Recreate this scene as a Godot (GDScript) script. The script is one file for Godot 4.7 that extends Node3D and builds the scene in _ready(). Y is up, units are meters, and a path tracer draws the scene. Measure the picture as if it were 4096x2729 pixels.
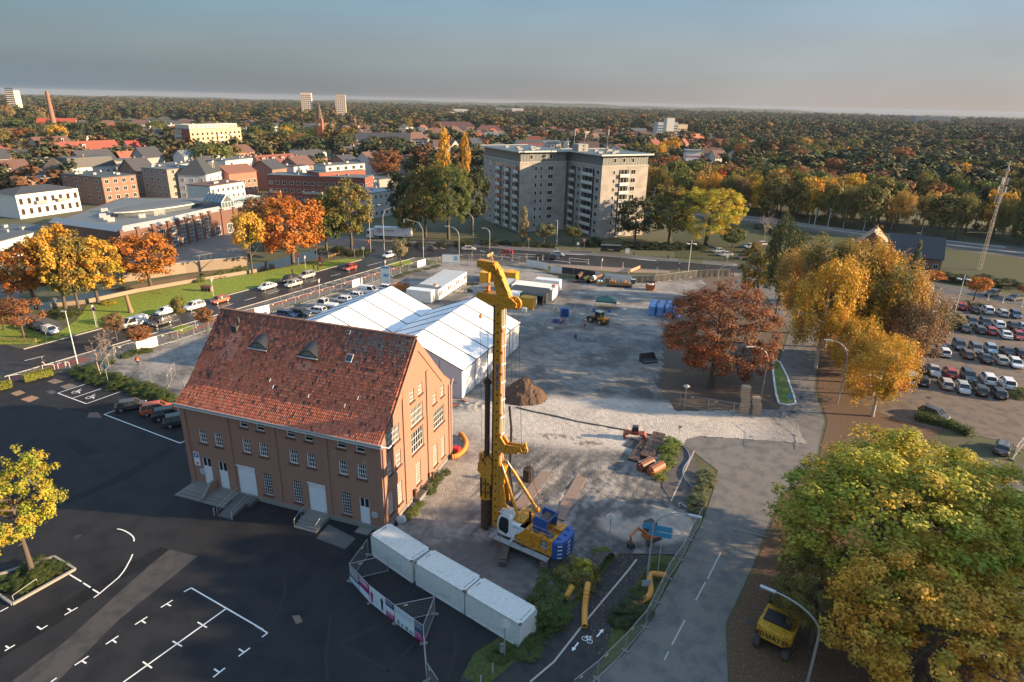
extends Node3D
class MB:
	var v:=PackedVector3Array()
	var n:=PackedVector3Array()
	var c:=PackedColorArray()
	var col:=Color(1,1,1)
	var t:=Transform3D.IDENTITY
	func tri(a: Vector3,b: Vector3,d: Vector3):
		a=t*a
		b=t*b
		d=t*d
		var nn:=(b-a).cross(d-a).normalized()
		v.push_back(a); v.push_back(d); v.push_back(b)
		n.push_back(nn); n.push_back(nn); n.push_back(nn)
		c.push_back(col); c.push_back(col); c.push_back(col)
	func quad(a: Vector3,b: Vector3,d: Vector3,e: Vector3):
		tri(a,b,d)
		tri(a,d,e)
	func tri_n(a: Vector3,b: Vector3,d: Vector3,na: Vector3,nb: Vector3,nd: Vector3):
		v.push_back(t*a); v.push_back(t*d); v.push_back(t*b)
		n.push_back((t.basis*na).normalized()); n.push_back((t.basis*nd).normalized()); n.push_back((t.basis*nb).normalized())
		c.push_back(col); c.push_back(col); c.push_back(col)
	func hexa(p: Array):
		quad(p[3],p[2],p[1],p[0])
		quad(p[4],p[5],p[6],p[7])
		for i in 4:
			var j:=(i+1) % 4
			quad(p[i],p[j],p[j+4],p[i+4])
	func box(ctr: Vector3,s: Vector3,b:=Basis.IDENTITY):
		var h:=s*.5
		var p:=[]
		for y in [-1,1]:
			for q in [[-1,1],[1,1],[1,-1],[-1,-1]]:
				p.append(ctr+b*Vector3(q[0]*h.x,y*h.y,q[1]*h.z))
		hexa(p)
	func bbox(x0: float,x1: float,y0: float,y1: float,z0: float,z1: float):
		box(Vector3((x0+x1)/2,(y0+y1)/2,(z0+z1)/2),Vector3(absf(x1-x0),absf(y1-y0),absf(z1-z0)))
	func cbox(ctr: Vector3,s: Vector3,k: float,b:=Basis.IDENTITY):
		var h:=s*.5
		var rings:=[]
		for q in [[-h.y,.0],[h.y-k,.0],[h.y,k]]:
			var ring:=[]
			var hx:float=h.x-q[1]
			var hz:float=h.z-q[1]
			for m in [[-hx+k,hz],[hx-k,hz],[hx,hz-k],[hx,-hz+k],[hx-k,-hz],[-hx+k,-hz],[-hx,-hz+k],[-hx,hz-k]]:
				ring.append(ctr+b*Vector3(m[0],q[0],m[1]))
			rings.append(ring)
		loft(rings,true)
	func loft(rings: Array,caps:=true):
		for r in rings.size()-1:
			var a:Array=rings[r]
			var b:Array=rings[r+1]
			var m:=a.size()
			for i in m:
				var j:=(i+1) % m
				quad(a[i],a[j],b[j],b[i])
		if caps:
			var f:Array=rings[0]
			var l:Array=rings[rings.size()-1]
			for i in range(1,f.size()-1):
				tri(f[0],f[i+1],f[i])
				tri(l[0],l[i],l[i+1])
	func sloft(rings: Array,caps:=true):
		var m: int=rings[0].size()
		var cs:=[]
		for r in rings:
			var s:=Vector3.ZERO
			for p in r: s+=p
			cs.append(s/m)
		for r in rings.size()-1:
			var a:Array=rings[r]
			var b:Array=rings[r+1]
			for i in m:
				var j:=(i+1) % m
				var na: Vector3=a[i]-cs[r]
				var nb: Vector3=a[j]-cs[r]
				var nc: Vector3=b[j]-cs[r+1]
				var nd: Vector3=b[i]-cs[r+1]
				tri_n(a[i],a[j],b[j],na,nb,nc)
				tri_n(a[i],b[j],b[i],na,nc,nd)
		if caps:
			var f:Array=rings[0]
			var l:Array=rings[rings.size()-1]
			for i in range(1,m-1):
				tri(f[0],f[i+1],f[i])
				tri(l[0],l[i],l[i+1])
	func frame_of(d: Vector3)->Basis:
		var y:=d.normalized()
		var x:=y.cross(Vector3.UP if absf(y.y)<.95 else Vector3.RIGHT).normalized()
		return Basis(x,y,x.cross(y))
	func ring(p: Vector3,b: Basis,r: float,seg: int)->Array:
		var out:=[]
		for i in seg:
			var a:=-TAU*i/seg
			out.append(p+b.x*cos(a)*r+b.z*sin(a)*r)
		return out
	func cyl(a: Vector3,b: Vector3,ra: float,rb: float,seg:=8,caps:=true):
		var f:=frame_of(b-a)
		sloft([ring(a,f,ra,seg),ring(b,f,rb,seg)],caps)
	func tube(pts: Array,r: float,seg:=6):
		for i in pts.size()-1:
			cyl(pts[i],pts[i+1],r,r,seg,i==0 or i==pts.size()-2)
	func taper(pts: Array,rs: Array,seg:=6):
		for i in pts.size()-1:
			cyl(pts[i],pts[i+1],rs[i],rs[i+1],seg,false)
	func beam(a: Vector3,b: Vector3,w: float,h: float):
		var d:=(b-a).normalized()
		var s:=d.cross(Vector3.UP if absf(d.y)<.95 else Vector3.RIGHT).normalized()
		box((a+b)/2,Vector3(w,h,a.distance_to(b)),Basis(s,d.cross(s),d))
	func ball(ctr: Vector3,r: Vector3,seg:=8,rings:=5):
		var rr:=[]
		for i in rings+1:
			var ph:=-PI/2+PI*i/rings
			var ring_:=[]
			for k in seg:
				var a:=-TAU*k/seg
				ring_.append(ctr+Vector3(cos(a)*cos(ph)*r.x,sin(ph)*r.y,sin(a)*cos(ph)*r.z))
			rr.append(ring_)
		for q in rings:
			for k in seg:
				var k2:=(k+1) % seg
				var a: Vector3=rr[q][k]
				var b: Vector3=rr[q][k2]
				var d: Vector3=rr[q+1][k2]
				var e: Vector3=rr[q+1][k]
				if q>0: tri_n(a,b,d,(a-ctr)/r,(b-ctr)/r,(d-ctr)/r)
				if q<rings-1: tri_n(a,d,e,(a-ctr)/r,(d-ctr)/r,(e-ctr)/r)
	func disc(ctr: Vector3,r: float,seg:=16):
		for i in seg:
			var a:=TAU*i/seg
			var b:=TAU*(i+1)/seg
			tri(ctr,ctr+Vector3(cos(b),0,sin(b))*r,ctr+Vector3(cos(a),0,sin(a))*r)
	func prism(poly: PackedVector2Array,y0: float,y1: float,sides:=true):
		var p:=poly
		var area:=.0
		for i in p.size():
			var j:=(i+1) % p.size()
			area+=p[i].x*p[j].y-p[j].x*p[i].y
		if area>0:
			p=p.duplicate()
			p.reverse()
		var ix:=Geometry2D.triangulate_polygon(p)
		for i in range(0,ix.size(),3):
			var a:=p[ix[i]]
			var b:=p[ix[i+1]]
			var d:=p[ix[i+2]]
			if (b-a).cross(d-a)>0:
				var s:=b
				b=d
				d=s
			tri(Vector3(a.x,y1,a.y),Vector3(b.x,y1,b.y),Vector3(d.x,y1,d.y))
			if sides: tri(Vector3(a.x,y0,a.y),Vector3(d.x,y0,d.y),Vector3(b.x,y0,b.y))
		if sides:
			for i in p.size():
				var a:=p[i]
				var b:=p[(i+1) % p.size()]
				quad(Vector3(a.x,y0,a.y),Vector3(b.x,y0,b.y),Vector3(b.x,y1,b.y),Vector3(a.x,y1,a.y))
	func plate(poly: PackedVector2Array,z0: float,z1: float):
		var keep:=t
		t=t*Transform3D(Basis(Vector3(1,0,0),Vector3(0,0,1),Vector3(0,-1,0)),Vector3.ZERO)
		var q:=PackedVector2Array()
		for p in poly: q.append(Vector2(p.x,-p.y))
		prism(q,z0,z1)
		t=keep
	func mesh()->ArrayMesh:
		var a:=[]
		a.resize(Mesh.ARRAY_MAX)
		a[Mesh.ARRAY_VERTEX]=v
		a[Mesh.ARRAY_NORMAL]=n
		a[Mesh.ARRAY_COLOR]=c
		var m:=ArrayMesh.new()
		m.add_surface_from_arrays(Mesh.PRIMITIVE_TRIANGLES,a)
		return m
func v(x:float,y:float,z:float)->Vector3:
	return Vector3(x,y,z)
func w2(x:float,y:float)->Vector2:
	return Vector2(x,y)
func pf(a:Array)->PackedFloat32Array:
	return PackedFloat32Array(a)
func pv(a:Array)->PackedVector2Array:
	return PackedVector2Array(a)
var taken:={}
var mats:={}
var rng:=RandomNumberGenerator.new()
var cache:={}
var tex:={}
func C(r: float,g: float,b: float)->Color:
	return Color(r,g,b).linear_to_srgb()
func numbered(called: String)->String:
	if not taken.has(called):
		taken[called]=0
		return called
	taken[called]+=1
	return "%s_%03d" % [called,taken[called]]
func tag(o: Node,label: String,category: String,group:=""):
	o.set_meta("label",label)
	o.set_meta("category",category)
	if group != "": o.set_meta("group",group)
func thing(called: String,label: String,category: String,at:=Vector3.ZERO,deg:=.0,group:="")->Node3D:
	var o:=Node3D.new()
	o.name=numbered(called)
	add_child(o)
	o.position=at
	o.rotation.y=deg_to_rad(-deg)
	tag(o,label,category,group)
	return o
func part(called: String,m,mat: Material,parent: Node,at:=Vector3.ZERO)->MeshInstance3D:
	var o:=MeshInstance3D.new()
	o.name=called
	o.mesh=m.mesh() if m is MB else m
	o.material_override=mat
	o.position=at
	parent.add_child(o,true)
	return o
func single(called: String,m,mat: Material,label: String,category: String,at:=Vector3.ZERO,deg:=.0,group:="")->MeshInstance3D:
	var o:=part(numbered(called),m,mat,self,at)
	o.rotation.y=deg_to_rad(-deg)
	tag(o,label,category,group)
	return o
func struct(called: String,m,mat: Material)->MeshInstance3D:
	var o:=part(numbered(called),m,mat,self)
	o.set_meta("kind","structure")
	return o
func stuff_part(called: String,m,mat: Material,parent: Node)->MeshInstance3D:
	var o:=part(called,m,mat,parent)
	o.set_meta("kind","stuff")
	return o
func dup(src: Node3D,label: String,at: Vector3,deg: float,group:="")->Node3D:
	var o: Node3D=src.duplicate()
	o.name=numbered(String(src.name).trim_suffix("_000"))
	add_child(o)
	o.position=at
	o.rotation.y=deg_to_rad(-deg)
	o.set_meta("label",label)
	if group != "": o.set_meta("group",group)
	return o
func mat(r: float,g: float,b: float,rough:=.8,metal:=.0,vc:=false)->StandardMaterial3D:
	var key:="%s %s %s %s %s %s" % [r,g,b,rough,metal,vc]
	if mats.has(key): return mats[key]
	var m:=StandardMaterial3D.new()
	m.albedo_color=C(r,g,b)
	m.roughness=rough
	m.metallic=metal
	m.vertex_color_use_as_albedo=vc
	mats[key]=m
	return m
func noise_tex(called: String,ramp: Array,freq: float,octaves:=5,size:=512,kind:=FastNoiseLite.TYPE_SIMPLEX_SMOOTH,sd:=1)->NoiseTexture2D:
	if tex.has(called): return tex[called]
	var f:=FastNoiseLite.new()
	f.noise_type=kind
	f.frequency=freq
	f.fractal_octaves=octaves
	f.fractal_gain=.6
	f.seed=sd
	var t:=NoiseTexture2D.new()
	t.width=size
	t.height=size
	t.seamless=true
	t.noise=f
	var g:=Gradient.new()
	var offs:=PackedFloat32Array()
	var cols:=PackedColorArray()
	for q in ramp:
		offs.append(q[0])
		cols.append(Color(q[1],q[2],q[3]).linear_to_srgb())
	g.offsets=offs
	g.colors=cols
	t.color_ramp=g
	tex[called]=t
	return t
func bump_tex(called: String,freq: float,octaves: int,size:=512,sd:=3)->NoiseTexture2D:
	return noise_tex(called,[[.0,.0,.0,.0],[1.0,1.0,1.0,1.0]],freq,octaves,size,FastNoiseLite.TYPE_SIMPLEX_SMOOTH,sd)
func tmat(key: String,r: float,g: float,b: float,rough: float,t: Texture2D,scale: float,bump: Texture2D=null,relief:=.0,vc:=false,world:=true)->StandardMaterial3D:
	if mats.has(key): return mats[key]
	var m:=StandardMaterial3D.new()
	m.albedo_color=C(r,g,b)
	m.albedo_texture=t
	m.roughness=rough
	m.uv1_triplanar=true
	m.uv1_world_triplanar=world
	m.uv1_scale=v(scale,scale,scale)
	m.vertex_color_use_as_albedo=vc
	if key.begins_with("asphalt"): m.metallic_specular=.25
	if bump:
		m.heightmap_enabled=true
		m.heightmap_texture=bump
		m.heightmap_scale=relief
	mats[key]=m
	return m
func pts(a: PackedFloat32Array)->PackedVector2Array:
	var out:=PackedVector2Array()
	for i in range(0,a.size(),2): out.append(w2(a[i],a[i+1]))
	return out
func sheet(called: String,a: PackedFloat32Array,y: float,m: Material)->MeshInstance3D:
	var mb:=MB.new()
	mb.prism(pts(a),0,y,false)
	return struct(called,mb,m)
func stripe(mb: MB,a: Vector2,b: Vector2,w: float,y: float):
	var d:=(b-a).normalized()
	var s:=w2(-d.y,d.x)*w*.5
	mb.quad(v(a.x-s.x,y,a.y-s.y),v(a.x+s.x,y,a.y+s.y),v(b.x+s.x,y,b.y+s.y),v(b.x-s.x,y,b.y-s.y))
var sun_dir:=v(.95,.0,.02)
func setup_view():
	var cam:=Camera3D.new()
	cam.name="camera"
	cam.fov=56.33
	cam.far=20000.0
	cam.near=.5
	cam.position=v(0,43.307,0)
	cam.rotation_degrees=v(-20.625,0,1.3466)
	add_child(cam)
	var sun:=DirectionalLight3D.new()
	sun.name="sun"
	var el:=deg_to_rad(15.5)
	var az:=deg_to_rad(94.5)
	sun_dir=v(sin(az)*cos(el),sin(el),-cos(az)*cos(el))
	sun.basis=Basis.looking_at(-sun_dir,Vector3.UP)
	sun.light_energy=1.6
	sun.light_angular_distance=.6
	sun.light_color=Color(1.0,.86,.68)
	sun.shadow_enabled=true
	add_child(sun)
	var env:=Environment.new()
	env.background_mode=Environment.BG_SKY
	var img:=Image.create(1024,512,false,Image.FORMAT_RGBF)
	var cn:=FastNoiseLite.new()
	cn.frequency=.012
	for y in 512:
		var e:=(.5-(y+.5)/512.0)*180.0
		for x in 1024:
			var a:=(x+.5)/1024.0*TAU
			var d:=v(sin(a)*cos(deg_to_rad(e)),sin(deg_to_rad(e)),-cos(a)*cos(deg_to_rad(e)))
			var w:=.5+.5*v(d.x,0,d.z).normalized().dot(v(sun_dir.x,0,sun_dir.z).normalized())
			var t:=clampf((w-.165)/.615,-.2,1.3)
			var hz:=v(.058,.070,.080).lerp(v(.184,.159,.144),t)
			var lo:=v(.086,.109,.117).lerp(v(.163,.173,.173),t)
			var up:=v(.075,.128,.160).lerp(v(.128,.172,.212),t)
			var s:=hz*.95
			if e>=.0:
				s=hz.lerp(lo,smoothstep(.0,3.5,e)).lerp(up,smoothstep(3.0,8.0,e)).lerp(v(.18,.27,.40),smoothstep(9.0,50.0,e))
				s*=1.0+.10*cn.get_noise_3d(d.x*260.0,e*16.0,d.z*260.0)
			s+=v(.9,.7,.5)*pow(maxf(.0,d.dot(sun_dir)),24.0)*.35
			img.set_pixel(x,y,Color(s.x,s.y,s.z))
	var psm:=PanoramaSkyMaterial.new()
	psm.panorama=ImageTexture.create_from_image(img)
	var sky:=Sky.new()
	sky.sky_material=psm
	env.sky=sky
	env.background_energy_multiplier=1.0
	env.tonemap_mode=Environment.TONE_MAPPER_LINEAR
	env.tonemap_exposure=2.8
	env.sdfgi_enabled=true
	env.ssao_enabled=true
	env.ssil_enabled=true
	env.fog_enabled=true
	env.fog_density=.00004
	env.fog_light_color=Color(.82,.90,1.0)
	var we:=WorldEnvironment.new()
	we.name="world_environment"
	we.environment=env
	add_child(we)
var site_poly: PackedVector2Array
var n1:=FastNoiseLite.new()
var n2:=FastNoiseLite.new()
var n3:=FastNoiseLite.new()
func blob(x: float,z: float,cx: float,cz: float,rx: float,rz: float)->float:
	var q:=(x-cx)*(x-cx)/(rx*rx)+(z-cz)*(z-cz)/(rz*rz)
	return maxf(.0,1.0-q)
func site_height(x: float,z: float)->float:
	var h:=.055+.035*n1.get_noise_2d(x*3.0,z*3.0)+.02*n2.get_noise_2d(x*9.0,z*9.0)
	var w:=blob(x,z,7.0,-61.0,14.0,14.0)
	var along:=x*.52-z*.85
	var across:=x*.85+z*.52
	h+=w*(.34*absf(n2.get_noise_2d(across*4.5,along*.7))+.12*n3.get_noise_2d(x*7.0,z*7.0)+.06*n2.get_noise_2d(x*26.0,z*26.0))
	var w2:=blob(x,z,12.0,-82.0,20.0,7.0)
	h+=w2*(.10*absf(n3.get_noise_2d(x*4.0,z*11.0))+.06*n2.get_noise_2d(x*16.0,z*16.0))
	var w3:=blob(x,z,15.3,-58.6,5.5,3.6)
	h+=pow(w3,.7)*(.45+.6*n2.get_noise_2d(x*7.0,z*7.0)+.25*absf(n3.get_noise_2d(x*22.0,z*22.0)))
	var w4:=blob(x,z,9.9,-51.3,2.3,2.0)
	h+=pow(w4,.6)*(1.3+.5*n2.get_noise_2d(x*12.0,z*12.0))
	var w5:=blob(x,z,-5.0,-86.5,4.0,2.0)
	h+=w5*(.5+.3*n2.get_noise_2d(x*12.0,z*12.0))
	var w6:=blob(x,z,4.4,-48.3,2.0,1.6)
	h+=w6*(.9+.5*n2.get_noise_2d(x*12.0,z*12.0))
	return maxf(h,.012)
func site_color(x: float,z: float)->Color:
	var a:=.5+.5*n1.get_noise_2d(x*.8+50,z*.8)
	var b:=.5+.5*n2.get_noise_2d(x*2.2,z*2.2+30)
	var d:=.5+.5*n3.get_noise_2d(x*10.0,z*10.0)
	var s:=v(.10,.10,.10).lerp(v(.33,.31,.285),smoothstep(.34,.66,.45*a+.35*b+.2*d))
	s=s.lerp(v(.60,.54,.47),smoothstep(.0,.45,blob(x,z,14.0,-82.5,26.0,9.0))*(.6+.4*b))
	s=s.lerp(v(.46,.40,.34),smoothstep(.0,.5,blob(x,z,-5.5,-67.0,4.5,12.0))*b)
	var rut:=absf(n2.get_noise_2d((x*.85+z*.52)*4.5,(x*.52-z*.85)*.7))
	s=s.lerp(v(.07,.068,.066),.75*smoothstep(.22,.05,rut)*smoothstep(.0,.4,blob(x,z,7.0,-61.0,14.0,14.0)))
	s=s.lerp(v(.42,.36,.30),smoothstep(.0,.4,blob(x,z,15.3,-58.6,6.0,3.8)))
	var mud:=smoothstep(.52,.62,b*.6+.4*d)*smoothstep(.0,.3,blob(x,z,5.5,-74.0,9.0,5.0))
	mud=maxf(mud,smoothstep(.5,.6,b)*smoothstep(.0,.4,blob(x,z,11.0,-64.0,9.0,6.0)))
	mud=maxf(mud,.8*smoothstep(.55,.66,.5*a+.5*b)*smoothstep(.0,.3,blob(x,z,8.0,-110.0,26.0,20.0)))
	s=s.lerp(v(.085,.085,.085),mud*.8)
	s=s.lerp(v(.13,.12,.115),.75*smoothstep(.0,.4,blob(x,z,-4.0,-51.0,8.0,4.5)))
	s=s.lerp(v(.09,.075,.06),smoothstep(.1,.4,blob(x,z,9.9,-51.3,2.5,2.2)))
	s*=.78+.4*d
	return Color(s.x,s.y,s.z)
func grid_patch(x0: float,x1: float,z0: float,z1: float,step: float,skip: Rect2)->ArrayMesh:
	var nx:=int((x1-x0)/step)
	var nz:=int((z1-z0)/step)
	var vs:=PackedVector3Array()
	var cs:=PackedColorArray()
	for j in nz+1:
		for i in nx+1:
			var x:=x0+i*step
			var z:=z0+j*step
			vs.append(v(x,site_height(x,z),z))
			cs.append(site_color(x,z))
	var ns:=PackedVector3Array()
	for j in nz+1:
		for i in nx+1:
			var k:=j*(nx+1)+i
			var a:=vs[k+(1 if i<nx else 0)].y-vs[k-(1 if i>0 else 0)].y
			var b:=vs[k+(nx+1 if j<nz else 0)].y-vs[k-(nx+1 if j>0 else 0)].y
			ns.append(v(-a/(2*step),1,-b/(2*step)).normalized())
	var ix:=PackedInt32Array()
	for j in nz:
		for i in nx:
			var m:=w2(x0+(i+.5)*step,z0+(j+.5)*step)
			if skip.has_point(m): continue
			if not Geometry2D.is_point_in_polygon(m,site_poly): continue
			var k:=j*(nx+1)+i
			ix.append_array([k,k+1,k+nx+2,k,k+nx+2,k+nx+1])
	var a:=[]
	a.resize(Mesh.ARRAY_MAX)
	a[Mesh.ARRAY_VERTEX]=vs
	a[Mesh.ARRAY_NORMAL]=ns
	a[Mesh.ARRAY_COLOR]=cs
	a[Mesh.ARRAY_INDEX]=ix
	var m2:=ArrayMesh.new()
	m2.add_surface_from_arrays(Mesh.PRIMITIVE_TRIANGLES,a)
	return m2
func lines(parent: Node,called: String,m: Material,y: float,segs: Array):
	for s in segs:
		var mb:=MB.new()
		stripe(mb,w2(s[0],s[1]),w2(s[2],s[3]),s[4] if s.size()>4 else .12,y)
		part(called,mb,m,parent)
func ring_of(center: Vector2,r: float,n: int)->PackedFloat32Array:
	var a:=PackedFloat32Array()
	for i in n:
		a.append(center.x+cos(TAU*i/n)*r)
		a.append(center.y+sin(TAU*i/n)*r)
	return a
func setup_ground():
	n1.seed=3
	n1.frequency=.06
	n2.seed=8
	n2.frequency=.08
	n3.seed=21
	n3.frequency=.1
	var grain:=noise_tex("grain",[[.0,.55,.55,.55],[.5,.85,.85,.85],[1.0,1,1,1]],.03,6)
	var fine:=bump_tex("fine_bump",.05,5)
	var earth:=noise_tex("earth",[[.0,.5,.5,.42],[.45,.8,.8,.7],[.6,.75,.85,.5],[1.0,1.0,.95,.8]],.01,6,1024)
	struct("ground",(func():
		var mb:=MB.new()
		mb.prism(pts(ring_of(w2(0,0),5600.0,40)),0,-.03,false)
		return mb).call(),tmat("earth",.085,.085,.05,.95,earth,.02))
	var hill:=MB.new()
	for k in 120:
		var q:=[]
		for j in [k,k+1]:
			var a:float=-1.1+2.2*j/120.0
			var hh:float=26.0+9.0*sin(a*5.0+1.0)+4.0*sin(a*23.0)+2.5*sin(a*71.0)-6.0*a
			q.append([v(sin(a)*4300,-1,-cos(a)*4300),v(sin(a)*4700,hh,-cos(a)*4700),v(sin(a)*5400,hh*.9,-cos(a)*5400)])
		for m in 2: hill.quad(q[0][m],q[1][m],q[1][m+1],q[0][m+1])
	struct("hills",hill,tmat("hill_wood",.06,.065,.035,.95,earth,.004))
	var blot:=noise_tex("asphalt",[[.0,.55,.56,.6],[.40,.8,.8,.82],[.58,.95,.92,.9],[1.0,1.0,.98,.95]],.008,7,1024,FastNoiseLite.TYPE_SIMPLEX_SMOOTH,5)
	var asphalt:=tmat("asphalt",.026,.027,.03,.6,blot,.03,fine,.15)
	var asphalt2:=tmat("asphalt_worn",.13,.128,.126,.75,blot,.06,fine,.15)
	var road_wet:=tmat("asphalt_wet",.04,.041,.044,.38,blot,.05)
	var brownlot:=tmat("asphalt_brown",.17,.14,.115,.85,blot,.05,fine,.2)
	var paving:=tmat("paving",.12,.112,.105,.8,grain,.2)
	var red_path:=tmat("red_path",.24,.07,.055,.8,grain,.15)
	var white:=mat(.72,.72,.70,.6)
	var lawn_t:=noise_tex("lawn",[[.0,.25,.4,.1],[.45,.6,.75,.3],[.62,.8,1.0,.35],[1.0,1.0,.95,.45]],.02,6)
	var lawn:=tmat("lawn",.24,.25,.045,.9,lawn_t,.12,fine,2.0)
	var verge:=tmat("verge",.075,.08,.035,.9,lawn_t,.2,fine,3.0)
	var park:=sheet("car_park",pf([-130,-122,-100,-94,-81,-91,-72,-96.5,-66,-92,-50,-85.5,-32,-78,-7,-70,-6,-60,-9.4,-52.9,-4,-50,2.0,-46.2,.7,-43.5,-2.6,-40.6,-3.4,-38.4,-3.0,-10,-130,-10]),.0,asphalt)
	var worn:=mat(.125,.122,.12,.8)
	for q in [pf([-38.49,-36.86,-36.88,-41.1,-36.03,-45.49,-35.01,-50.14,-34.22,-52.75,-30.95,-51.79,-32.32,-47.84,-33.87,-43.48,-34.99,-36.96])]:
		part("asphalt_and_shade_patch",(func():
			var mb:=MB.new()
			mb.prism(pts(q),0,.004,false)
			return mb).call(),tmat("asphalt_strip",.07,.07,.07,.8,blot,.06,fine,.15),park)
	var dark:=tmat("asphalt_dark_and_shade",.016,.017,.019,.6,blot,.06)
	for q in [pf([-42.27,-40.7,-40.11,-45.09,-37.74,-49.74,-35.36,-53.05,-34.22,-52.75,-35.09,-50.29,-37.34,-47.67,-38.89,-42.7,-40.54,-39.85,-40.94,-38.97]),pf([-50.29,-60.26,-46.3,-67.96,-44.48,-72.82,-43.23,-72.04,-45.47,-65.56,-49.2,-60.09]),pf([-63.64,-82.51,-63.83,-84.27,-62.36,-85.26,-58.95,-85.26,-57.46,-83.54,-57.7,-80.27]),pf([-58.52,-72.73,-57.72,-74.35,-52.34,-71.35,-53.43,-69.44])]:  # the bump past the house shadow is a cast shadow painted as dark asphalt
		part("asphalt_and_shade_patch",(func():
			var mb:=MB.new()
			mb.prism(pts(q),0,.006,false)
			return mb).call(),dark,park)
	for q in [[pf([-76.17,-87.34,-75.64,-88.54,-74.07,-87.65,-74.61,-86.47]),.30,.19,.11],[pf([-73.27,-85.42,-72.53,-86.78,-70.83,-86.04,-71.25,-84.53]),.34,.2,.12],[pf([-73.77,-91.91,-73.3,-92.99,-71.19,-92.05,-71.93,-90.97]),.2,.15,.11],[pf([-70.57,-90.23,-69.75,-91.3,-68.07,-90.57,-68.82,-89.12]),.17,.14,.12],[pf([-71.37,-88.19,-70.79,-88.81,-69.63,-88.09,-69.93,-87.3]),.07,.08,.1],[pf([-60.67,-81.8,-59.45,-81.86,-57.85,-80.26,-60.04,-80.31]),.19,.11,.09],[pf([-20.05,-54.99,-19.41,-57.39,-15.93,-55.14,-16.58,-53.41]),.12,.12,.12],[pf([-19.02,-44.32,-18.37,-44.4,-17.84,-43.66,-18.31,-43.33]),.2,.19,.18]]:
		part("asphalt_and_shade_patch",(func():
			var mb:=MB.new()
			mb.prism(pts(q[0]),0,.008,false)
			return mb).call(),tmat("patch %s" % [q[1]],q[1],q[2],q[3],.85,grain,.3),park)
	var segs:=[]
	for q in [pf([-29.49,-47.43,-20.95,-42.64]),pf([-29.49,-47.43,-29.91,-46.89]),pf([-25.15,-44.97,-29.85,-37.05]),pf([-41.77,-48.8,-40.08,-47.91]),pf([-39.79,-47.73,-38.75,-47.17]),pf([-38.41,-46.95,-37.46,-46.44]),pf([-37.46,-46.44,-37.66,-45.91]),pf([-21.84,-43.1,-20.45,-42.29]),pf([-20.45,-42.29,-20.75,-41.83]),
			pf([-38.91,-43.76,-38.36,-44.68]),pf([-39.13,-44.53,-38.56,-44.22]),pf([-39.85,-42.07,-39.58,-42.56]),pf([-40.38,-42.41,-39.85,-42.13]),pf([-41.19,-39.78,-40.82,-40.41]),pf([-41.5,-40.29,-41.04,-40.06]),pf([-31.01,-44.92,-30.42,-45.83]),pf([-30.69,-45.36,-30.21,-45.11]),pf([-32.19,-42.87,-31.62,-43.78]),pf([-31.89,-43.35,-31.37,-43.06]),pf([-33.41,-40.7,-32.88,-41.6]),pf([-33.1,-41.15,-32.64,-40.87]),pf([-34.61,-38.53,-34.08,-39.46]),pf([-34.32,-38.99,-33.81,-38.74]),pf([-26.96,-43.32,-25.87,-42.73]),pf([-28.05,-41.18,-27.02,-40.66]),pf([-29.39,-39.03,-28.34,-38.45]),pf([-21.92,-39.78,-21.32,-40.67]),pf([-22.21,-40.55,-21.67,-40.23]),pf([-23.08,-37.72,-22.53,-38.61]),pf([-23.36,-38.51,-22.85,-38.21]),pf([-44.77,-43.99,-44.44,-44.52]),pf([-35.43,-36.94,-35.24,-37.32]),
			pf([-58.24,-65.13,-54.65,-63.17]),pf([-58.14,-81.25,-43.6,-73.77]),pf([-58.27,-81.21,-57.32,-82.77]),pf([-43.64,-73.71,-43.07,-74.6]),pf([-69.27,-87.8,-62.79,-84.47]),pf([-69.27,-87.8,-66.88,-91.8]),pf([-65.97,-86.26,-63.79,-89.72]),pf([-62.79,-84.47,-60.29,-88.8])]:
		segs.append([q[0],q[1],q[2],q[3],.13])
	lines(park,"painted_line",white,.012,segs)
	var cur:=[v(-41.35,0,-55.78),v(-40.91,0,-55.71),v(-40.3,0,-55.46),v(-39.62,0,-55.07),v(-39.04,0,-54.64),v(-38.66,0,-54.22),v(-38.47,0,-53.84),v(-37.5,0,-51.89),v(-37.29,0,-51.17),v(-37.05,0,-49.99),v(-36.96,0,-49.38),v(-36.95,0,-48.56),v(-37.22,0,-47.46),v(-37.46,0,-46.44)]
	for i in cur.size()-1:
		if i==6: continue
		lines(park,"painted_line",white,.012,[[cur[i].x,cur[i].z,cur[i+1].x,cur[i+1].z,.13]])
	for q in [[v(-25.03,0,-49.99),v(-24.05,0,-50.21),v(-22.92,0,-50.02),v(-21.74,0,-49.37),v(-21.05,0,-48.5),v(-20.62,0,-47.08),v(-20.38,0,-45.32),v(-20.42,0,-43.89),v(-20.59,0,-42.53)],[v(-14,0,-41.43),v(-12.16,0,-42.66),v(-10.09,0,-44.21)],[v(-13.94,0,-41.2),v(-10.53,0,-39.4),v(-7.59,0,-37.71)],[v(-7.59,0,-41.73),v(-8.82,0,-39.78),v(-10,0,-37.64)],[v(-5.85,0,-44.34),v(-4.85,0,-44),v(-4.29,0,-42.66),v(-4.18,0,-40.91),v(-4.49,0,-37.8)],[v(-15.67,0,-44.81),v(-15.17,0,-42.33),v(-14.81,0,-40.04),v(-13.93,0,-37.54)]]:
		for i in q.size()-1: lines(park,"tyre_mark",mat(.009,.009,.01,.7),.0095,[[q[i].x,q[i].z,q[i+1].x,q[i+1].z,.26]])
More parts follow.
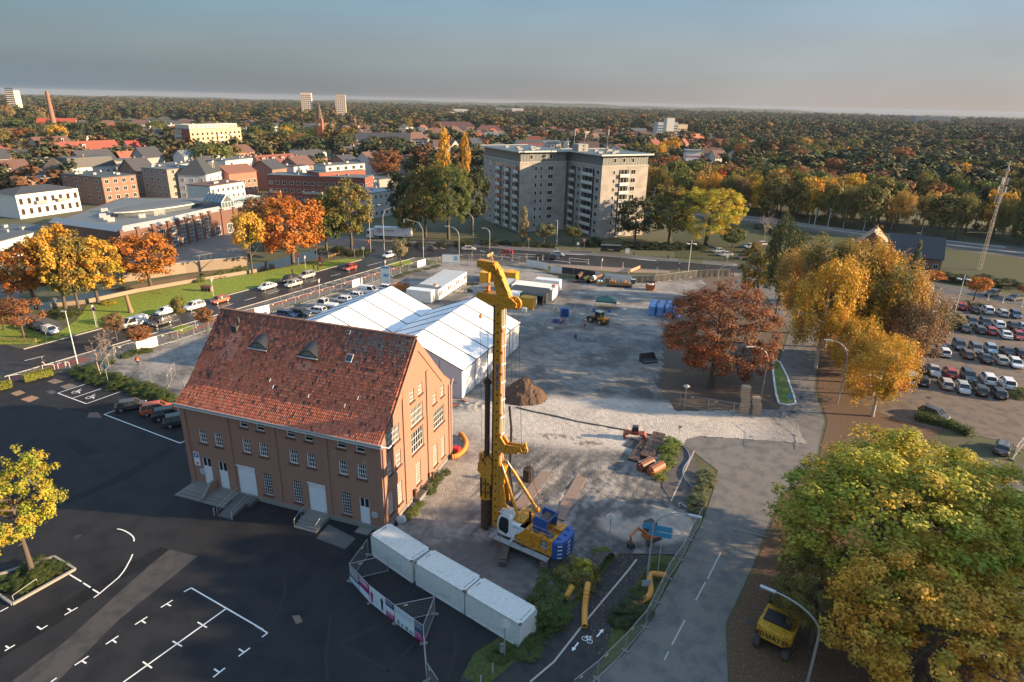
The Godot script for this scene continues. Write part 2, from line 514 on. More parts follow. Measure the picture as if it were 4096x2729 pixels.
	for c0 in [v(-66.94,0,-88.32),v(-63.67,0,-86.57)]:
		var mb:=MB.new()
		for k in 9:
			var a:=-.6+k*.55
			stripe(mb,w2(c0.x+cos(a)*.45,c0.z+sin(a)*.45),w2(c0.x+cos(a+.5)*.45,c0.z+sin(a+.5)*.45),.1,.012)
		for q in [[0,-.1,.1,-1.0],[.1,-.5,.6,-.5],[0,-.1,.6,-.1],[.6,-.1,.9,.4],[.05,-1.15,.2,-1.15]]:
			stripe(mb,w2(c0.x+q[0],c0.z+q[1]),w2(c0.x+q[2],c0.z+q[3]),.13,.013)
		part("wheelchair_symbol",mb,white,park)
	for c0 in [v(-44.63,0,-54.35),v(-65.43,0,-82.59),v(-84.93,0,-112.19),v(46.42,0,-92.52),v(43.01,0,-87.31),v(67.49,0,-93.58),v(21.92,0,-44.82)]:
		var mb:=MB.new()
		mb.t=Transform3D(Basis.IDENTITY,v(c0.x,.03,c0.z))
		mb.disc(Vector3.ZERO,.38,16)
		single("manhole_cover",mb,mat(.05,.048,.045,.5,.5),"round iron cover set flush in the tarmac","manhole cover",Vector3.ZERO,0,"manhole covers")
	site_poly=pts(pf([-12.2,-56.5,-11.9,-54.3,-7,-50.4,-2.3,-46.5,3.0,-43.2,5.4,-46.0,11.6,-53.8,13.6,-53.8,18,-53.8,21.2,-60,20.2,-63,19.3,-67,21.5,-72,24.5,-78,26.5,-79,41,-77.5,42.0,-88,25,-86.5,24,-95,27,-105,30,-120,38,-140,50,-160,50,-167,36,-160.5,30,-160,13,-162,0,-179.5,-16,-178.5,-24.5,-172.5,-37,-152,-51.5,-128.5,-58,-120.6,-69,-102.3,-66,-93,-50,-86,-33,-79,-8,-73]))
	var gravel_t:=noise_tex("gravel",[[.0,.5,.5,.5],[.4,.75,.75,.75],[.6,.9,.9,.9],[1.0,1,1,1]],.06,6,1024,FastNoiseLite.TYPE_SIMPLEX_SMOOTH,9)
	var gm:=tmat("gravel",1.0,1.0,1.0,.9,gravel_t,.09,bump_tex("gravel_bump",.04,7,1024),9.0,true)
	var site:=struct("site_ground",grid_patch(-13.0,43.0,-90.0,-45.0,.22,Rect2()),gm)
	struct("site_ground",grid_patch(-70.0,52.0,-180.0,-79.0,.6,Rect2(-13.0,-90.0,56.0,12.0)),gm)
	var water:=mat(.035,.037,.04,.04)
	var pr:=RandomNumberGenerator.new()
	pr.seed=5
	for q in [[v(2.86,0,-125.4),2.6,1.0],[v(1.93,0,-120.97),2.2,.8],[v(-12.27,0,-148.94),3.2,1.3],[v(-11.11,0,-154.94),2.4,1.2],[v(27.71,0,-122.77),1.8,.35],[v(25.78,0,-120.69),1.6,.4],[v(21.88,0,-119.47),.5,.3],[v(24.24,0,-116.85),.6,.25],[v(27.63,0,-116.78),.7,.3]]:
		var mb:=MB.new()
		var a:=PackedFloat32Array()
		for i in 22:
			var k:float=pr.randf_range(.55,1.15)
			a.append(q[0].x+cos(TAU*i/22)*q[1]*k)
			a.append(q[0].z+sin(TAU*i/22)*q[2]*k*1.6)
		mb.prism(pts(a),0,.105,false)
		part("puddle",mb,water,site)
	var street:=sheet("street",pf([-150,-20-60,-81.5,-93.2,-35.4,-171.5,-29,-181.8,-15,-181.6,15,-177.6,44,-173.6,62,-172.6,90,-176,90,-186,64,-180.5,43,-185.8,16,-192.4,-1,-196,-20,-201.5,-45,-203.5,-62,-206,-140,-213,-140,-203,-62,-196.5,-48,-193,-44,-186,-43.4,-178,-87,-105,-103,-112,-150,-125]),.0,road_wet)
	sheet("pavement",pf([-81.5,-93.2,-35.4,-171.5,-29,-181.8,-26,-177,-32.6,-160.5,-58.8,-120.2,-70,-102,-73,-97]),.006,paving)
	sheet("cycle_path",pf([-82.5,-89.5,-81,-92.4,-74.7,-102.3,-72.6,-101,-79.5,-90.5]),.012,red_path)
	sheet("cycle_path",pf([-65.6,-114.5,-58,-127.5,-36,-165,-30,-174,-28.6,-172.8,-34.5,-163.5,-56.5,-126.5,-64,-113.6]),.012,red_path)
	sheet("pavement",pf([-29,-181.7,15,-177.6,44,-173.7,62,-172.7,62,-169.8,45,-171,30,-170.5,15,-174,0,-177.5,-20,-178.5]),.006,tmat("dirt_path",.26,.19,.14,.9,grain,.2))
	sheet("pavement",pf([64,-180.7,43,-186,16,-192.6,-1,-196.2,-20,-201.7,-45,-203.7,-62,-206.2,-62,-211,-20,-207,16,-197.5,43,-190.5,66,-185]),.006,paving)
	sheet("side_lane",pf([-150,-103,-103,-109,-86,-107.5,-84.5,-113,-91,-120,-104,-127,-120,-150,-128,-150,-112,-122,-130,-119,-150,-118]),.004,asphalt2)
	var kerb:=mat(.33,.32,.3,.85)
	for q in [[-81.5,-93.2,-35.4,-171.5],[-35.4,-171.5,-29,-181.8],[-29,-181.8,-15,-181.6],[-15,-181.6,15,-177.6],[15,-177.6,44,-173.6],[44,-173.6,62,-172.6],[-43.4,-178,-87,-105],[-45,-203.5,-20,-201.5],[-20,-201.5,-1,-196],[-1,-196,16,-192.4],[16,-192.4,43,-185.8],[43,-185.8,64,-180.5]]:
		var mb:=MB.new()
		mb.beam(v(q[0],.05,q[1]),v(q[2],.05,q[3]),.15,.14)
		part("kerb",mb,kerb,street)
	segs=[]
	for q in [pf([-83.21,-99.91,-81.41,-102.26]),pf([-76.12,-109.86,-74.75,-111.99]),pf([-69.74,-120.52,-68.14,-123.02]),pf([-63.66,-131.06,-61.98,-134.36]),pf([-60.37,-136.96,-58.85,-139.63]),pf([-57.14,-142.42,-55.48,-145.29]),pf([-50.49,-153.51,-49.12,-156.76]),pf([-47.28,-159.62,-45.38,-162.01]),pf([-40.46,-171.34,-37.21,-176.11]),
			pf([-31.4,-200.97,-28.06,-199.37]),pf([-24.94,-199.23,-21.54,-197.99]),pf([-30.73,-203.55,-27.4,-202.25]),pf([-23.22,-196.21,-21.54,-194.83]),pf([-19.63,-194.26,-17.5,-192.95]),pf([-6.91,-187.4,-1.03,-185.17]),pf([-10.52,-193.7,-8.74,-191.62]),pf([.37,-190.35,6.63,-189.83]),pf([.87,-187.49,6.21,-186.34]),pf([16.73,-186.28,22.07,-184.74]),pf([16.62,-182.82,21.58,-181.56]),pf([11.7,-183.01,15.87,-181.26]),pf([-.58,-185.22,1.35,-184.99]),pf([-45.18,-208.91,-41.33,-207.58])]:
		segs.append([q[0],q[1],q[2],q[3],.18])
	for q in [pf([15.31,-191.62,24.51,-190.67]),pf([24.51,-190.67,34.01,-188.05]),pf([34.01,-188.05,42.28,-185.39])]:
		segs.append([q[0],q[1],q[2],q[3],.35])
	lines(street,"painted_line",white,.008,segs)
	var road:=sheet("road",pf([6.9,-10,6.9,-38.1,10.5,-41.4,12.7,-44.3,14.3,-47.1,18,-53.1,21.7,-59.5,24.3,-64.8,26.5,-70.1,24.9,-74,23.7,-76.6,24.8,-79.5,27,-79.3,40.8,-78,41.5,-88.8,44.5,-91,45.6,-98,49,-108,51.5,-113,57.5,-125,62,-150,62,-172.8,68,-172.8,67,-150,62.5,-122,56,-108,50,-96,46.5,-84.5,42.6,-77.5,38.5,-70,32.6,-65.3,27.5,-57,25.2,-53,22,-48,19.7,-44.6,18,-38.4,15,-10]),.003,tmat("asphalt_grey",.17,.165,.155,.8,blot,.05,fine,.15))
	segs=[]
	for q in [pf([13.3,-40.41,13.87,-41.32]),pf([14.31,-42.03,16.13,-44.9]),pf([17.75,-47.35,19.35,-49.85]),pf([19.69,-50.31,22.15,-54.25])]:
		segs.append([q[0],q[1],q[2],q[3],.12])
	lines(road,"painted_line",mat(.4,.39,.37,.8),.008,segs)
	var path:=sheet("cycle_path",pf([-3.0,-10,-3.3,-38.5,-2.4,-40.5,.7,-43.0,2.0,-42.0,6.6,-46.4,10.5,-52.2,12.6,-54.8,14.8,-53.4,11.4,-47.7,9.3,-43.6,8.3,-40.5,6.6,-38.1,6.6,-10]),.003,tmat("asphalt_path",.05,.047,.048,.7,blot,.08,fine,.1))
	lines(path,"painted_line",mat(.42,.37,.32,.85),.010,[[2.1,-38,4.1,-40,.16],[4.1,-40,7.4,-44.8,.16],[7.4,-44.8,11.9,-51,.16],[11.9,-51,13.2,-52.9,.16]])
	sheet("cycle_path",pf([23.46,-76.55,19.53,-69.32,18.58,-66.14,18.87,-63.89,19.04,-62.38,19.86,-61.58,20.66,-61.82,22.9,-67.02,23.96,-69.51,24.52,-74.87]),.13,tmat("asphalt_path2",.11,.1,.095,.75,blot,.08,fine,.1))
	lines(path,"painted_line",mat(.42,.35,.28,.85),.138,[[24.66,-74.59,19.02,-63.13,.16]])
	var bm:=MB.new()
	for w in [v(6.88,0,-42.51),v(7.29,0,-42.21)]:
		for k in 14:
			stripe(bm,w2(w.x+cos(TAU*k/14)*.23,w.z+sin(TAU*k/14)*.23),w2(w.x+cos(TAU*(k+1)/14)*.23,w.z+sin(TAU*(k+1)/14)*.23),.05,.012)
	for q in [pf([6.88,-42.51,7.11,-42.76]),pf([7.11,-42.76,7.39,-42.71]),pf([7.11,-42.76,7.14,-42.34]),pf([7.14,-42.34,7.39,-42.71]),pf([7.29,-42.21,7.42,-42.79]),pf([7.42,-42.79,7.52,-42.65]),pf([7.06,-42.85,7.19,-42.79])]:
		stripe(bm,w2(q[0],q[1]),w2(q[2],q[3]),.05,.013)
	part("bicycle_symbol",bm,white,path)
	for q in [pf([7.96,-42.73,8.4,-43.31]),pf([6.29,-42.05,5.89,-41.46])]:
		var am:=MB.new()
		var a:=w2(q[0],q[1])
		var b:=w2(q[2],q[3])
		stripe(am,a,b,.13,.012)
		var d:=(b-a).normalized()
		var s:=w2(-d.y,d.x)
		am.tri(v(b.x-s.x*.2,.012,b.y-s.y*.2),v(b.x+s.x*.2,.012,b.y+s.y*.2),v(b.x+d.x*.4,.012,b.y+d.y*.4))
		part("arrow_marking",am,white,path)
	sheet("car_park",pf([54,-92,58,-85.5,63,-82.5,69,-80,74,-71,64,-62,72,-52,200,-52,200,-125,124,-146.5,106,-160,96,-152,82,-128,66,-106]),.0,brownlot)
	sheet("lane",pf([64,-74.5,56,-77,50,-66,44,-52,36,-30,60,-30,70,-50,72,-66,74,-71.5]),.004,asphalt2)
	sheet("lane",pf([106,-160.5,124,-147,200,-118,200,-126,126,-156,108,-172,90,-178,88,-172]),.004,asphalt2)
	sheet("rail_bed",pf([-20,-330,108,-268,130,-243,172,-220,300,-150,300,-128,165,-199,120,-232,100,-252,-30,-312]),.0,tmat("ballast",.11,.1,.095,.95,gravel_t,.2))
	sheet("scrub",pf([48,-185,66,-181,90,-187,104,-178,126,-160,200,-128,200,-170,164,-199,120,-230,98,-252,60,-245]),.0,tmat("scrub",.045,.045,.025,.95,lawn_t,.1))
	sheet("lawn",pf([-87.5,-106,-43.8,-178.5,-48,-179,-58,-172,-67,-161,-79,-149,-86.5,-140.5,-92,-131,-88,-121,-86.5,-112]),.012,lawn)
	sheet("lawn",pf([-96.91,-104.91,-92.75,-107.08,-85.96,-108.08,-84.77,-110.43,-88.86,-112.82,-92.49,-115.02,-98.74,-117.77,-106.84,-117.19]),.012,lawn)
	sheet("lawn",pf([-35.22,-173.73,-31.89,-170.32,-29.44,-171.79,-28.18,-175.71,-30.06,-179.47,-32.41,-178.57]),.02,lawn)
	sheet("lawn",pf([-67.69,-117.39,-66.2,-120.44,-62.61,-118.39,-63.66,-114.85]),.02,lawn)
	sheet("water",pf([-104,-128,-98,-126.5,-93,-131.5,-86.6,-141,-79,-149.5,-66.5,-161.5,-60,-172,-52,-186,-60,-190,-68,-174,-75,-166,-84,-156,-92,-146,-100,-137]),-.01,mat(.02,.018,.012,.08))
	sheet("verge",pf([-3.3,-38.3,-2.6,-40.6,.7,-43.5,2.0,-46.2,5.2,-46.8,11.5,-54.2,12.5,-54.8,10.5,-52.2,6.6,-46.4,2.0,-42.0,1.0,-40.0,-1.5,-37.4]),.02,verge)
	sheet("verge",pf([6.7,-38.1,8.4,-40.5,9.4,-43.6,11.5,-47.7,14.9,-53.4,18,-53.2,14.2,-47.1,12.6,-44.3,10.4,-41.4]),.02,verge)
	sheet("dirt_strip",pf([18.2,-38.4,20,-44.6,25.5,-53,33,-65.3,39,-70,43,-77.5,47,-84.5,50.5,-96,56.5,-108,63,-122,68,-135,66,-106,54,-92,58,-85.5,63,-82.5,55.5,-77,49.5,-66,43.5,-52,35.5,-30,17,-20]),.0,tmat("leaf_litter",.13,.085,.055,.95,noise_tex("litter",[[.0,.35,.4,.4],[.5,.65,.6,.6],[.6,1.0,.8,.6],[1.0,1,1,.8]],.08,6),.12,fine,2.0))
	sheet("dirt_strip",pf([25,-86.5,42,-88.3,45,-98,48,-107,51,-113.5,57,-125.5,61.5,-150,61.5,-170,50,-167,50,-160,38,-140,30,-120,27,-105,24,-95]),-.004,tmat("leaf_litter2",.13,.105,.085,.95,tex["litter"],.12,fine,2.0))
func wall_panel(mb: MB,outline: PackedVector2Array,holes: Array,deep: float):
	var xs:=[]
	var ys:=[]
	for p in outline:
		xs.append(p.x)
		ys.append(p.y)
	for h in holes:
		xs.append_array([h.position.x,h.end.x])
		ys.append_array([h.position.y,h.end.y])
	xs.sort()
	ys.sort()
	for i in xs.size()-1:
		if xs[i+1]-xs[i]<.001: continue
		for j in ys.size()-1:
			if ys[j+1]-ys[j]<.001: continue
			var m:=w2((xs[i]+xs[i+1])/2,(ys[j]+ys[j+1])/2)
			var inside:=false
			for h in holes:
				if h.has_point(m): inside=true
			if inside: continue
			var cell:=pv([w2(xs[i],ys[j]),w2(xs[i+1],ys[j]),w2(xs[i+1],ys[j+1]),w2(xs[i],ys[j+1])])
			for poly in Geometry2D.intersect_polygons(cell,outline):
				if Geometry2D.is_polygon_clockwise(poly): poly.reverse()
				for k in range(1,poly.size()-1):
					mb.tri(v(poly[0].x,poly[0].y,0),v(poly[k].x,poly[k].y,0),v(poly[k+1].x,poly[k+1].y,0))
	for h in holes:
		var a: Vector2=h.position
		var b: Vector2=h.end
		mb.quad(v(a.x,a.y,0),v(b.x,a.y,0),v(b.x,a.y,-deep),v(a.x,a.y,-deep))
		mb.quad(v(a.x,b.y,-deep),v(b.x,b.y,-deep),v(b.x,b.y,0),v(a.x,b.y,0))
		mb.quad(v(a.x,a.y,-deep),v(a.x,b.y,-deep),v(a.x,b.y,0),v(a.x,a.y,0))
		mb.quad(v(b.x,a.y,0),v(b.x,b.y,0),v(b.x,b.y,-deep),v(b.x,a.y,-deep))
var glass: StandardMaterial3D
func window(parent: Node,called: String,at: Vector3,turn: float,w: float,h: float,nx: int,ny: int,fm: Material,bar:=.05,edge:=.09,pm: Material=null)->MeshInstance3D:
	var key:="win %.2f %.2f %d %d %.2f %.2f" % [w,h,nx,ny,bar,edge]
	if not cache.has(key):
		var mb:=MB.new()
		mb.bbox(-w/2,-w/2+edge,0,h,-.05,.05)
		mb.bbox(w/2-edge,w/2,0,h,-.05,.05)
		mb.bbox(-w/2+edge,w/2-edge,0,edge,-.05,.05)
		mb.bbox(-w/2+edge,w/2-edge,h-edge,h,-.05,.05)
		for i in range(1,nx):
			var x:=-w/2+w*i/nx
			mb.bbox(x-bar/2,x+bar/2,edge,h-edge,-.03,.035)
		for j in range(1,ny):
			var y:=h*j/ny
			mb.bbox(-w/2+edge,w/2-edge,y-bar/2,y+bar/2,-.028,.03)
		var pb:=MB.new()
		pb.bbox(-w/2+.02,w/2-.02,.02,h-.02,-.018,.004)
		cache[key]=[mb.mesh(),pb.mesh()]
	var o:=part(called,cache[key][0],fm,parent,at)
	o.rotation.y=turn
	part("pane",cache[key][1],pm if pm else glass,o)
	return o
func build_warehouse():
	var L:=25.8
	var D:=16.8
	var E:=10.75
	var H:=19.3
	var o:=thing("brick_warehouse","large red brick warehouse with steep clay tile roof, two eyebrow dormers and white doors","building",v(-37.4,0,-64.5),18.57)
	var brick_t:=noise_tex("brick",[[.0,.2,.17,.17],[.38,.5,.44,.42],[.5,.85,.8,.76],[.6,1.0,1.0,.95],[1.0,1.0,1.0,1.0]],.09,4,1024,FastNoiseLite.TYPE_SIMPLEX_SMOOTH,11)
	var brick:=tmat("brick",.37,.215,.165,.9,brick_t,.1,tex["fine_bump"],1.0,false,false)
	brick.uv1_scale=v(.09,.3,.09)
	var frame:=mat(.66,.68,.68,.55)
	var dark_sill:=mat(.10,.045,.035,.8)
	var up:=[1.63,3.82,7.68,9.93,13.87,16.11,20.07,22.33]
	var holes:=[]
	for x in up: holes.append(Rect2(x+1.0-.55,6.02,1.1,1.72))
	var attic:=[7.68,9.9,13.81,16.07,20.04,22.31]
	for x in attic: holes.append(Rect2(x+1.0-.53,9.2,1.06,.98))
	var tall:=[9.94,13.91,20.11]
	for x in tall: holes.append(Rect2(x+1.0-.58,1.05,1.16,2.8))
	var doors:=[[1.57,1.25,.45,3.65],[3.83,1.25,.45,3.55],[7.13,2.45,.45,3.6],[16.6,2.45,.45,3.5],[22.35,1.2,.1,3.6]]
	for d in doors: holes.append(Rect2(d[0]+1.0-d[1]/2,d[2],d[1],d[3]))
	var mb:=MB.new()
	wall_panel(mb,pv([w2(0,0),w2(L,0),w2(L,E),w2(0,E)]),holes,.3)
	var gh:=[]
	for q in [[1.38,.95,1.5,2.7],[3.36,.95,1.5,2.7],[7.78,1.15,1.4,2.9],[12.3,1.1,1.2,2.9],[14.5,1.05,1.2,2.85],[1.41,.98,6.25,1.9],[3.37,.98,6.25,1.9],[2.41,2.67,9.35,2.0],[7.81,2.85,5.8,2.65],[13.5,2.9,6.1,2.3],[7.86,2.85,9.23,2.2],[6.86,.96,12.35,1.42],[8.88,.97,12.37,1.38],[12.38,.98,9.58,1.42],[14.56,.98,9.59,1.4]]:
		gh.append(q)
	var rects:=[]
	for q in gh: rects.append(Rect2(q[0]-q[1]/2,q[2],q[1],q[3]))
	mb.t=Transform3D(Basis(Vector3.UP,PI/2),v(L,0,0))
	var outline:=pv([w2(0,0),w2(D,0),w2(D,E),w2(D-2.0,E+1.55),w2(D/2,H-.25),w2(2.0,E+1.55),w2(0,E)])
	wall_panel(mb,outline,rects,.3)
	mb.t=Transform3D(Basis(Vector3.UP,PI),v(L,0,-D))
	wall_panel(mb,pv([w2(0,0),w2(L,0),w2(L,E),w2(0,E)]),[],.3)
	mb.t=Transform3D(Basis(Vector3.UP,-PI/2),v(0,0,-D))
	wall_panel(mb,outline,[],.3)
	part("wall",mb,brick,o)
	for x in [.28,6.35,12.55,19.0,25.45]:
		mb=MB.new()
		mb.bbox(x-.33,x+.33,.5,E-.35,0,.13)
		part("pilaster",mb,brick,o)
	for z in [.33,4.85,10.5,D-.33]:
		mb=MB.new()
		var top:=10.3 if z<1 or z>16 else 14.6
		mb.bbox(L,L+.13,.6,top,-z-.3,-z+.3)
		part("pilaster",mb,brick,o)
	for s in [0,1]:
		mb=MB.new()
		mb.t=Transform3D(Basis(Vector3.UP,PI/2),v(L,0,0))
		var x0:=.0 if s==0 else D
		var q:=func(z: float)->float: return z if s==0 else D-z
		var pl:=pv([w2(q.call(2.0),E+1.55),w2(q.call(D/2),H-.25),w2(q.call(D/2),H-1.5),w2(q.call(2.3),E+.7)])
		mb.plate(pl,.0,.10)
		part("verge_strip",mb,brick,o)
	mb=MB.new()
	mb.bbox(-.12,L+.12,0,.5,-D-.1,.14)
	part("plinth",mb,tmat("concrete_old",.24,.23,.21,.9,tex["grain"],.3),o)
	for x in up: window(o,"window",v(x+1.0,6.02,-.16),0,1.1,1.72,4,3,frame,.05,.1)
	for x in attic: window(o,"attic_window",v(x+1.0,9.2,-.16),0,1.06,.98,1,2,frame,.07,.09)
	for x in tall: window(o,"tall_window",v(x+1.0,1.05,-.16),0,1.16,2.8,4,7,mat(.5,.52,.53,.6),.045,.06)
	for i in gh.size():
		var q:Array=gh[i]
		var nx:=4
		var ny:=5 if i<5 else 3
		if q[1]>2: nx=9 if i in [7,10] else 5
		if i<5: ny=7
		window(o,"gable_window",v(L-.16,q[2],-q[0]),PI/2,q[1],q[3],nx,ny,mat(.74,.73,.68,.6),.05,.08)
	var sills:=[]
	for h in holes:
		if h.size.y<3.0: sills.append([v(h.position.x+h.size.x/2,h.position.y,.0),.0,h.size.x])
	for q in gh: sills.append([v(L,q[2],-q[0]),PI/2,q[1]])
	for q in sills:
		mb=MB.new()
		mb.box(v(0,-.09,.0),v(q[2]+.2,.17,.26))
		var sl:=part("sill",mb,dark_sill,o,q[0])
		sl.rotation.y=q[1]
	var doorw:=mat(.60,.64,.68,.6)
	for i in doors.size():
		var d:Array=doors[i]
		mb=MB.new()
		var lean:float=1.2 if i in [0,1,4] else .0
		mb.bbox(-d[1]/2,d[1]/2,0,d[3]-lean,-.05,.05)
		if lean>0:
			for x in [-d[1]/2+.05,d[1]/2-.05,.0]: mb.bbox(x-.04,x+.04,d[3]-lean,d[3]-.04,-.04,.05)
			mb.bbox(-d[1]/2,d[1]/2,d[3]-.08,d[3],-.04,.06)
		else:
			mb.bbox(-.02,.02,.05,2.5,.05,.07)
			mb.bbox(-d[1]/2+.05,d[1]/2-.05,2.5,2.55,.05,.07)
			mb.bbox(-d[1]/2-.1,d[1]/2+.1,d[3]+.02,d[3]+.12,.0,.2)
		var dn:=part("door",mb,doorw,o,v(d[0]+1.0,d[2],-.12))
		if lean>0:
			mb=MB.new()
			mb.bbox(-d[1]/2+.02,d[1]/2-.02,d[3]-lean,d[3]-.02,-.06,-.03)
			part("pane",mb,glass,dn)
		else:
			var txt:=TextMesh.new()
			txt.text="Gold\nMarkt-Halle"
			txt.font=serif()
			txt.font_size=26
			txt.pixel_size=.013
			txt.depth=.01
			part("lettering",txt,mat(.78,.8,.82,.6),dn,v(.1,3.0,.06))
	var sg:=part("parking_sign",(func():
		var m:=MB.new()
		m.bbox(-.4,.4,0,1.75,0,.04)
		return m).call(),mat(.7,.72,.75,.5),o,v(1.22,2.8,.0))
	part("blue_panel",(func():
		var m:=MB.new()
		m.bbox(-.33,.33,1.05,1.68,.04,.05)
		return m).call(),mat(.03,.12,.32,.5),sg)
	text_part(sg,"P",v(0,1.36,.055),.5,mat(.8,.8,.8,.5))
	part("arrow",(func():
		var m:=MB.new()
		m.plate(pv([w2(-.25,.42),w2(0,.1),w2(.25,.42)]),.04,.05)
		return m).call(),mat(.4,.02,.03,.5),sg)
	for q in [[1.75,2.1],[24.55,1.9]]:
		var rs:=part("round_sign",(func():
			var m:=MB.new()
			m.cyl(v(0,0,0),v(0,0,.04),.36,.36,20)
			return m).call(),mat(.7,.72,.74,.5),o,v(q[0],q[1],.0 if q[0]<5 else .0))
		part("sign_face",(func():
			var m:=MB.new()
			m.cyl(v(0,0,.04),v(0,0,.05),.27,.27,20)
			return m).call(),mat(.04,.13,.22,.5),rs)
		part("sign_cross",(func():
			var m:=MB.new()
			for a in [PI/4,-PI/4]: m.box(v(0,0,.055),v(.52,.07,.012),Basis(v(0,0,1),a))
			return m).call(),mat(.7,.72,.74,.5),rs)
	for q in [[20.1,8.55],[22.0,8.4],[23.8,8.2]]:
		mb=MB.new()
		for k in 7:
			var a:=TAU*k/8.0+.3
			mb.beam(v(cos(a)*.22,sin(a)*.25,.02),v(cos(a+.7)*.22,sin(a+.7)*.25,.02),.05,.03)
		part("iron_anchor",mb,mat(.45,.38,.33,.8),o,v(q[0]-.0,q[1],.0))
	build_steps(o)
	build_roof(o,L,D,E,H)
	mb=MB.new()
	mb.bbox(-.35,L+.25,E-.42,E-.1,.14,.48)
	part("gutter_board",mb,mat(.55,.57,.58,.6),o)
	mb=MB.new()
	mb.tube([v(-.4,E-.02,.56),v(L+.35,E-.02,.56)],.1,8)
	part("gutter",mb,mat(.25,.25,.25,.5),o)
	mb=MB.new()
	mb.tube([v(L+.25,E-.05,.5),v(L+.9,E-.3,.1),v(L+.95,E-.2,-.4)],.07,6)
	part("downpipe",mb,mat(.6,.6,.58,.5),o)
	mb=MB.new()
	mb.tube([v(L+.3,E+.2,-D-.3),v(L+.25,E-.6,-D+.1),v(L+.2,.3,-D+.15)],.07,6)
	part("downpipe",mb,mat(.55,.45,.38,.5),o)
func serif()->SystemFont:
	if not cache.has("serif"):
		var f:=SystemFont.new()
		f.font_names=PackedStringArray(["Droid Serif"])
		cache["serif"]=f
	return cache["serif"]
func sans()->SystemFont:
	if not cache.has("sans"):
		var f:=SystemFont.new()
		f.font_names=PackedStringArray(["Droid Sans"])
		f.font_weight=700
		cache["sans"]=f
	return cache["sans"]
func text_part(parent: Node,s: String,at: Vector3,size: float,m: Material,rot:=Vector3.ZERO,depth:=.01)->MeshInstance3D:
	var t:=TextMesh.new()
	t.text=s
	t.font=sans()
	t.font_size=48
	t.pixel_size=size/48.0
	t.depth=depth
	var o:=part("lettering",t,m,parent,at)
	o.rotation_degrees=rot
	return o
func build_steps(o: Node):
	var conc:=tmat("concrete_step",.20,.195,.18,.9,tex["grain"],.4)
	var rail:=mat(.42,.43,.43,.4,.6)
	for q in [[.6,3.6],[3.75,6.9]]:
		var mb:=MB.new()
		for k in 3: mb.bbox(q[0]-.35*(2-k)*(1 if q[0]<1 else 0),q[1]+.0,k*.15,k*.15+.15,.14,2.7-k*.4)
		part("landing_steps",mb,conc,o)
	var mb:=MB.new()
	mb.plate(pv([w2(0,0),w2(2.3,0),w2(2.3,.35),w2(.9,1.45),w2(0,1.45)]),-.12,.12)
	var wing:=part("wing_wall",mb,mats["brick"],o,v(3.68,.0,.14))
	wing.rotation.y=-PI/2
	mb=MB.new()
	mb.beam(v(.0,1.5,0),v(.9,1.5,0),.34,.08)
	mb.beam(v(.9,1.5,0),v(2.35,.38,0),.34,.08)
	part("coping",mb,conc,wing)
	mb=MB.new()
	mb.bbox(6.95,9.5,.0,.42,.14,1.5)
	mb.hexa([v(7.2,0,4.0),v(8.9,0,4.0),v(8.9,0,1.52),v(7.2,0,1.52),v(7.2,.03,4.0),v(8.9,.03,4.0),v(8.9,.42,1.52),v(7.2,.42,1.52)])
	part("ramp",mb,mat(.09,.09,.09,.8),o)
	for x in [7.1,9.0]:
		mb=MB.new()
		mb.tube([v(x,.0,3.9),v(x,.95,3.9),v(x,1.4,1.5),v(x,1.4,.2)],.03,5)
		mb.tube([v(x,.42,1.5),v(x,1.4,1.5)],.03,5)
		mb.tube([v(x,.5,3.9),v(x,.9,1.5),v(x,.9,.2)],.02,5)
		part("handrail",mb,rail,o)
	mb=MB.new()
	for k in 4: mb.bbox(16.2,19.0,k*.115,k*.115+.115,.14,2.8-k*.36)
	part("landing_steps",mb,conc,o)
	for x in [16.25,18.95]:
		mb=MB.new()
		mb.tube([v(x,.0,2.7),v(x,.95,2.7),v(x,1.4,1.5),v(x,1.4,.2)],.03,5)
		mb.tube([v(x,.45,1.5),v(x,1.4,1.5)],.03,5)
		part("handrail",mb,rail,o)
	mb=MB.new()
	mb.bbox(22.7,24.3,.0,.1,.14,1.2)
	part("door_slab",mb,conc,o)
	for x in [6.75,9.15]:
		mb=MB.new()
		mb.cyl(v(x,0,4.0),v(x,.9,4.0),.05,.05,6)
		var b:=part("marker_post",mb,mat(.6,.58,.55,.6),o)
		mb=MB.new()
		for y in [.2,.6]: mb.cyl(v(x,y,4.0),v(x,y+.15,4.0),.054,.054,6)
		part("red_band",mb,mat(.4,.05,.04,.6),b)
func tile_shape(mb: MB,w: float,l: float):
	var pr:=[[.0,.020],[.045,.078],[.10,.058],[.16,.022],[w,.020]]
	for i in 4:
		var a:Array=pr[i]
		var b:Array=pr[i+1]
		mb.quad(v(a[0],a[1]+.03,0),v(b[0],b[1]+.03,0),v(b[0],b[1],-l),v(a[0],a[1],-l))
		mb.quad(v(a[0],a[1]-.015,0),v(b[0],b[1]-.015,0),v(b[0],b[1]+.03,0),v(a[0],a[1]+.03,0))
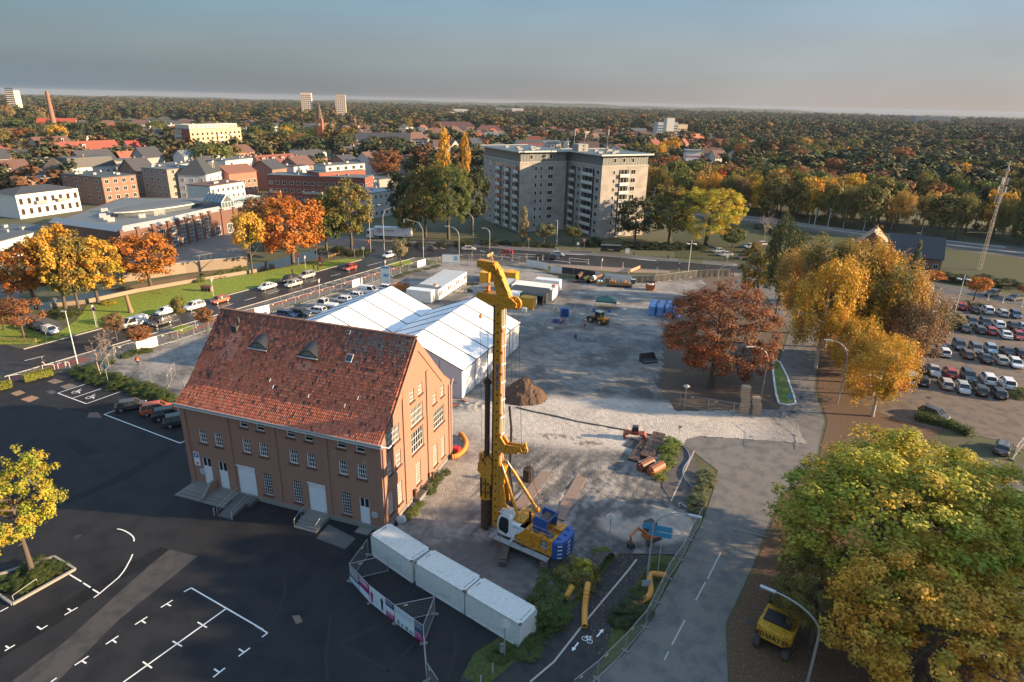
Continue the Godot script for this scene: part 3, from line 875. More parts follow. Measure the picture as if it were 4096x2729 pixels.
func build_roof(o: Node,L: float,D: float,E: float,H: float):
	var base:=part("roof",(func():
		var m:=MB.new()
		m.t=Transform3D(Basis(Vector3.UP,PI/2),v(-.2,0,0))
		m.plate(pv([w2(-.5,E-.15),w2(.0,E-.3),w2(2.0,E+1.3),w2(D/2,H-.35),w2(D-2.0,E+1.3),w2(D,E-.3),w2(D+.5,E-.15),w2(D-1.9,E+1.62),w2(D/2,H),w2(1.9,E+1.62)]),.1,L+.1)
		return m).call(),mat(.2,.07,.045,.9),o)
	var r:=RandomNumberGenerator.new()
	r.seed=77
	var nz:=FastNoiseLite.new()
	nz.seed=4
	nz.frequency=.25
	var w:=.2305
	var cols:=int((L+.3)/w)
	var p0:=v(0,E-.12,.5)
	var p1:=v(0,E+1.64,-1.9)
	var p2:=v(0,H+.02,-D/2)
	var rows:=[]
	for seg in [[p0,p1],[p1,p2]]:
		var d: Vector3=(seg[1]-seg[0])
		var k:=int(round(d.length()/.36))
		for i in k: rows.append([seg[0]+d*(float(i)/k),d.normalized(),d.length()/k])
	var cl:=tile_cols()
	var shared:={}
	var rest:=MB.new()
	var count:=0
	var shades:=[]
	for q in cl: shades.append(mat(q.x,q.y,q.z,.78))
	for ri in rows.size():
		var y: Vector3=rows[ri][1]
		var n:=v(0,-y.z,y.y)
		var bs:=Basis(v(1,0,0),n,-y)
		for ci in cols:
			var x:=-.22+ci*w
			var fr:=float(ri)/rows.size()
			var fx:=float(ci)/cols
			var a:=.5+.5*nz.get_noise_2d(ci*.5,ri*.9)
			var k:=1
			var u:=r.randf()
			var dark:=smoothstep(.45,1.05,fr)*.75+.15*a
			if fx>.6: dark+=smoothstep(.55,.95,fr)*smoothstep(.6,.85,fx)*.6
			if fx<.16 and fr>.3: dark+=.35*smoothstep(.62,.5,absf(fx-.10)*10.0)*a
			if u<dark*.75: k=3
			elif u<dark: k=4
			elif r.randf()<.45: k=0 if a>.5 else 2
			if fx>.68 and fr>.62 and r.randf()<.55*smoothstep(.62,.9,fr): k=5
			if fx<.06 and fr>.55 and r.randf()<.35: k=6
			if a>.80 and r.randf()<.6: k=7
			if fx>.10 and fx<.17 and fr>.48 and fr<.78 and r.randf()<.85: k=7
			if fx>.50 and fx<.56 and fr>.52 and fr<.60: k=7
			if r.randf()<.03: k=6
			var at: Vector3=rows[ri][0]+v(x,0,0)+n*r.randf_range(-.006,.01)
			if count<300:
				var key:="tile%d" % k
				if not shared.has("m"):
					var m:=MB.new()
					tile_shape(m,w,rows[ri][2]+.07)
					shared["m"]=m.mesh()
				var tl:=part("roof_tile",shared["m"],shades[k],base,at)
				tl.basis=bs
				count+=1
			else:
				rest.t=Transform3D(bs,at)
				var q: Vector3=cl[k]*r.randf_range(.82,1.1)
				rest.col=Color(q.x,q.y,q.z)
				tile_shape(rest,w,rows[ri][2]+.07)
	stuff_part("roof_tiles",rest,mat(1,1,1,.78,.0,true),base)
	var rm:=MB.new()
	var half:=[]
	for k in 6: half.append(PI*k/5.0)
	for k in 5:
		rm.quad(v(0,sin(half[k])*.17,cos(half[k])*.2),v(.42,sin(half[k])*.15,cos(half[k])*.18),v(.42,sin(half[k+1])*.15,cos(half[k+1])*.18),v(0,sin(half[k+1])*.17,cos(half[k+1])*.2))
	var rmesh:=rm.mesh()
	for i in 68: part("ridge_tile",rmesh,mat(.30,.15,.10,.85) if i % 3 else mat(.24,.12,.08,.85),base,v(-.25+i*.385,H+.0,-D/2))
	var slope: Vector3=(p2-p1).normalized()
	var nrm:=v(0,-slope.z,slope.y)
	var ds:=.78
	for q in [[7.2,.57],[13.9,.57]]:
		var f: Vector3=p1.lerp(p2,q[1])+nrm*.05
		var m:=MB.new()
		var back: Vector3=f+slope*1.7
		var n:=10
		for i in n:
			var a0:=-1.0+2.0*i/n
			var a1:=-1.0+2.0*(i+1)/n
			var h0:=1.0*pow(cos(a0*PI/2),1.2)
			var h1:=1.0*pow(cos(a1*PI/2),1.2)
			m.quad(f+v(a0*1.35,h0*ds,.25),f+v(a1*1.35,h1*ds,.25),back+v(a1*.5,.05,0),back+v(a0*.5,.05,0))
			m.quad(f+v(a0*1.35,h0*ds-.12,.25),f+v(a1*1.35,h1*ds-.12,.25),f+v(a1*1.35,h1*ds,.25),f+v(a0*1.35,h0*ds,.25))
		m.bbox(-1.3,1.3,f.y-.1,f.y+.02,f.z+.05,f.z+.4)
		var dm:=part("eyebrow_dormer",m,mat(.03,.03,.032,.5),base,v(q[0]+.0,0,0))
		m=MB.new()
		for i in n:
			var a0:=-.95+1.9*i/n
			var a1:=-.95+1.9*(i+1)/n
			var h0:=maxf(.0,1.0*pow(cos(a0*PI/2),1.2)-.14)
			var h1:=maxf(.0,1.0*pow(cos(a1*PI/2),1.2)-.14)
			m.quad(f+v(a0*1.25,0,.18),f+v(a1*1.25,0,.18),f+v(a1*1.25,h1*ds,.18),f+v(a0*1.25,h0*ds,.18))
		part("pane",m,mat(.16,.165,.165,.2),dm)
		m=MB.new()
		m.bbox(-1.3,1.3,f.y-.14,f.y+.0,f.z+.40,f.z+.46)
		part("sill",m,mat(.5,.52,.53,.5),dm)
	for q in [[18.9,.62,.75,1.0],[17.7,.93,.4,.5]]:
		var f: Vector3=p1.lerp(p2,q[1])+nrm*.12
		var m:=MB.new()
		m.box(Vector3.ZERO,v(q[2],.16,q[3]),Basis(v(1,0,0),nrm,-slope))
		var s:=part("skylight",m,mat(.38,.42,.43,.5),base,f+v(q[0],0,0))
		m=MB.new()
		for x in [-.17,.17]:
			m.box(nrm*.085+v(x*q[2]/.75,0,0),v(q[2]*.4,.02,q[3]*.75),Basis(v(1,0,0),nrm,-slope))
		part("pane",m,glass,s)
	var f2: Vector3=p1.lerp(p2,.84)
	var pm:=MB.new()
	pm.cyl(f2+v(3.1,-.1,0),f2+v(3.1,.75,.1),.2,.17,10)
	pm.bbox(2.75,3.45,f2.y-.9,f2.y-.1,f2.z+.35,f2.z+.95)
	part("roof_vent",pm,mat(.05,.05,.055,.5),base)
	for q in [[11.0,.13],[15.7,.10],[20.3,.07],[21.5,.18],[10.3,.2]]:
		var f: Vector3=p1.lerp(p2,q[1])+nrm*.12
		var m:=MB.new()
		m.box(f+v(q[0],0,0),v(.07,.1,.4),Basis(v(1,0,0),nrm,-slope))
		part("roof_hook",m,mat(.7,.72,.74,.3,.5),base)
func tile_cols()->Array:
	return [v(.50,.135,.065),v(.40,.105,.05),v(.47,.155,.085),v(.24,.075,.045),v(.15,.06,.042),v(.17,.125,.10),v(.07,.036,.03),v(.47,.18,.115)]
func ring_wheel(mb: MB,ctr: Vector3,r: float,w: float,spokes:=6):
	var n:=18
	for i in n:
		var a:=TAU*i/n
		var b:=TAU*(i+1)/n
		var p:=[v(cos(a),sin(a),0),v(cos(b),sin(b),0)]
		var h:=v(0,0,w/2)
		mb.quad(ctr+p[0]*r-h,ctr+p[1]*r-h,ctr+p[1]*r+h,ctr+p[0]*r+h)
		mb.quad(ctr+p[0]*r*.78+h,ctr+p[0]*r+h,ctr+p[1]*r+h,ctr+p[1]*r*.78+h)
		mb.quad(ctr+p[0]*r*.78-h,ctr+p[1]*r*.78-h,ctr+p[1]*r-h,ctr+p[0]*r-h)
		mb.quad(ctr+p[0]*r*.78+h,ctr+p[1]*r*.78+h,ctr+p[1]*r*.78-h,ctr+p[0]*r*.78-h)
	for i in spokes:
		var a:=TAU*i/spokes
		mb.beam(ctr,ctr+v(cos(a),sin(a),0)*r*.85,.1,w*.7)
	mb.cyl(ctr-v(0,0,w*.7),ctr+v(0,0,w*.7),r*.22,r*.22,10)
func build_rig():
	var yel_t:=noise_tex("paint_wear",[[.0,.25,.2,.17],[.36,.6,.55,.5],[.46,.95,.95,.93],[.6,1,1,1],[1.0,1,1,1]],.03,6)
	var yel:=tmat("rig_yellow",.60,.27,.02,.42,yel_t,.25,null,.0,false,false)
	var blue:=mat(.018,.075,.27,.4)
	var black:=mat(.018,.018,.02,.55)
	var steel:=mat(.30,.30,.30,.45,.6)
	var white:=mat(.66,.68,.70,.35)
	var o:=thing("drilling_rig","tall yellow rotary drilling rig with blue counterweight and white cab on crawler tracks","drilling rig",v(-1.1,0,-56.7),32.6)
	var mb:=MB.new()
	mb.bbox(-.42,.32,.9,26.0,-.38,.38)
	var mast:=part("mast",mb,yel,o)
	mb=MB.new()
	mb.bbox(-.62,-.425,.7,25.6,-.36,-.2)
	mb.bbox(-.62,-.425,.7,25.6,.2,.36)
	mb.bbox(-.5,-.43,.7,25.6,-.2,.2)
	part("guide_rail",mb,black,mast)
	mb=MB.new()
	for y in 26:
		mb.cyl(v(-.06,1.7+y*.92,.385),v(-.06,1.7+y*.92,.39),.12,.12,10)
	part("lightening_holes",mb,mat(.05,.03,.01,.7),mast)
	mb=MB.new()
	for z in [-.28,.02,.26]: mb.tube([v(.37,1.5,z),v(.37,25.3,z)],.045,6)
	for y in 12: mb.bbox(.32,.45,2.5+y*1.9,2.62+y*1.9,-.36,.36)
	part("pipes",mb,mat(.62,.60,.56,.5),mast)
	mb=MB.new()
	for y in [14.2,21.5,8.5]: mb.bbox(-.44,.4,y,y+.12,-.45,.45)
	part("flange",mb,yel,mast)
	for y in 10:
		mb=MB.new()
		mb.bbox(.33,.5,3.2+y*2.2,3.45+y*2.2,.3,.42)
		part("pipe_clamp",mb,mat(.45,.1,.04,.6),mast)
	text_part(mast,"BAUER BG 39",v(-.06,18.3,.395),.44,blue,v(0,0,-90))
	mb=MB.new()
	mb.plate(pv([w2(-2.5,26.2),w2(-2.45,25.95),w2(-1.2,25.6),w2(1.2,25.45),w2(1.9,25.7),w2(2.0,26.1),w2(1.4,26.5),w2(-1.5,26.55),w2(-2.3,26.5)]),-.5,-.34)
	mb.plate(pv([w2(-2.5,26.2),w2(-2.45,25.95),w2(-1.2,25.6),w2(1.2,25.45),w2(1.9,25.7),w2(2.0,26.1),w2(1.4,26.5),w2(-1.5,26.55),w2(-2.3,26.5)]),.34,.5)
	mb.bbox(-1.5,1.3,26.3,26.5,-.34,.34)
	mb.bbox(-1.0,1.0,25.6,25.75,-.34,.34)
	var head:=part("cross_beam",mb,yel,o)
	for q in [[1.62,.62],[-2.15,.30]]:
		mb=MB.new()
		ring_wheel(mb,v(q[0],26.0,.0),q[1],.2,10)
		part("sheave",mb,yel,head)
	mb=MB.new()
	mb.plate(pv([w2(1.1,26.5),w2(-.1,28.9),w2(-.7,29.5),w2(-1.1,29.4),w2(-1.0,28.6),w2(-.3,26.5)]),-.3,.3)
	mb.plate(pv([w2(-.6,29.5),w2(-2.5,29.5),w2(-2.6,28.9),w2(-1.6,28.6),w2(-.9,28.5)]),-.32,.32)
	mb.tube([v(-.9,29.5,0),v(-1.2,30.3,.1)],.04,5)
	mb.tube([v(.1,27.3,.34),v(.3,28.3,.34),v(-.1,28.6,.34)],.06,5)
	var arm:=part("head_arm",mb,yel,o)
	mb=MB.new()
	ring_wheel(mb,v(-.75,28.95,.38),.42,.14,8)
	part("sheave",mb,yel,arm)
	mb=MB.new()
	mb.tube([v(-1.5,28.7,0),v(-1.42,18.6,0)],.022,5)
	mb.tube([v(-2.3,25.9,.12),v(-2.0,10.5,.2)],.016,5)
	mb.tube([v(1.9,25.6,.0),v(2.7,11.7,0)],.022,5)
	mb.tube([v(1.4,25.4,.1),v(1.4,10.5,.1)],.014,5)
	mb.tube([v(2.9,11.0,0),v(5.7,4.5,0)],.022,5)
	mb.tube([v(-1.3,29.2,.3),v(.0,28.0,.36),v(1.4,26.5,.3)],.025,5)
	part("rope",mb,black,o)
	mb=MB.new()
	mb.box(v(-2.25,24.0,.12),v(.2,.35,.2))
	mb.box(v(-1.47,26.9,.0),v(.26,.5,.26))
	part("rope_weight",mb,mat(.65,.2,.03,.5),o)
	var kx:=-1.42
	mb=MB.new()
	mb.cyl(v(kx,9.0,0),v(kx,17.3,0),.26,.26,14)
	for a in 3: mb.box(v(kx+cos(a*TAU/3)*.27,13,sin(a*TAU/3)*.27),v(.05,8.4,.05))
	mb.cyl(v(kx,17.2,0),v(kx,17.4,0),.46,.46,14)
	mb.cyl(v(kx,17.4,0),v(kx,17.75,0),.45,.18,14)
	mb.cyl(v(kx,17.75,0),v(kx,18.6,0),.12,.07,8)
	part("kelly_bar",mb,tmat("rust_dark",.075,.045,.032,.5,yel_t,.3,null,.0,false,false),o)
	mb=MB.new()
	mb.cyl(v(kx,4.2,0),v(kx,6.6,0),.66,.66,16)
	mb.cyl(v(kx,6.6,0),v(kx,7.4,0),.75,.6,16)
	mb.bbox(kx-.75,-.45,7.3,8.0,-.62,.62)
	for z in [-.55,.55]:
		mb.plate(pv([w2(kx-.8,7.2),w2(-.5,6.0),w2(-.45,9.9),w2(kx+.3,9.2),w2(kx-.7,8.2)]),z-.08,z+.08)
	mb.cyl(v(kx-.55,8.0,.35),v(kx-.55,9.3,.35),.2,.2,8)
	mb.cyl(v(kx-.55,8.0,-.35),v(kx-.55,9.3,-.35),.2,.2,8)
	mb.cyl(v(kx,4.0,0),v(kx,4.25,0),.76,.76,16)
	var drive:=part("rotary_drive",mb,yel,o)
	mb=MB.new()
	for k in 8:
		var a:=TAU*k/8.0
		for y in [4.9,5.9]: mb.cyl(v(kx+cos(a)*.64,y,sin(a)*.64),v(kx+cos(a)*.675,y,sin(a)*.675),.13,.13,8)
		mb.box(v(kx+cos(a+.4)*.69,5.4,sin(a+.4)*.69),v(.1,2.3,.1),Basis(Vector3.UP,-a-.4))
	mb.tube([v(kx+.3,8.2,.6),v(kx-.1,8.8,.75),v(kx+.5,9.6,.7),v(-.3,9.0,.6)],.06,6)
	part("drive_fittings",mb,black,drive)
	mb=MB.new()
	mb.cyl(v(kx,.0,0),v(kx,4.0,0),.62,.62,20)
	mb.cyl(v(kx,2.75,0),v(kx,2.95,0),.64,.64,20)
	mb.cyl(v(kx,1.0,0),v(kx,1.12,0),.635,.635,20)
	part("casing",mb,tmat("rust",.115,.06,.035,.65,noise_tex("rust_t",[[.0,.12,.12,.14],[.42,.35,.33,.33],[.55,.9,.8,.75],[1.0,1.4,1.2,1.1]],.02,5),.3,null,.0,false,false),o)
	for y in [2.3,3.9]:
		mb=MB.new()
		mb.cyl(v(1.15,y,-.55),v(1.15,y,.55),.42,.42,14)
		var wn:=part("winch_drum",mb,mat(.10,.09,.085,.5,.4),o)
		for z in [-.6,.6]:
			mb=MB.new()
			mb.cyl(v(1.15,y,z-.06),v(1.15,y,z+.06),.68,.68,18)
			mb.bbox(.45,1.15,y-.5,y+.5,z-.05,z+.05)
			part("winch_cheek",mb,yel,wn)
	mb=MB.new()
	for z in [-.55,.55]:
		mb.plate(pv([w2(.45,.9),w2(1.3,.9),w2(1.6,2.0),w2(1.0,6.2),w2(.45,9.2)]),z*.7-.07,z*.7+.07)
	mb.bbox(.4,1.3,.8,1.2,-.5,.5)
	mb.bbox(.4,1.0,6.6,8.6,-.42,.42)
	part("mast_foot",mb,yel,o)
	mb=MB.new()
	for z in [-.3,.3]: mb.plate(pv([w2(.2,10.3),w2(1.0,10.1),w2(2.6,10.8),w2(3.0,11.1),w2(2.7,11.5),w2(1.0,11.2),w2(.4,11.9)]),z-.09,z+.09)
	mb.bbox(.4,2.4,10.5,10.75,-.3,.3)
	mb.plate(pv([w2(2.9,11.4),w2(3.2,12.1),w2(3.3,11.6)]),-.1,.1)
	var yk:=part("yoke_arm",mb,yel,o)
	mb=MB.new()
	ring_wheel(mb,v(2.95,11.2,.0),.5,.18,8)
	part("sheave",mb,yel,yk)
	for q in [[.75,.5],[-.75,-.9]]:
		mb=MB.new()
		var a:=v(.7,8.9,q[0]*.6)
		var b:=v(3.1,3.5,q[0]) if q[0]>0 else v(4.1,3.9,-1.2)
		mb.cyl(a.lerp(b,.18),b,.17,.17,12)
		mb.ball(b,v(.36,.36,.3),10,6)
		for k in 4: mb.cyl(a.lerp(b,.25+.19*k),a.lerp(b,.27+.19*k),.21,.21,12)
		var cy:=part("stay_cylinder",mb,yel,o)
		mb=MB.new()
		mb.cyl(a,a.lerp(b,.2),.1,.1,10)
		part("piston_rod",mb,steel,cy)
	mb=MB.new()
	mb.bbox(2.5,3.9,2.9,3.6,-1.1,1.1)
	mb.cyl(v(3.2,3.35,-1.2),v(3.2,3.35,1.2),.35,.35,10)
	part("boom_hinge",mb,yel,o)
	mb=MB.new()
	for k in 6: mb.tube([v(.9,9.0-k*.2,-.3+k*.08),v(1.5+k*.05,6.0,-.5+k*.1),v(1.7,3.6,-.4+k*.12),v(2.4,2.9,-.3+k*.12)],.035,5)
	mb.tube([v(.8,15.0,-.6),v(1.0,12.5,-.75),v(.95,8.0,-.75),v(1.2,6.0,-.6)],.12,6)
	part("hoses",mb,black,o)
	mb=MB.new()
	mb.plate(pv([w2(3.1,1.35),w2(7.55,1.35),w2(7.55,3.15),w2(4.9,3.15),w2(4.8,3.35),w2(3.75,3.35)]),.45,1.6)
	mb.bbox(2.2,7.5,1.3,2.7,-1.6,.45)
	mb.bbox(4.6,7.5,2.7,3.1,-1.6,-.5)
	var up:=part("machine_house",mb,tmat("rig_orange",.62,.25,.012,.38,yel_t,.2,null,.0,false,false),o)
	mb=MB.new()
	for q in [[5.1,0],[6.2,0]]: mb.bbox(q[0]-.012,q[0]+.012,1.4,3.1,1.6,1.612)
	for x in [3.6,4.3,5.3,6.9]:
		for y in [1.7,2.6]: mb.cyl(v(x,y,1.6),v(x,y,1.615),.07,.07,8)
	part("panel_fittings",mb,black,up)
	mb=MB.new()
	mb.plate(pv([w2(6.3,2.0),w2(6.95,2.0),w2(6.95,2.85),w2(6.3,2.85)]),1.605,1.618)
	part("emblem_panel",mb,blue,up)
	mb=MB.new()
	mb.bbox(6.58,6.67,2.25,2.78,1.62,1.625)
	mb.bbox(6.45,6.80,2.42,2.48,1.62,1.625)
	mb.bbox(6.45,6.52,2.42,2.70,1.62,1.625)
	mb.bbox(6.73,6.80,2.42,2.70,1.62,1.625)
	part("emblem",mb,mat(.6,.45,.02,.5),up)
	text_part(up,"BAUER",v(6.62,2.12,1.624),.2,mat(.65,.66,.68,.5))
	mb=MB.new()
	mb.plate(pv([w2(2.72,1.35),w2(3.1,1.35),w2(3.25,2.2),w2(3.75,2.5),w2(4.4,3.35),w2(2.72,3.35)]),.45,1.612)
	var wf:=part("white_cowl",mb,white,o)
	text_part(wf,"BAUER BG 39",v(3.45,3.02,1.615),.17,blue)
	mb=MB.new()
	var sh:=pv([w2(1.25,1.5),w2(2.7,1.5),w2(2.7,3.75),w2(2.45,4.0),w2(1.55,4.0),w2(1.22,3.5),w2(1.05,2.4)])
	mb.plate(sh,.3,.36)
	mb.plate(sh,1.55,1.62)
	mb.plate(pv([w2(1.25,1.5),w2(2.7,1.5),w2(2.7,1.9),w2(1.15,1.9)]),.36,1.55)
	mb.plate(pv([w2(2.6,1.9),w2(2.7,1.9),w2(2.7,3.75),w2(2.6,3.8)]),.36,1.55)
	mb.plate(pv([w2(1.5,3.9),w2(2.6,3.8),w2(2.45,4.02),w2(1.55,4.02)]),.36,1.55)
	var cab:=part("cab",mb,white,o)
	mb=MB.new()
	mb.plate(pv([w2(1.32,1.95),w2(2.2,1.75),w2(2.45,2.2),w2(2.45,3.5),w2(2.25,3.7),w2(1.6,3.7),w2(1.35,3.3),w2(1.2,2.4)]),1.622,1.632)
	mb.plate(pv([w2(1.13,1.95),w2(1.22,1.95),w2(1.16,2.4),w2(1.3,3.45),w2(1.58,3.9),w2(1.5,3.9),w2(1.2,3.45),w2(1.04,2.4)]),.4,1.52)
	part("cab_glass",mb,glass,cab)
	mb=MB.new()
	for k in 9: mb.beam(v(1.3+k*.15,4.12,.3),v(1.3+k*.15,4.12,1.62),.05,.05)
	for z in [.3,1.62,.96]: mb.beam(v(1.2,4.12,z),v(2.6,4.12,z),.05,.06)
	part("roof_guard",mb,mat(.55,.57,.57,.5),cab)
	mb=MB.new()
	mb.cyl(v(5.7,3.9,-.9),v(5.7,3.9,.75),.55,.55,16)
	var dr:=part("rope_drum",mb,mat(.07,.055,.045,.6),o)
	for z in [-1.0,.8]:
		mb=MB.new()
		mb.plate(pv([w2(4.9,3.0),w2(6.5,3.0),w2(6.6,3.6),w2(6.4,4.6),w2(5.1,4.7),w2(4.8,4.2)]),z-.06,z+.06)
		part("drum_cheek",mb,blue,dr)
	mb=MB.new()
	mb.tube([v(6.5,3.1,-.95),v(6.7,4.9,-.95)],.06,6)
	mb.tube([v(6.5,4.5,-.95),v(6.5,4.5,.8)],.07,6)
	part("drum_frame",mb,blue,dr)
	mb=MB.new()
	mb.cyl(v(4.1,3.2,.2),v(4.1,4.4,.2),.12,.12,8)
	part("exhaust",mb,black,o)
	mb=MB.new()
	for q in [[5.4,.9],[6.9,.9]]: mb.cyl(v(q[0],3.15,q[1]),v(q[0],3.22,q[1]),.42,.42,16)
	part("fan_grille",mb,mat(.06,.06,.06,.6),o)
	mb=MB.new()
	var rings:=[]
	for y in [1.15,1.3,3.0,3.2]:
		var s:float=.0 if y>1.2 and y<3.1 else .08
		var ring:=[]
		for q in [[7.56+s,1.66-s],[8.0,1.66-s],[8.55-s,1.2-s],[8.7-s,.6],[8.7-s,-.6],[8.55-s,-1.2+s],[8.0,-1.66+s],[7.56+s,-1.66+s]]:
			ring.append(v(q[0],y,q[1]))
		rings.append(ring)
	mb.loft(rings)
	var cw:=part("counterweight",mb,blue,o)
	for y in [1.45,1.9,2.35,2.8]:
		mb=MB.new()
		mb.beam(v(8.14,y,1.555),v(8.5,y,1.26),.03,.12)
		part("reflector",mb,mat(.7,.66,.6,.4),cw)
		mb=MB.new()
		mb.bbox(8.69,8.715,y,y+.12,.0,.55)
		part("reflector",mb,mat(.7,.66,.6,.4),cw)
	mb=MB.new()
	for y in [1.8,2.25,2.7]: mb.bbox(7.55,7.9,y-.02,y+.02,1.655,1.675)
	for q in [[7.9,.9],[8.1,.0],[7.9,-.9]]: mb.box(v(q[0],3.24,q[1]),v(.4,.1,.12))
	part("lifting_lug",mb,mat(.012,.04,.16,.5),cw)
	mb=MB.new()
	mb.bbox(.9,7.4,1.15,1.22,1.66,2.35)
	mb.bbox(.5,1.0,1.15,1.22,.2,2.35)
	var ww:=part("walkway",mb,mat(.35,.38,.40,.5,.3),o)
	mb=MB.new()
	for x in [.55,1.9,3.2,4.5,5.8,7.3]: mb.tube([v(x,1.2,2.32),v(x,2.25,2.32)],.025,5)
	mb.tube([v(.55,2.25,2.32),v(4.5,2.25,2.32)],.025,5)
	mb.tube([v(.55,1.75,2.32),v(4.5,1.75,2.32)],.02,5)
	mb.tube([v(.55,1.2,.3),v(.55,2.25,.3),v(.55,2.25,2.32)],.025,5)
	part("handrail",mb,steel,ww)
	mb=MB.new()
	mb.ball(v(3.0,1.45,2.0),v(.16,.2,.16),8,5)
	part("bucket",mb,white,ww)
	mb=MB.new()
	for y in 6: mb.tube([v(5.15,1.4+y*.32,1.72),v(5.6,1.4+y*.32,1.72)],.02,4)
	for x in [5.15,5.6]: mb.tube([v(x,1.3,1.72),v(x,3.5,1.72)],.025,4)
	part("ladder",mb,mat(.5,.24,.03,.5),up)
	mb=MB.new()
	for q in [[4.9,1.5],[5.6,1.5],[6.4,1.5],[7.2,1.5],[7.2,.6],[6.4,.85]]:
		mb.tube([v(q[0],3.1,q[1]),v(q[0],4.1,q[1])],.025,5)
	for y in [3.6,4.1]: mb.tube([v(4.9,y,1.5),v(7.2,y,1.5),v(7.2,y,.6)],.022,5)
	for x in [4.3,5.0]:
		mb.tube([v(x,3.3,-1.3),v(x,4.3,-1.3)],.025,5)
	mb.tube([v(4.3,4.3,-1.3),v(5.0,4.3,-1.3)],.025,5)
	part("deck_rail",mb,steel,up)
	var ucp:=Node3D.new()
	mb=MB.new()
	mb.t=Transform3D(Basis(Vector3.UP,deg_to_rad(24.0)),v(4.1,0,.55))
	mb.cyl(v(0,.9,0),v(0,1.3,0),1.3,1.3,20)
	mb.bbox(-1.8,1.8,.45,.95,-.9,.9)
	part("undercarriage",mb,mat(.05,.045,.04,.7),o)
	ucp.free()
	for x in [-2.05,2.05]:
		var tr:=MB.new()
		tr.t=Transform3D(Basis(Vector3.UP,deg_to_rad(24.0)),v(4.1,0,.55))
		var prof:=pv([w2(-2.7,.05),w2(2.7,.05),w2(3.05,.25),w2(3.15,.55),w2(3.0,.85),w2(2.7,.98),w2(-2.7,.98),w2(-3.0,.85),w2(-3.15,.55),w2(-3.05,.25)])
		var keep:=tr.t
		tr.t=tr.t*Transform3D(Basis(Vector3.UP,PI/2),Vector3.ZERO)
		tr.plate(prof,x-.36,x+.36)
		var tk:=part("crawler_track",tr,mat(.055,.045,.04,.7),o)
		tr=MB.new()
		tr.t=keep
		for k in 19:
			tr.bbox(x-.4,x+.4,.97,1.03,-2.75+k*.305,-2.55+k*.305)
		for s in [-1,1]:
			for k in 4:
				var a:=PI/2-(k+.7)*PI/5.0
				tr.box(v(x,.53+sin(a)*.5,s*(2.72+cos(a)*.46)),v(.8,.06,.2),Basis(v(1,0,0),s*(PI/2-a)))
		part("track_pads",tr,mat(.10,.075,.06,.6),tk)
func container(called: String,label: String,at: Vector3,deg: float,l: float,w: float,h: float,m: Material,rm: Material,group:="",wide_ribs:=false,marks:=true)->Node3D:
	var o:=thing(called,label,"container",at,deg,group)
	var mb:=MB.new()
	for x in [.07,l-.07]:
		for z in [-.07,-w+.07]: mb.box(v(x,h/2,z),v(.14,h,.14))
	for z in [-.05,-w+.05]:
		mb.bbox(.14,l-.14,.0,.14,z-.05,z+.05)
		mb.bbox(.14,l-.14,h-.1,h,z-.05,z+.05)
	for x in [.05,l-.05]:
		mb.bbox(x-.05,x+.05,.0,.14,-w+.14,-.14)
		mb.bbox(x-.05,x+.05,h-.1,h,-w+.14,-.14)
	part("frame",mb,m,o)
	var pitch:=.28
	var dip:=.04
	for side in 2:
		mb=MB.new()
		mb.t=Transform3D.IDENTITY if side==0 else Transform3D(Basis(Vector3.UP,PI),v(l,0,-w))
		var n:=int((l-.28)/pitch)
		for i in n:
			var x0:=.14+i*(l-.28)/n
			var p:=(l-.28)/n
			var q:=[[.0,.0],[p*.32,.0],[p*.5,-dip],[p*.82,-dip],[p,.0]]
			for k in 4:
				mb.quad(v(x0+q[k][0],.12,-.02+q[k][1]),v(x0+q[k+1][0],.12,-.02+q[k+1][1]),v(x0+q[k+1][0],h-.08,-.02+q[k+1][1]),v(x0+q[k][0],h-.08,-.02+q[k][1]))
		part("side_panel",mb,m,o)
	for side in 2:
		mb=MB.new()
		mb.t=Transform3D(Basis(Vector3.UP,PI/2),v(l,0,0)) if side==0 else Transform3D(Basis(Vector3.UP,-PI/2),v(0,0,-w))
		var n:=int((w-.28)/pitch)
		for i in n:
			var p:=(w-.28)/n
			var x0:=.14+i*p
			var q:=[[.0,.0],[p*.4,.0],[p*.55,-dip],[p*.85,-dip],[p,.0]]
			for k in 4:
				mb.quad(v(x0+q[k][0],.12,-.02+q[k][1]),v(x0+q[k+1][0],.12,-.02+q[k+1][1]),v(x0+q[k+1][0],h-.08,-.02+q[k+1][1]),v(x0+q[k][0],h-.08,-.02+q[k][1]))
		part("end_panel",mb,m,o)
	mb=MB.new()
	mb.bbox(.1,.5,h-.06,h-.02,-w+.1,-.1)
	mb.bbox(l-.5,l-.1,h-.06,h-.02,-w+.1,-.1)
	var n2:=int((l-1.0)/(.32 if wide_ribs else .21))
	for i in n2:
		var p:=(l-1.0)/n2
		var x0:=.5+i*p
		var q:=[[.0,-.045],[p*.2,-.005],[p*.55,-.005],[p*.75,-.045],[p,-.045]]
		for k in 4:
			mb.quad(v(x0+q[k][0],h+q[k][1],-.1),v(x0+q[k+1][0],h+q[k+1][1],-.1),v(x0+q[k+1][0],h+q[k+1][1],-w+.1),v(x0+q[k][0],h+q[k][1],-w+.1))
	var rf:=part("roof",mb,rm,o)
	if marks:
		text_part(rf,"IK 15 20 20  2541 5",v(l-.3,h-.015,-w/2),.19,mat(.06,.06,.06,.7),v(-90,90,0),.006)
		text_part(rf,"PELMB",v(.3,h-.015,-w*.6),.2,mat(.06,.06,.06,.7),v(-90,90,0),.006)
	for q in [[.07,-.07],[l-.07,-.07],[.07,-w+.07],[l-.07,-w+.07]]:
		mb=MB.new()
		mb.box(v(q[0],h-.05,q[1]),v(.19,.13,.19))
		part("corner_casting",mb,mat(.13,.07,.05,.8),o)
	return o
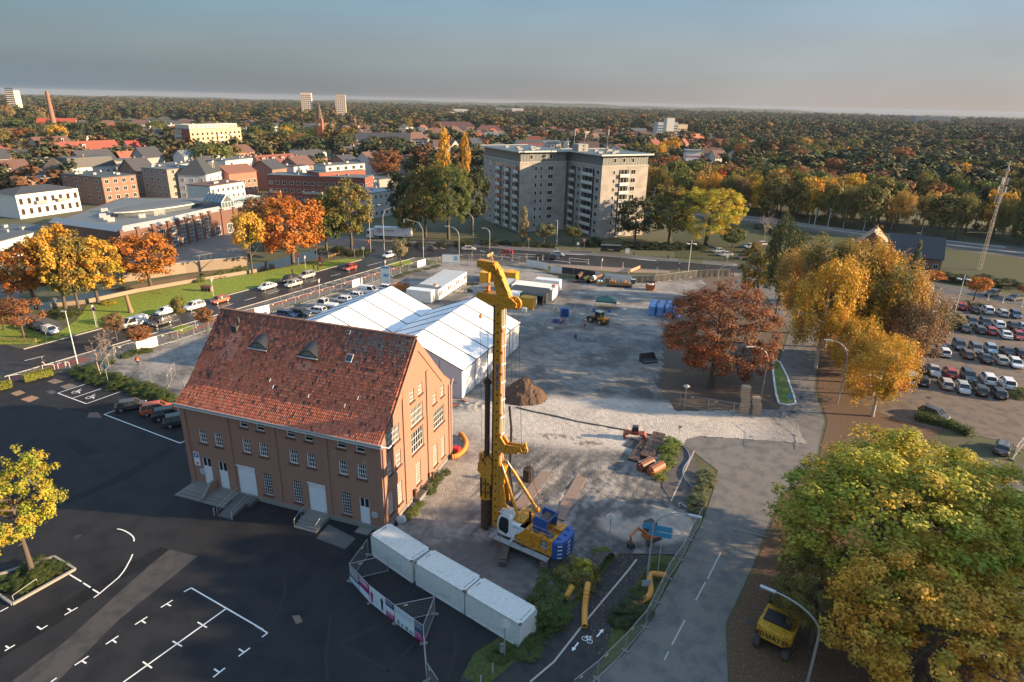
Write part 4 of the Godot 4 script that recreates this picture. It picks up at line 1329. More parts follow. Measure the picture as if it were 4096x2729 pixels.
func build_white_containers():
	var wt:=noise_tex("dirty_white",[[.0,.4,.33,.26],[.2,.8,.77,.74],[.34,.95,.95,.94],[.6,1,1,1],[1.0,1,1,1]],.012,6,512,FastNoiseLite.TYPE_SIMPLEX_SMOOTH,14)
	var m:=tmat("container_white",.60,.63,.61,.6,wt,.2,null,.0,false,false)
	var r:=tmat("container_roof",.62,.61,.57,.6,wt,.3,null,.0,false,false)
	container("container","white shipping container standing against the corner of the brick warehouse",v(-13.66,0,-52.56),39.4,6.06,2.44,2.59,m,r)
	container("container","white shipping container, middle one of the row of three",v(-8.62,0,-48.55),36.4,6.06,2.44,2.59,m,r)
	container("container","white shipping container at the end of the row beside the bushes",v(-3.62,0,-44.87),36.4,6.06,2.44,2.59,m,r)
func build_tents():
	var tt:=noise_tex("tarp",[[.0,.86,.86,.86],[.4,.97,.97,.97],[1.0,1,1,1]],.015,5)
	var skin:=tmat("tent_skin",.74,.75,.76,.55,tt,.08,bump_tex("tent_bump",.012,4),5.0,false,false)
	var seam:=mat(.03,.03,.03,.6)
	var e:=4.9
	var hh:=8.5
	var w:=18.0
	var n:=5
	var bay:=5.0
	for k in 2:
		var base:=v(-7.6,0,-89.0)+v(-.934,0,-.357)*(w+.25)*k
		var o:=thing("marquee",["white frame tent with gabled roof beside the drilling rig and the soil heap","white frame tent with gabled roof beside the parked cars"][k],"tent",base,20.9)
		for i in n:
			var z0:=-i*bay
			var z1:=-(i+1)*bay
			for s in [-1,1]:
				var mb:=MB.new()
				var xe:=.0 if s>0 else -w
				var a:=v(xe+s*.25,e-.1,z0)
				var b:=v(xe+s*.25,e-.1,z1)
				var ra:=v(-w/2,hh,z0)
				var rb:=v(-w/2,hh,z1)
				var m1:=(ra+rb)/2-v(0,.06,0)
				var m0:=(a+b)/2-v(0,.08,0)
				if s>0:
					mb.quad(a,m0,m1,ra)
					mb.quad(m0,b,rb,m1)
				else:
					mb.quad(ra,m1,m0,a)
					mb.quad(m1,rb,b,m0)
				part("roof_sheet",mb,skin,o)
				mb=MB.new()
				var q:=[v(xe,.05,z0),v(xe,.05,z1),v(xe,e,z1),v(xe,e,z0)]
				if s>0: mb.quad(q[0],q[1],q[2],q[3])
				else: mb.quad(q[1],q[0],q[3],q[2])
				part("wall_sheet",mb,skin,o)
		for s in [0,1]:
			var mb:=MB.new()
			var z:=-.04 if s==0 else -n*bay+.04
			mb.plate(pv([w2(-w,.05),w2(0,.05),w2(0,e),w2(-w/2,hh),w2(-w,e)]),z-.02,z+.02)
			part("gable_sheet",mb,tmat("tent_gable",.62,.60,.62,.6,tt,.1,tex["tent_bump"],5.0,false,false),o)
		for i in n+1:
			var z:=-i*bay
			var mb:=MB.new()
			for s in [-1,1]:
				var xe:=.0 if s>0 else -w
				mb.beam(v(xe+s*.3,e-.07,z),v(-w/2,hh+.04,z),.12,.09)
				mb.beam(v(xe+s*.03,.0,z),v(xe+s*.03,e-.1,z),.1,.08)
			part("frame_rib",mb,seam,o)
		for s in [-1,1]:
			var xe:=.0 if s>0 else -w
			var mb:=MB.new()
			mb.beam(v(xe+s*.27,e-.16,.1),v(xe+s*.27,e-.16,-n*bay-.1),.09,.11)
			part("eave_rail",mb,seam,o)
		for q in [[-2.2,2.6],[-5.5,2.6]]:
			var mb:=MB.new()
			mb.bbox(q[0]-1.5,q[0]+1.5,2.55,2.62,.0,.03)
			mb.bbox(q[0]-1.5,q[0]-1.45,2.6,6.0,.0,.03)
			part("gable_batten",mb,mat(.08,.06,.06,.7),o)
	for q in [[v(-13.5,.2,-86.2),v(-9.5,.2,-86.0),v(-6.6,.2,-87.0)],[v(-7.5,.2,-88.3),v(-5.6,.25,-86.5)]]:
		var mb:=MB.new()
		mb.tube(q,.14,8)
		single("hose",mb,mat(.42,.08,.03,.6),"orange red hose lying at the foot of the white tent","hose",Vector3.ZERO,0,"red hoses by the tent")
func office_box(o: Node,x: float,z: float,roof: Material,wall: Material):
	var mb:=MB.new()
	mb.bbox(x,x+6.06,.15,2.75,z-2.42,z)
	part("body",mb,wall,o)
	mb=MB.new()
	mb.bbox(x-.03,x+6.09,2.755,2.83,z-2.44,z+.02)
	part("roof",mb,roof,o)
func build_site_containers():
	var white:=tmat("office_white",.66,.68,.68,.5,tex["dirty_white"],.12,null,.0,false,false)
	var rooft:=tmat("office_roof",.42,.46,.48,.45,tex["dirty_white"],.12,null,.0,false,false)
	var frame:=mat(.62,.63,.63,.5)
	var t:=thing("storage_cabin","plain white storage cabin in front of the row of site offices","cabin",v(-24.3,0,-139.4),16.5)
	office_box(t,0,0,mat(.6,.66,.68,.4),white)
	for i in 7:
		var at:=v(-24.3,0,-139.4)+v(.30,0,-.953)*(2.62+i*2.5)+v(.95,0,.3)*.7
		t=thing("site_office","white site office cabin in the long row beside the street fence","cabin",at,17.5,"row of site office cabins")
		if i==0: t.set_meta("label","white site office cabin with dark grey roof at the head of the office row")
		office_box(t,0,0,mat(.10,.12,.13,.5) if i==0 else rooft,white)
		window(t,"window",v(6.09,1.1,-.7),PI/2,.8,1.1,1,2,frame)
		if i % 2==0: window(t,"window",v(6.09,1.1,-1.75),PI/2,.8,1.1,1,2,frame)
		else:
			var mb:=MB.new()
			mb.bbox(6.06,6.4,.9,1.4,-2.0,-1.5)
			part("air_conditioner",mb,mat(.5,.52,.52,.5),t)
			mb=MB.new()
			mb.bbox(6.06,6.1,.2,2.2,-1.35,-.55)
			part("door",mb,mat(.55,.57,.58,.5),t)
	var yel:=tmat("container_yellow",.58,.30,.015,.5,tex["dirty_white"],.2,null,.0,false,false)
	var org:=tmat("container_orange",.50,.19,.04,.55,tex["dirty_white"],.2,null,.0,false,false)
	container("storage_container","yellow shipping container standing far back beside the site offices",v(-8.6,0,-157.0),17,2.44,6.06,2.59,yel,yel,"",true,false)
	container("storage_container","yellow shipping container with timber stacked on its roof",v(-4.4,0,-158.5),18,5.2,2.9,2.59,yel,yel,"",true,false)
	var mb:=MB.new()
	for k in 7: mb.box(v(k*.3-1.0,.06+.06*(k % 3),k*.05),v(.22,.08,3.6),Basis(Vector3.UP,.05*k-.9))
	single("timber_pile",mb,mat(.36,.22,.11,.8),"loose boards lying on the yellow container roof","boards",v(-1.9,2.62,-159.0))
	container("storage_container","yellow shipping container with its grey door open, beside the white tank",v(1.5,0,-135.8),18,3.1,2.44,2.59,yel,yel,"",true,false)
	var d:=thing("container_door","grey steel door leaf standing open on the yellow container","door",v(4.6,0,-136.4),-50)
	mb=MB.new()
	mb.bbox(0,1.2,.15,2.45,-.03,.03)
	part("leaf",mb,mat(.35,.4,.43,.5),d)
	mb=MB.new()
	for x in [.4,.8]: mb.cyl(v(x,.2,.05),v(x,2.4,.05),.02,.02,5)
	part("lock_bar",mb,mat(.5,.5,.5,.4,.6),d)
	container("storage_container","orange shipping container half hidden behind the rig mast",v(-6.3,0,-136.8),18,4.0,2.44,2.3,org,org,"",true,false)
	container("storage_container","white container with ribbed roof joined to the black lean-to",v(-.6,0,-145.2),18,10.2,5.2,2.7,white,mat(.62,.61,.58,.5),"",true,false)
	container("storage_container","dark blue grey container with ribbed roof beside the yellow one with timber",v(-3.4,0,-146.5),18,2.44,6.06,2.6,mat(.12,.17,.22,.5),mat(.35,.38,.4,.5),"",true,false)
	container("storage_container","white container with ribbed roof next to the open yellow container",v(-1.8,0,-137.2),18,2.44,6.06,2.5,white,mat(.5,.53,.54,.5),"",true,false)
	t=thing("storage_cabin","white cabin with one small window behind the ribbed roof container","cabin",v(5.3,0,-151.0),18)
	office_box(t,0,0,mat(.6,.66,.68,.4),white)
	window(t,"window",v(2.6,1.3,.02),0,.8,.6,1,1,frame)
	t=thing("lean_to","black lean-to shelter with sloping roof on posts against the white container","shelter",v(.0,0,-143.4),19)
	mb=MB.new()
	mb.hexa([v(-.3,2.25,3.0),v(8.3,2.25,3.0),v(8.3,2.75,-2.2),v(-.3,2.75,-2.2),v(-.3,2.33,3.0),v(8.3,2.33,3.0),v(8.3,2.83,-2.2),v(-.3,2.83,-2.2)])
	part("roof",mb,mat(.03,.036,.04,.6),t)
	mb=MB.new()
	mb.bbox(8.2,8.27,0,2.3,-2.0,2.9)
	mb.bbox(5.3,8.2,0,2.3,.6,.66)
	part("wall",mb,mat(.02,.022,.024,.7),t)
	for x in [3.0,5.2,8.2]:
		mb=MB.new()
		mb.bbox(x-.06,x+.06,0,2.24,2.85,2.97)
		part("post",mb,mat(.4,.33,.25,.8),t)
func barrel(at: Vector3,label: String,group: String,col:=v(.02,.09,.3)):
	if not cache.has("barrel"):
		var mb:=MB.new()
		var prof:=[[.0,.27],[.05,.29],[.28,.29],[.3,.305],[.34,.29],[.6,.29],[.62,.305],[.66,.29],[.86,.29],[.92,.25]]
		var rings:=[]
		for p in prof: rings.append(mb.ring(v(0,p[0],0),Basis.IDENTITY,p[1],12))
		mb.sloft(rings)
		cache["barrel"]=mb.mesh()
	single("barrel",cache["barrel"],mat(col.x,col.y,col.z,.4),label,"barrel",at,0,group)
func build_equipment():
	var rng2:=RandomNumberGenerator.new()
	rng2.seed=12
	var t:=thing("liquid_tank","white plastic tank in a wire cage beside the yellow container","tank",v(2.54,0,-132.88),15)
	var mb:=MB.new()
	mb.cbox(v(0,.62,0),v(1.1,1.0,.95),.08)
	part("tank",mb,mat(.66,.66,.6,.5),t)
	mb=MB.new()
	for x in 5: mb.tube([v(-.58+x*.29,.15,.5),v(-.58+x*.29,1.15,.5)],.015,4)
	for y in 4: mb.tube([v(-.58,.2+y*.31,.5),v(.58,.2+y*.31,.5),v(.58,.2+y*.31,-.5)],.015,4)
	part("cage",mb,mat(.5,.5,.5,.4,.6),t)
	mb=MB.new()
	mb.bbox(-.6,.6,0,.12,-.5,.5)
	part("pallet",mb,mat(.3,.25,.18,.9),t)
	for q in [[v(9.22,0,-139.56),"orange and white balloon lamp on a tripod beside the lean-to"],[v(-17.41,0,-137.88),"orange and white balloon lamp on a tripod beside the storage cabin"]]:
		t=thing("balloon_lamp",q[1],"work lamp",q[0])
		mb=MB.new()
		mb.cyl(v(0,.5,0),v(0,4.0,0),.04,.03,6)
		for k in 3: mb.tube([v(0,.9,0),v(cos(k*2.1)*.8,0,sin(k*2.1)*.8)],.03,5)
		part("tripod",mb,mat(.06,.06,.06,.6),t)
		mb=MB.new()
		mb.ball(v(0,4.3,0),v(.6,.4,.6),14,8)
		part("balloon",mb,mat(.7,.68,.64,.6),t)
		mb=MB.new()
		mb.ball(v(0,4.36,0),v(.58,.36,.58),14,8)
		part("balloon_cap",mb,mat(.62,.13,.05,.5),t)
	for q in [[v(-27,0,-148.64),15.0,"orange skip with sloping ends beside the storage cabin",3.2],[v(34.07,0,-153.48),10.0,"orange skip filled with pale bags in front of the dark fence",2.2]]:
		t=thing("skip",q[2],"skip",q[0],q[1])
		var l:float=q[3]/2
		mb=MB.new()
		var outer:=[[-l*.6,.1],[l*.6,.1],[l,.8],[l,1.5],[-l,1.5],[-l,.8]]
		var pl:=PackedVector2Array()
		for p in outer: pl.append(w2(p[0],p[1]))
		mb.plate(pl,.85,.92)
		mb.plate(pl,-.92,-.85)
		for k in 6:
			if k==3: continue
			var a:=pl[k]
			var b:=pl[(k+1) % 6]
			mb.beam(v(a.x,a.y,0),v(b.x,b.y,0),1.72,.05)
		part("body",mb,mat(.42,.13,.03,.6),t)
		mb=MB.new()
		for x in [-l*.5,.0,l*.5]: mb.bbox(x-.05,x+.05,.2,1.45,.92,1.0)
		part("ribs",mb,mat(.4,.12,.03,.6),t)
		if q[3]<3:
			mb=MB.new()
			for k in 9: mb.ball(v(rng2.randf_range(-.7,.7),1.4,rng2.randf_range(-.6,.6)),v(.35,.25,.3),7,5)
			part("pale_bags",mb,mat(.5,.5,.48,.8),t)
			mb=MB.new()
			mb.bbox(-l,l,1.5,2.2,-.95,-.9)
			part("flap",mb,mat(.12,.09,.07,.8),t)
		else:
			mb=MB.new()
			mb.bbox(-l*.95,l*.3,1.3,1.36,-.84,.84)
			part("cover",mb,mat(.03,.03,.03,.8),t)
	var rust=mats["rust"]
	for q in [[16.5,1.0,-160.6,22,.55,4.5,"rusty steel casing pipe resting on top of the pile by the fence",0],[18.0,.55,-159.0,25,.5,3.8,"yellow steel casing pipe with open end by the fence",1],[15.2,.35,-158.9,88,.35,7.0,"long dark steel pipe lying in front of the pipe pile",0],[20.2,1.35,-158.6,40,.62,5.0,"rusty pipe with a white cross braced end on top of the pile",2],[19.2,.6,-157.8,35,.6,4.0,"short dark pipe at the bottom of the pile with the white ended pipe",0],[21.4,.6,-157.0,42,.6,5.0,"rusty brown pipe lying beside the white ended pipe",0]]:
		t=thing("steel_pipe",q[6],"pipe",v(q[0],q[1],q[2]),q[3]-90)
		mb=MB.new()
		var rr:=[]
		var bz:=Basis(v(0,0,1),v(1,0,0),v(0,1,0))
		rr=[mb.ring(v(0,0,0),bz,q[4],16),mb.ring(v(q[5],0,0),bz,q[4],16)]
		mb.sloft(rr,false)
		rr=[mb.ring(v(q[5],0,0),bz,q[4]*.93,16),mb.ring(v(0,0,0),bz,q[4]*.93,16)]
		mb.sloft(rr,false)
		part("pipe",mb,mat(.42,.26,.05,.6) if q[7]==1 else rust,t)
		if q[7]==2:
			mb=MB.new()
			for a in 3: mb.box(v(-.03,0,0),v(.06,q[4]*1.9,.14),Basis(v(1,0,0),a*PI/3))
			mb.sloft([mb.ring(v(.0,0,0),bz,q[4]*1.02,16),mb.ring(v(.9,0,0),bz,q[4]*1.02,16)],false)
			part("white_end",mb,mat(.65,.65,.62,.6),t)
	t=thing("tool_rack","dark timber deck carrying orange drilling attachments in front of white fence sheets","rack",v(26.8,0,-155.76),8)
	mb=MB.new()
	mb.bbox(-3.0,3.0,0,.5,-.8,.8)
	mb.bbox(-3.2,3.2,.5,.75,-1.0,1.0)
	part("deck",mb,mat(.05,.04,.035,.8),t)
	mb=MB.new()
	for q in [[-2.0,.5,1.1],[-1.2,.35,.7],[.2,.5,.6],[1.4,.4,.9],[2.4,.3,.6]]:
		mb.bbox(q[0]-q[1],q[0]+q[1],.75,.75+q[2]*.6,-.5,.4)
		mb.cyl(v(q[0],.75,0),v(q[0],.75+q[2]*1.3,0),.18,.15,8)
	mb.tube([v(.1,1.1,.2),v(.1,2.0,.2),v(1.2,2.0,.2),v(1.2,1.1,.2)],.08,6)
	part("attachments",mb,mat(.50,.20,.05,.6),t)
	t=thing("wheelie_bin","dark green wheelie bin beside the covered fence","bin",v(30.68,0,-158.46))
	mb=MB.new()
	mb.hexa([v(-.4,.1,.35),v(.4,.1,.35),v(.4,.1,-.35),v(-.4,.1,-.35),v(-.6,1.3,.5),v(.6,1.3,.5),v(.6,1.3,-.5),v(-.6,1.3,-.5)])
	part("body",mb,mat(.02,.07,.06,.5),t)
	mb=MB.new()
	mb.bbox(-.62,.62,1.3,1.4,-.55,.55)
	part("lid",mb,mat(.3,.42,.4,.5),t)
	t=thing("tool_crate","timber crate heaped with blue plastic sheet","crate",v(21.94,0,-157.06))
	mb=MB.new()
	mb.bbox(-.9,.9,.05,1.0,-.5,.5)
	part("crate",mb,mat(.32,.2,.09,.8),t)
	mb=MB.new()
	for k in 6: mb.ball(v(rng2.randf_range(-.6,.6),1.1,rng2.randf_range(-.3,.3)),v(.4,.22,.3),7,5)
	part("blue_sheet",mb,mat(.25,.45,.6,.5),t)
	t=thing("wire_rack","tall wire rack full of bottles beside the blue sheeted crate","rack",v(23.87,0,-157.62))
	mb=MB.new()
	for x in [-.7,.7]:
		for z in [-.5,.5]: mb.tube([v(x,0,z),v(x,2.2,z)],.04,5)
	for y in [.3,1.2,2.2]: mb.tube([v(-.7,y,.5),v(.7,y,.5),v(.7,y,-.5),v(-.7,y,-.5)],.03,5)
	part("frame",mb,mat(.15,.2,.22,.5),t)
	mb=MB.new()
	for k in 8: mb.cyl(v(-.5+(k % 4)*.33,.3,-.25+(k/4)*.5),v(-.5+(k % 4)*.33,1.6,-.25+(k/4)*.5),.13,.13,7)
	part("bottles",mb,mat(.04,.07,.1,.5),t)
	var k:=0
	for i in 4:
		for j in 4:
			if i==3 and j>2: continue
			var p:=v(30.4+i*1.75+j*.45,0,-133.0+i*.35-j*1.35)
			t=thing("wrapped_pallet","tall pallet wrapped in blue plastic film, one of the block by the copper beech","pallet",p,10+rng2.randf_range(-4,4),"blue wrapped pallets")
			mb=MB.new()
			var rings:=[]
			for y in [.12,.3,.75,1.1,1.15,1.6,2.05,2.25,2.35]:
				var s:=.78+rng2.randf_range(-.04,.04)
				if y==1.1: s=.72
				if y>2.3: s=.55
				var ring:=[]
				for m in 8:
					var a:=TAU*m/8.0+PI/8
					ring.append(v(cos(a)*s*1.0,y,-sin(a)*s*.85))
				rings.append(ring)
			mb.loft(rings)
			part("film",mb,mat(.13,.26,.52,.3),t)
			mb=MB.new()
			mb.bbox(-.6,.6,0,.12,-.5,.5)
			part("pallet",mb,mat(.3,.22,.13,.9),t)
			k+=1
	t=thing("gazebo","dark green canopy shelter with four sloping sides","gazebo",v(21.13,0,-137.91),12)
	mb=MB.new()
	var ap:=v(0,2.9,0)
	var cs:=[v(-2.3,1.9,1.7),v(2.3,1.9,1.7),v(2.3,1.9,-1.7),v(-2.3,1.9,-1.7)]
	for i in 4:
		mb.tri(cs[i],cs[(i+1) % 4],ap)
		mb.quad(cs[i]-v(0,.25,0),cs[(i+1) % 4]-v(0,.25,0),cs[(i+1) % 4],cs[i])
	part("canopy",mb,mat(.03,.10,.085,.6),t)
	for c in cs:
		mb=MB.new()
		mb.cyl(v(c.x*.97,0,c.z*.97),v(c.x*.97,1.9,c.z*.97),.04,.04,5)
		part("leg",mb,mat(.4,.4,.4,.5),t)
	for q in [v(17.97,0,-134.55),v(21.33,0,-133.79)]: barrel(q,"blue plastic barrel standing beside the wheel loader","barrels by the loader")
	barrel(v(12.43,0,-117.19),"single blue plastic barrel standing alone by the inner fence","")
	for i in 3:
		for j in 2:
			var p:=v(10.59,0,-130.58)+v(i*.62,0,-j*.62)
			barrel(p,"blue plastic barrel in the stacked block beside the worker","stacked barrels")
			barrel(p+v(0,.92,0),"blue plastic barrel in the stacked block beside the worker","stacked barrels")
	for i in 4: barrel(v(8.66,0,-126.44)+v(i*.62,0,0),"blue plastic barrel in the row at the worker's feet","row of barrels")
	for q in [[v(7.78,0,-122.81),15,"wooden pallet lying on the ground inside the barrel fence"],[v(15.12,0,-132.19),20,"pale board lying on the ground in front of the blue barrel"],[v(23.34,0,-128.75),10,"pale flat board lying in front of the wire cage"],[v(24.06,0,-141.03),12,"wooden pallet leaning at the edge of the green canopy"],[v(21.32,0,-132.92),8,"pallet leaning on the others behind the wheel loader"],[v(22.3,0,-132.53),40,"pallet tilted at the end of the group behind the wheel loader"]]:
		t=thing("pallet",q[2],"pallet",q[0],q[1])
		for s in 6:
			mb=MB.new()
			mb.bbox(-.6,.6,.16,.2,-.5+s*.17,-.5+s*.17+.14)
			part("slat",mb,mat(.48,.42,.33,.85),t)
		for z in [-.42,.0,.42]:
			mb=MB.new()
			mb.bbox(-.6,.6,.05,.155,z-.05,z+.05)
			part("runner",mb,mat(.3,.25,.18,.85),t)
	t=thing("wire_cage","square wire mesh cage with a white sack on top","cage",v(24.5,0,-133.36),5)
	mb=MB.new()
	for i in 7:
		var x:=-.7+i*.233
		mb.tube([v(x,.1,.6),v(x,1.2,.6)],.015,4)
		mb.tube([v(x,.1,-.6),v(x,1.2,-.6)],.015,4)
	for y in [.1,.65,1.2]: mb.tube([v(-.7,y,.6),v(.7,y,.6),v(.7,y,-.6),v(-.7,y,-.6),v(-.7,y,.6)],.025,4)
	part("wires",mb,mat(.4,.4,.4,.5,.5),t)
	mb=MB.new()
	mb.ball(v(0,1.2,0),v(.5,.2,.4),8,5)
	part("sack",mb,mat(.65,.66,.66,.7),t)
	mb=MB.new()
	var prev:=[]
	for i in 15:
		var row:=[]
		for j in 6: row.append(v(i*.28-2.0,.06+rng2.randf_range(.0,.45)*(1.0 if i>0 and i<14 and j>0 and j<5 else .0),j*.3-.8+rng2.randf_range(-.1,.1)))
		if i>0:
			for j in 5: mb.quad(prev[j+1],row[j+1],row[j],prev[j])
		prev=row
	single("tarpaulin",mb,mat(.09,.12,.12,.5),"crumpled grey tarpaulin lying on the ground by the lone barrel","tarpaulin",v(14.4,0,-115.84))
	single("soil_heap",heap(7.4,6.2,3.6,40,.35),tmat("soil",.105,.066,.045,.95,tex["gravel"],.3,tex["fine_bump"],4.0),"dark brown heap of excavated soil beside the white tent","soil heap",v(2.0,.0,-90.2))
	t=thing("loader_bucket","empty black loader bucket tipped on its side at the edge of the copper beech","bucket",v(24.6,0,-106.0),70)
	mb=MB.new()
	mb.plate(pv([w2(-.9,.1),w2(.9,.1),w2(.8,.3),w2(-.6,.5),w2(-.8,1.5),w2(-1.0,1.4)]),-1.4,1.4)
	mb.plate(pv([w2(-.9,.1),w2(.9,.1),w2(-.8,1.5)]),-1.45,-1.4)
	mb.plate(pv([w2(-.9,.1),w2(.9,.1),w2(-.8,1.5)]),1.4,1.45)
	part("shell",mb,mat(.025,.028,.032,.5),t)
	t=thing("grab_bucket","rust red clamshell grab standing on the ground with its jaws open","grab",v(17.22,0,-77.75),12)
	for s in [-1,1]:
		mb=MB.new()
		mb.plate(pv([w2(s*.5,1.0),w2(s*1.25,1.15),w2(s*1.6,.7),w2(s*1.45,.0),w2(s*1.25,.1),w2(s*1.25,.6),w2(s*.9,.85)]) if s>0 else pv([w2(-.9,.85),w2(-1.25,.6),w2(-1.25,.1),w2(-1.45,.0),w2(-1.6,.7),w2(-1.25,1.15),w2(-.5,1.0)]),-.55,.55)
		part("jaw",mb,mat(.28,.075,.035,.6),t)
	mb=MB.new()
	mb.bbox(-.5,.5,.85,1.3,-.45,.45)
	part("hinge_block",mb,mat(.25,.06,.03,.6),t)
	mb=MB.new()
	mb.bbox(-.42,.42,1.3,2.0,-.35,.35)
	part("head",mb,mat(.03,.03,.03,.6),t)
	for q in [[v(16.5,.12,-71.4),-62.0,6.4,1.3,"long rusty steel plate with a coil of hose on it"],[v(18.5,.3,-71.9),-64.0,7.2,1.7,"long thick rusty steel plate stack beside the green bushes"]]:
		t=thing("steel_plate",q[4],"steel plate",q[0],q[1])
		mb=MB.new()
		mb.bbox(0,q[2],0,.28,-q[3],0)
		part("plate",mb,tmat("plate_rust",.11,.07,.055,.6,tex["rust_t"],.2),t)
		mb=MB.new()
		for x in [.4,q[2]-.6]: mb.bbox(x,x+.3,-.3,0,-q[3]+.1,-.1)
		part("block",mb,mat(.05,.05,.05,.8),t)
	t=thing("hose_coil","black coil of hose lying on the rusty steel plate","hose",v(17.9,.44,-74.3))
	mb=MB.new()
	for r in 4:
		for a in 18:
			mb.cyl(v(cos(a*TAU/18)*(.35+r*.07),r*.03,sin(a*TAU/18)*(.35+r*.07)),v(cos((a+1)*TAU/18)*(.35+r*.07),r*.03,sin((a+1)*TAU/18)*(.35+r*.07)),.04,.04,5,false)
	part("coil",mb,mat(.02,.02,.02,.6),t)
	mb=MB.new()
	mb.bbox(-1.2,1.2,0,.05,-1.6,1.6)
	single("steel_mat",mb,mat(.045,.05,.055,.6),"dark steel mat lying in front of the grab","steel plate",v(17.4,.1,-75.8),-55)
	for q in [[v(16.47,0,-69.44),"rusty drilling bucket lying beside its twin by the bushes",0],[v(17.59,0,-68.49),"orange rust drilling bucket with an open cutting end lying by the bushes",1]]:
		t=thing("drilling_bucket",q[1],"drilling tool",q[0]+v(0,.62,0),-42)
		mb=MB.new()
		var bz:=Basis(v(0,0,1),v(1,0,0),v(0,1,0))
		mb.sloft([mb.ring(v(0,0,0),bz,.6,18),mb.ring(v(2.4,0,0),bz,.6,18)],false)
		mb.sloft([mb.ring(v(2.4,0,0),bz,.52,18),mb.ring(v(0,0,0),bz,.52,18)],true)
		part("drum",mb,mat(.30,.10,.045,.55) if q[2] else mat(.20,.085,.05,.55),t)
		mb=MB.new()
		for a in 12: mb.box(v(1.2,cos(a*TAU/12)*.61,sin(a*TAU/12)*.61),v(2.3,.06,.06),Basis(v(1,0,0),a*TAU/12))
		part("ribs",mb,mat(.14,.06,.035,.6),t)
		mb=MB.new()
		for a in 5: mb.box(v(-.12,cos(a*1.25)*.45,sin(a*1.25)*.45),v(.3,.14,.1))
		part("teeth",mb,mat(.35,.10,.04,.6),t)
	t=thing("drilling_bucket","dark drilling bucket standing upright behind the rig","drilling tool",v(2.36,0,-66.75))
	mb=MB.new()
	mb.cyl(v(0,.05,0),v(0,1.75,0),.62,.58,18)
	part("drum",mb,mat(.055,.04,.032,.6),t)
	mb=MB.new()
	for a in 12: mb.bbox(cos(a*TAU/12)*.62-.03,cos(a*TAU/12)*.62+.03,.05,1.7,sin(a*TAU/12)*.62-.03,sin(a*TAU/12)*.62+.03)
	mb.box(v(0,2.0,0),v(.45,.5,.45))
	part("ribs",mb,mat(.09,.06,.045,.6),t)
	for q in [[v(35.18,0,-86.37),15,4.6,"taller stack of pale pallets beside the mesh fence"],[v(36.9,0,-86.21),11,2.9,"shorter stack of pale pallets beside the taller stack"]]:
		t=thing("pallet_stack",q[3],"pallets",q[0],8)
		var cnt: int=int(q[2]/.155)
		for i in cnt:
			mb=MB.new()
			var wdt:float=1.2
			var off:=rng2.randf_range(-.07,.07)
			if i>cnt*.62: off-=.25
			mb.bbox(-wdt/2+off,wdt/2+off,i*.155+.03,i*.155+.06,-.5,.5)
			for z in [-.4,.0,.4]: mb.bbox(-wdt/2+off,wdt/2+off,i*.155+.06,i*.155+.14,z-.06,z+.06)
			mb.bbox(-wdt/2+off,wdt/2+off,i*.155+.14,i*.155+.172,-.5,.5)
			part("pallet",mb,mat(.46,.33,.22,.85) if i % 3 else mat(.52,.40,.29,.85),t)
	for q in [[v(6.23,0,-58.84),v(9.62,0,-67.42),1.35,"long flat steel track plate running towards the blue drum"],[v(1.8,0,-60.46),v(5.38,0,-68.21),1.5,"long flat steel track plate behind the stay cylinders"]]:
		var dv: Vector3=q[1]-q[0]
		mb=MB.new()
		mb.bbox(0,dv.length(),.0,.16,-q[2],.0)
		single("track_plate",mb,tmat("plate_sand",.25,.185,.145,.8,tex["grain"],.2),q[3],"steel plate",q[0]+v(0,.05,0),rad_to_deg(atan2(dv.z,dv.x)))
	var kb:=[v(.89,0,-86.4),v(3.49,0,-85.1),v(6.66,0,-83.86),v(9.73,0,-82.32),v(12.76,0,-81.31),v(16.45,0,-80.04),v(19.32,0,-78.92),v(21.49,0,-78.41)]
	mb=MB.new()
	for i in kb.size()-1: mb.beam(kb[i]+v(0,.1,0),kb[i+1]+v(0,.1,0),.22,.2)
	single("old_kerb",mb,mat(.07,.07,.06,.9),"dark old kerb line crossing the sandy ground","kerb")
func heap(lx: float,lz: float,h: float,n: int,rough: float)->ArrayMesh:
	var nn:=FastNoiseLite.new()
	nn.seed=31
	nn.frequency=.5
	var mb:=MB.new()
	var g:=[]
	for i in n+1:
		var row:=[]
		for j in n+1:
			var x:=-1.0+2.0*i/n
			var z:=-1.0+2.0*j/n
			var r:=sqrt(x*x+z*z)+.12*nn.get_noise_2d(x*5,z*5)
			var y:=pow(maxf(.0,1.0-r),.85)*h+rough*nn.get_noise_2d(x*14,z*14)*maxf(.0,1.0-r)
			row.append(v(x*lx*.5*1.05,y-(.2 if r>=1.0 else .0),z*lz*.5*1.05))
		g.append(row)
	for i in n:
		for j in n:
			if maxf(maxf(g[i][j].y,g[i+1][j].y),maxf(g[i][j+1].y,g[i+1][j+1].y))<=-.1: continue
			mb.quad(g[i][j+1],g[i+1][j+1],g[i+1][j],g[i][j])
	return mb.mesh()
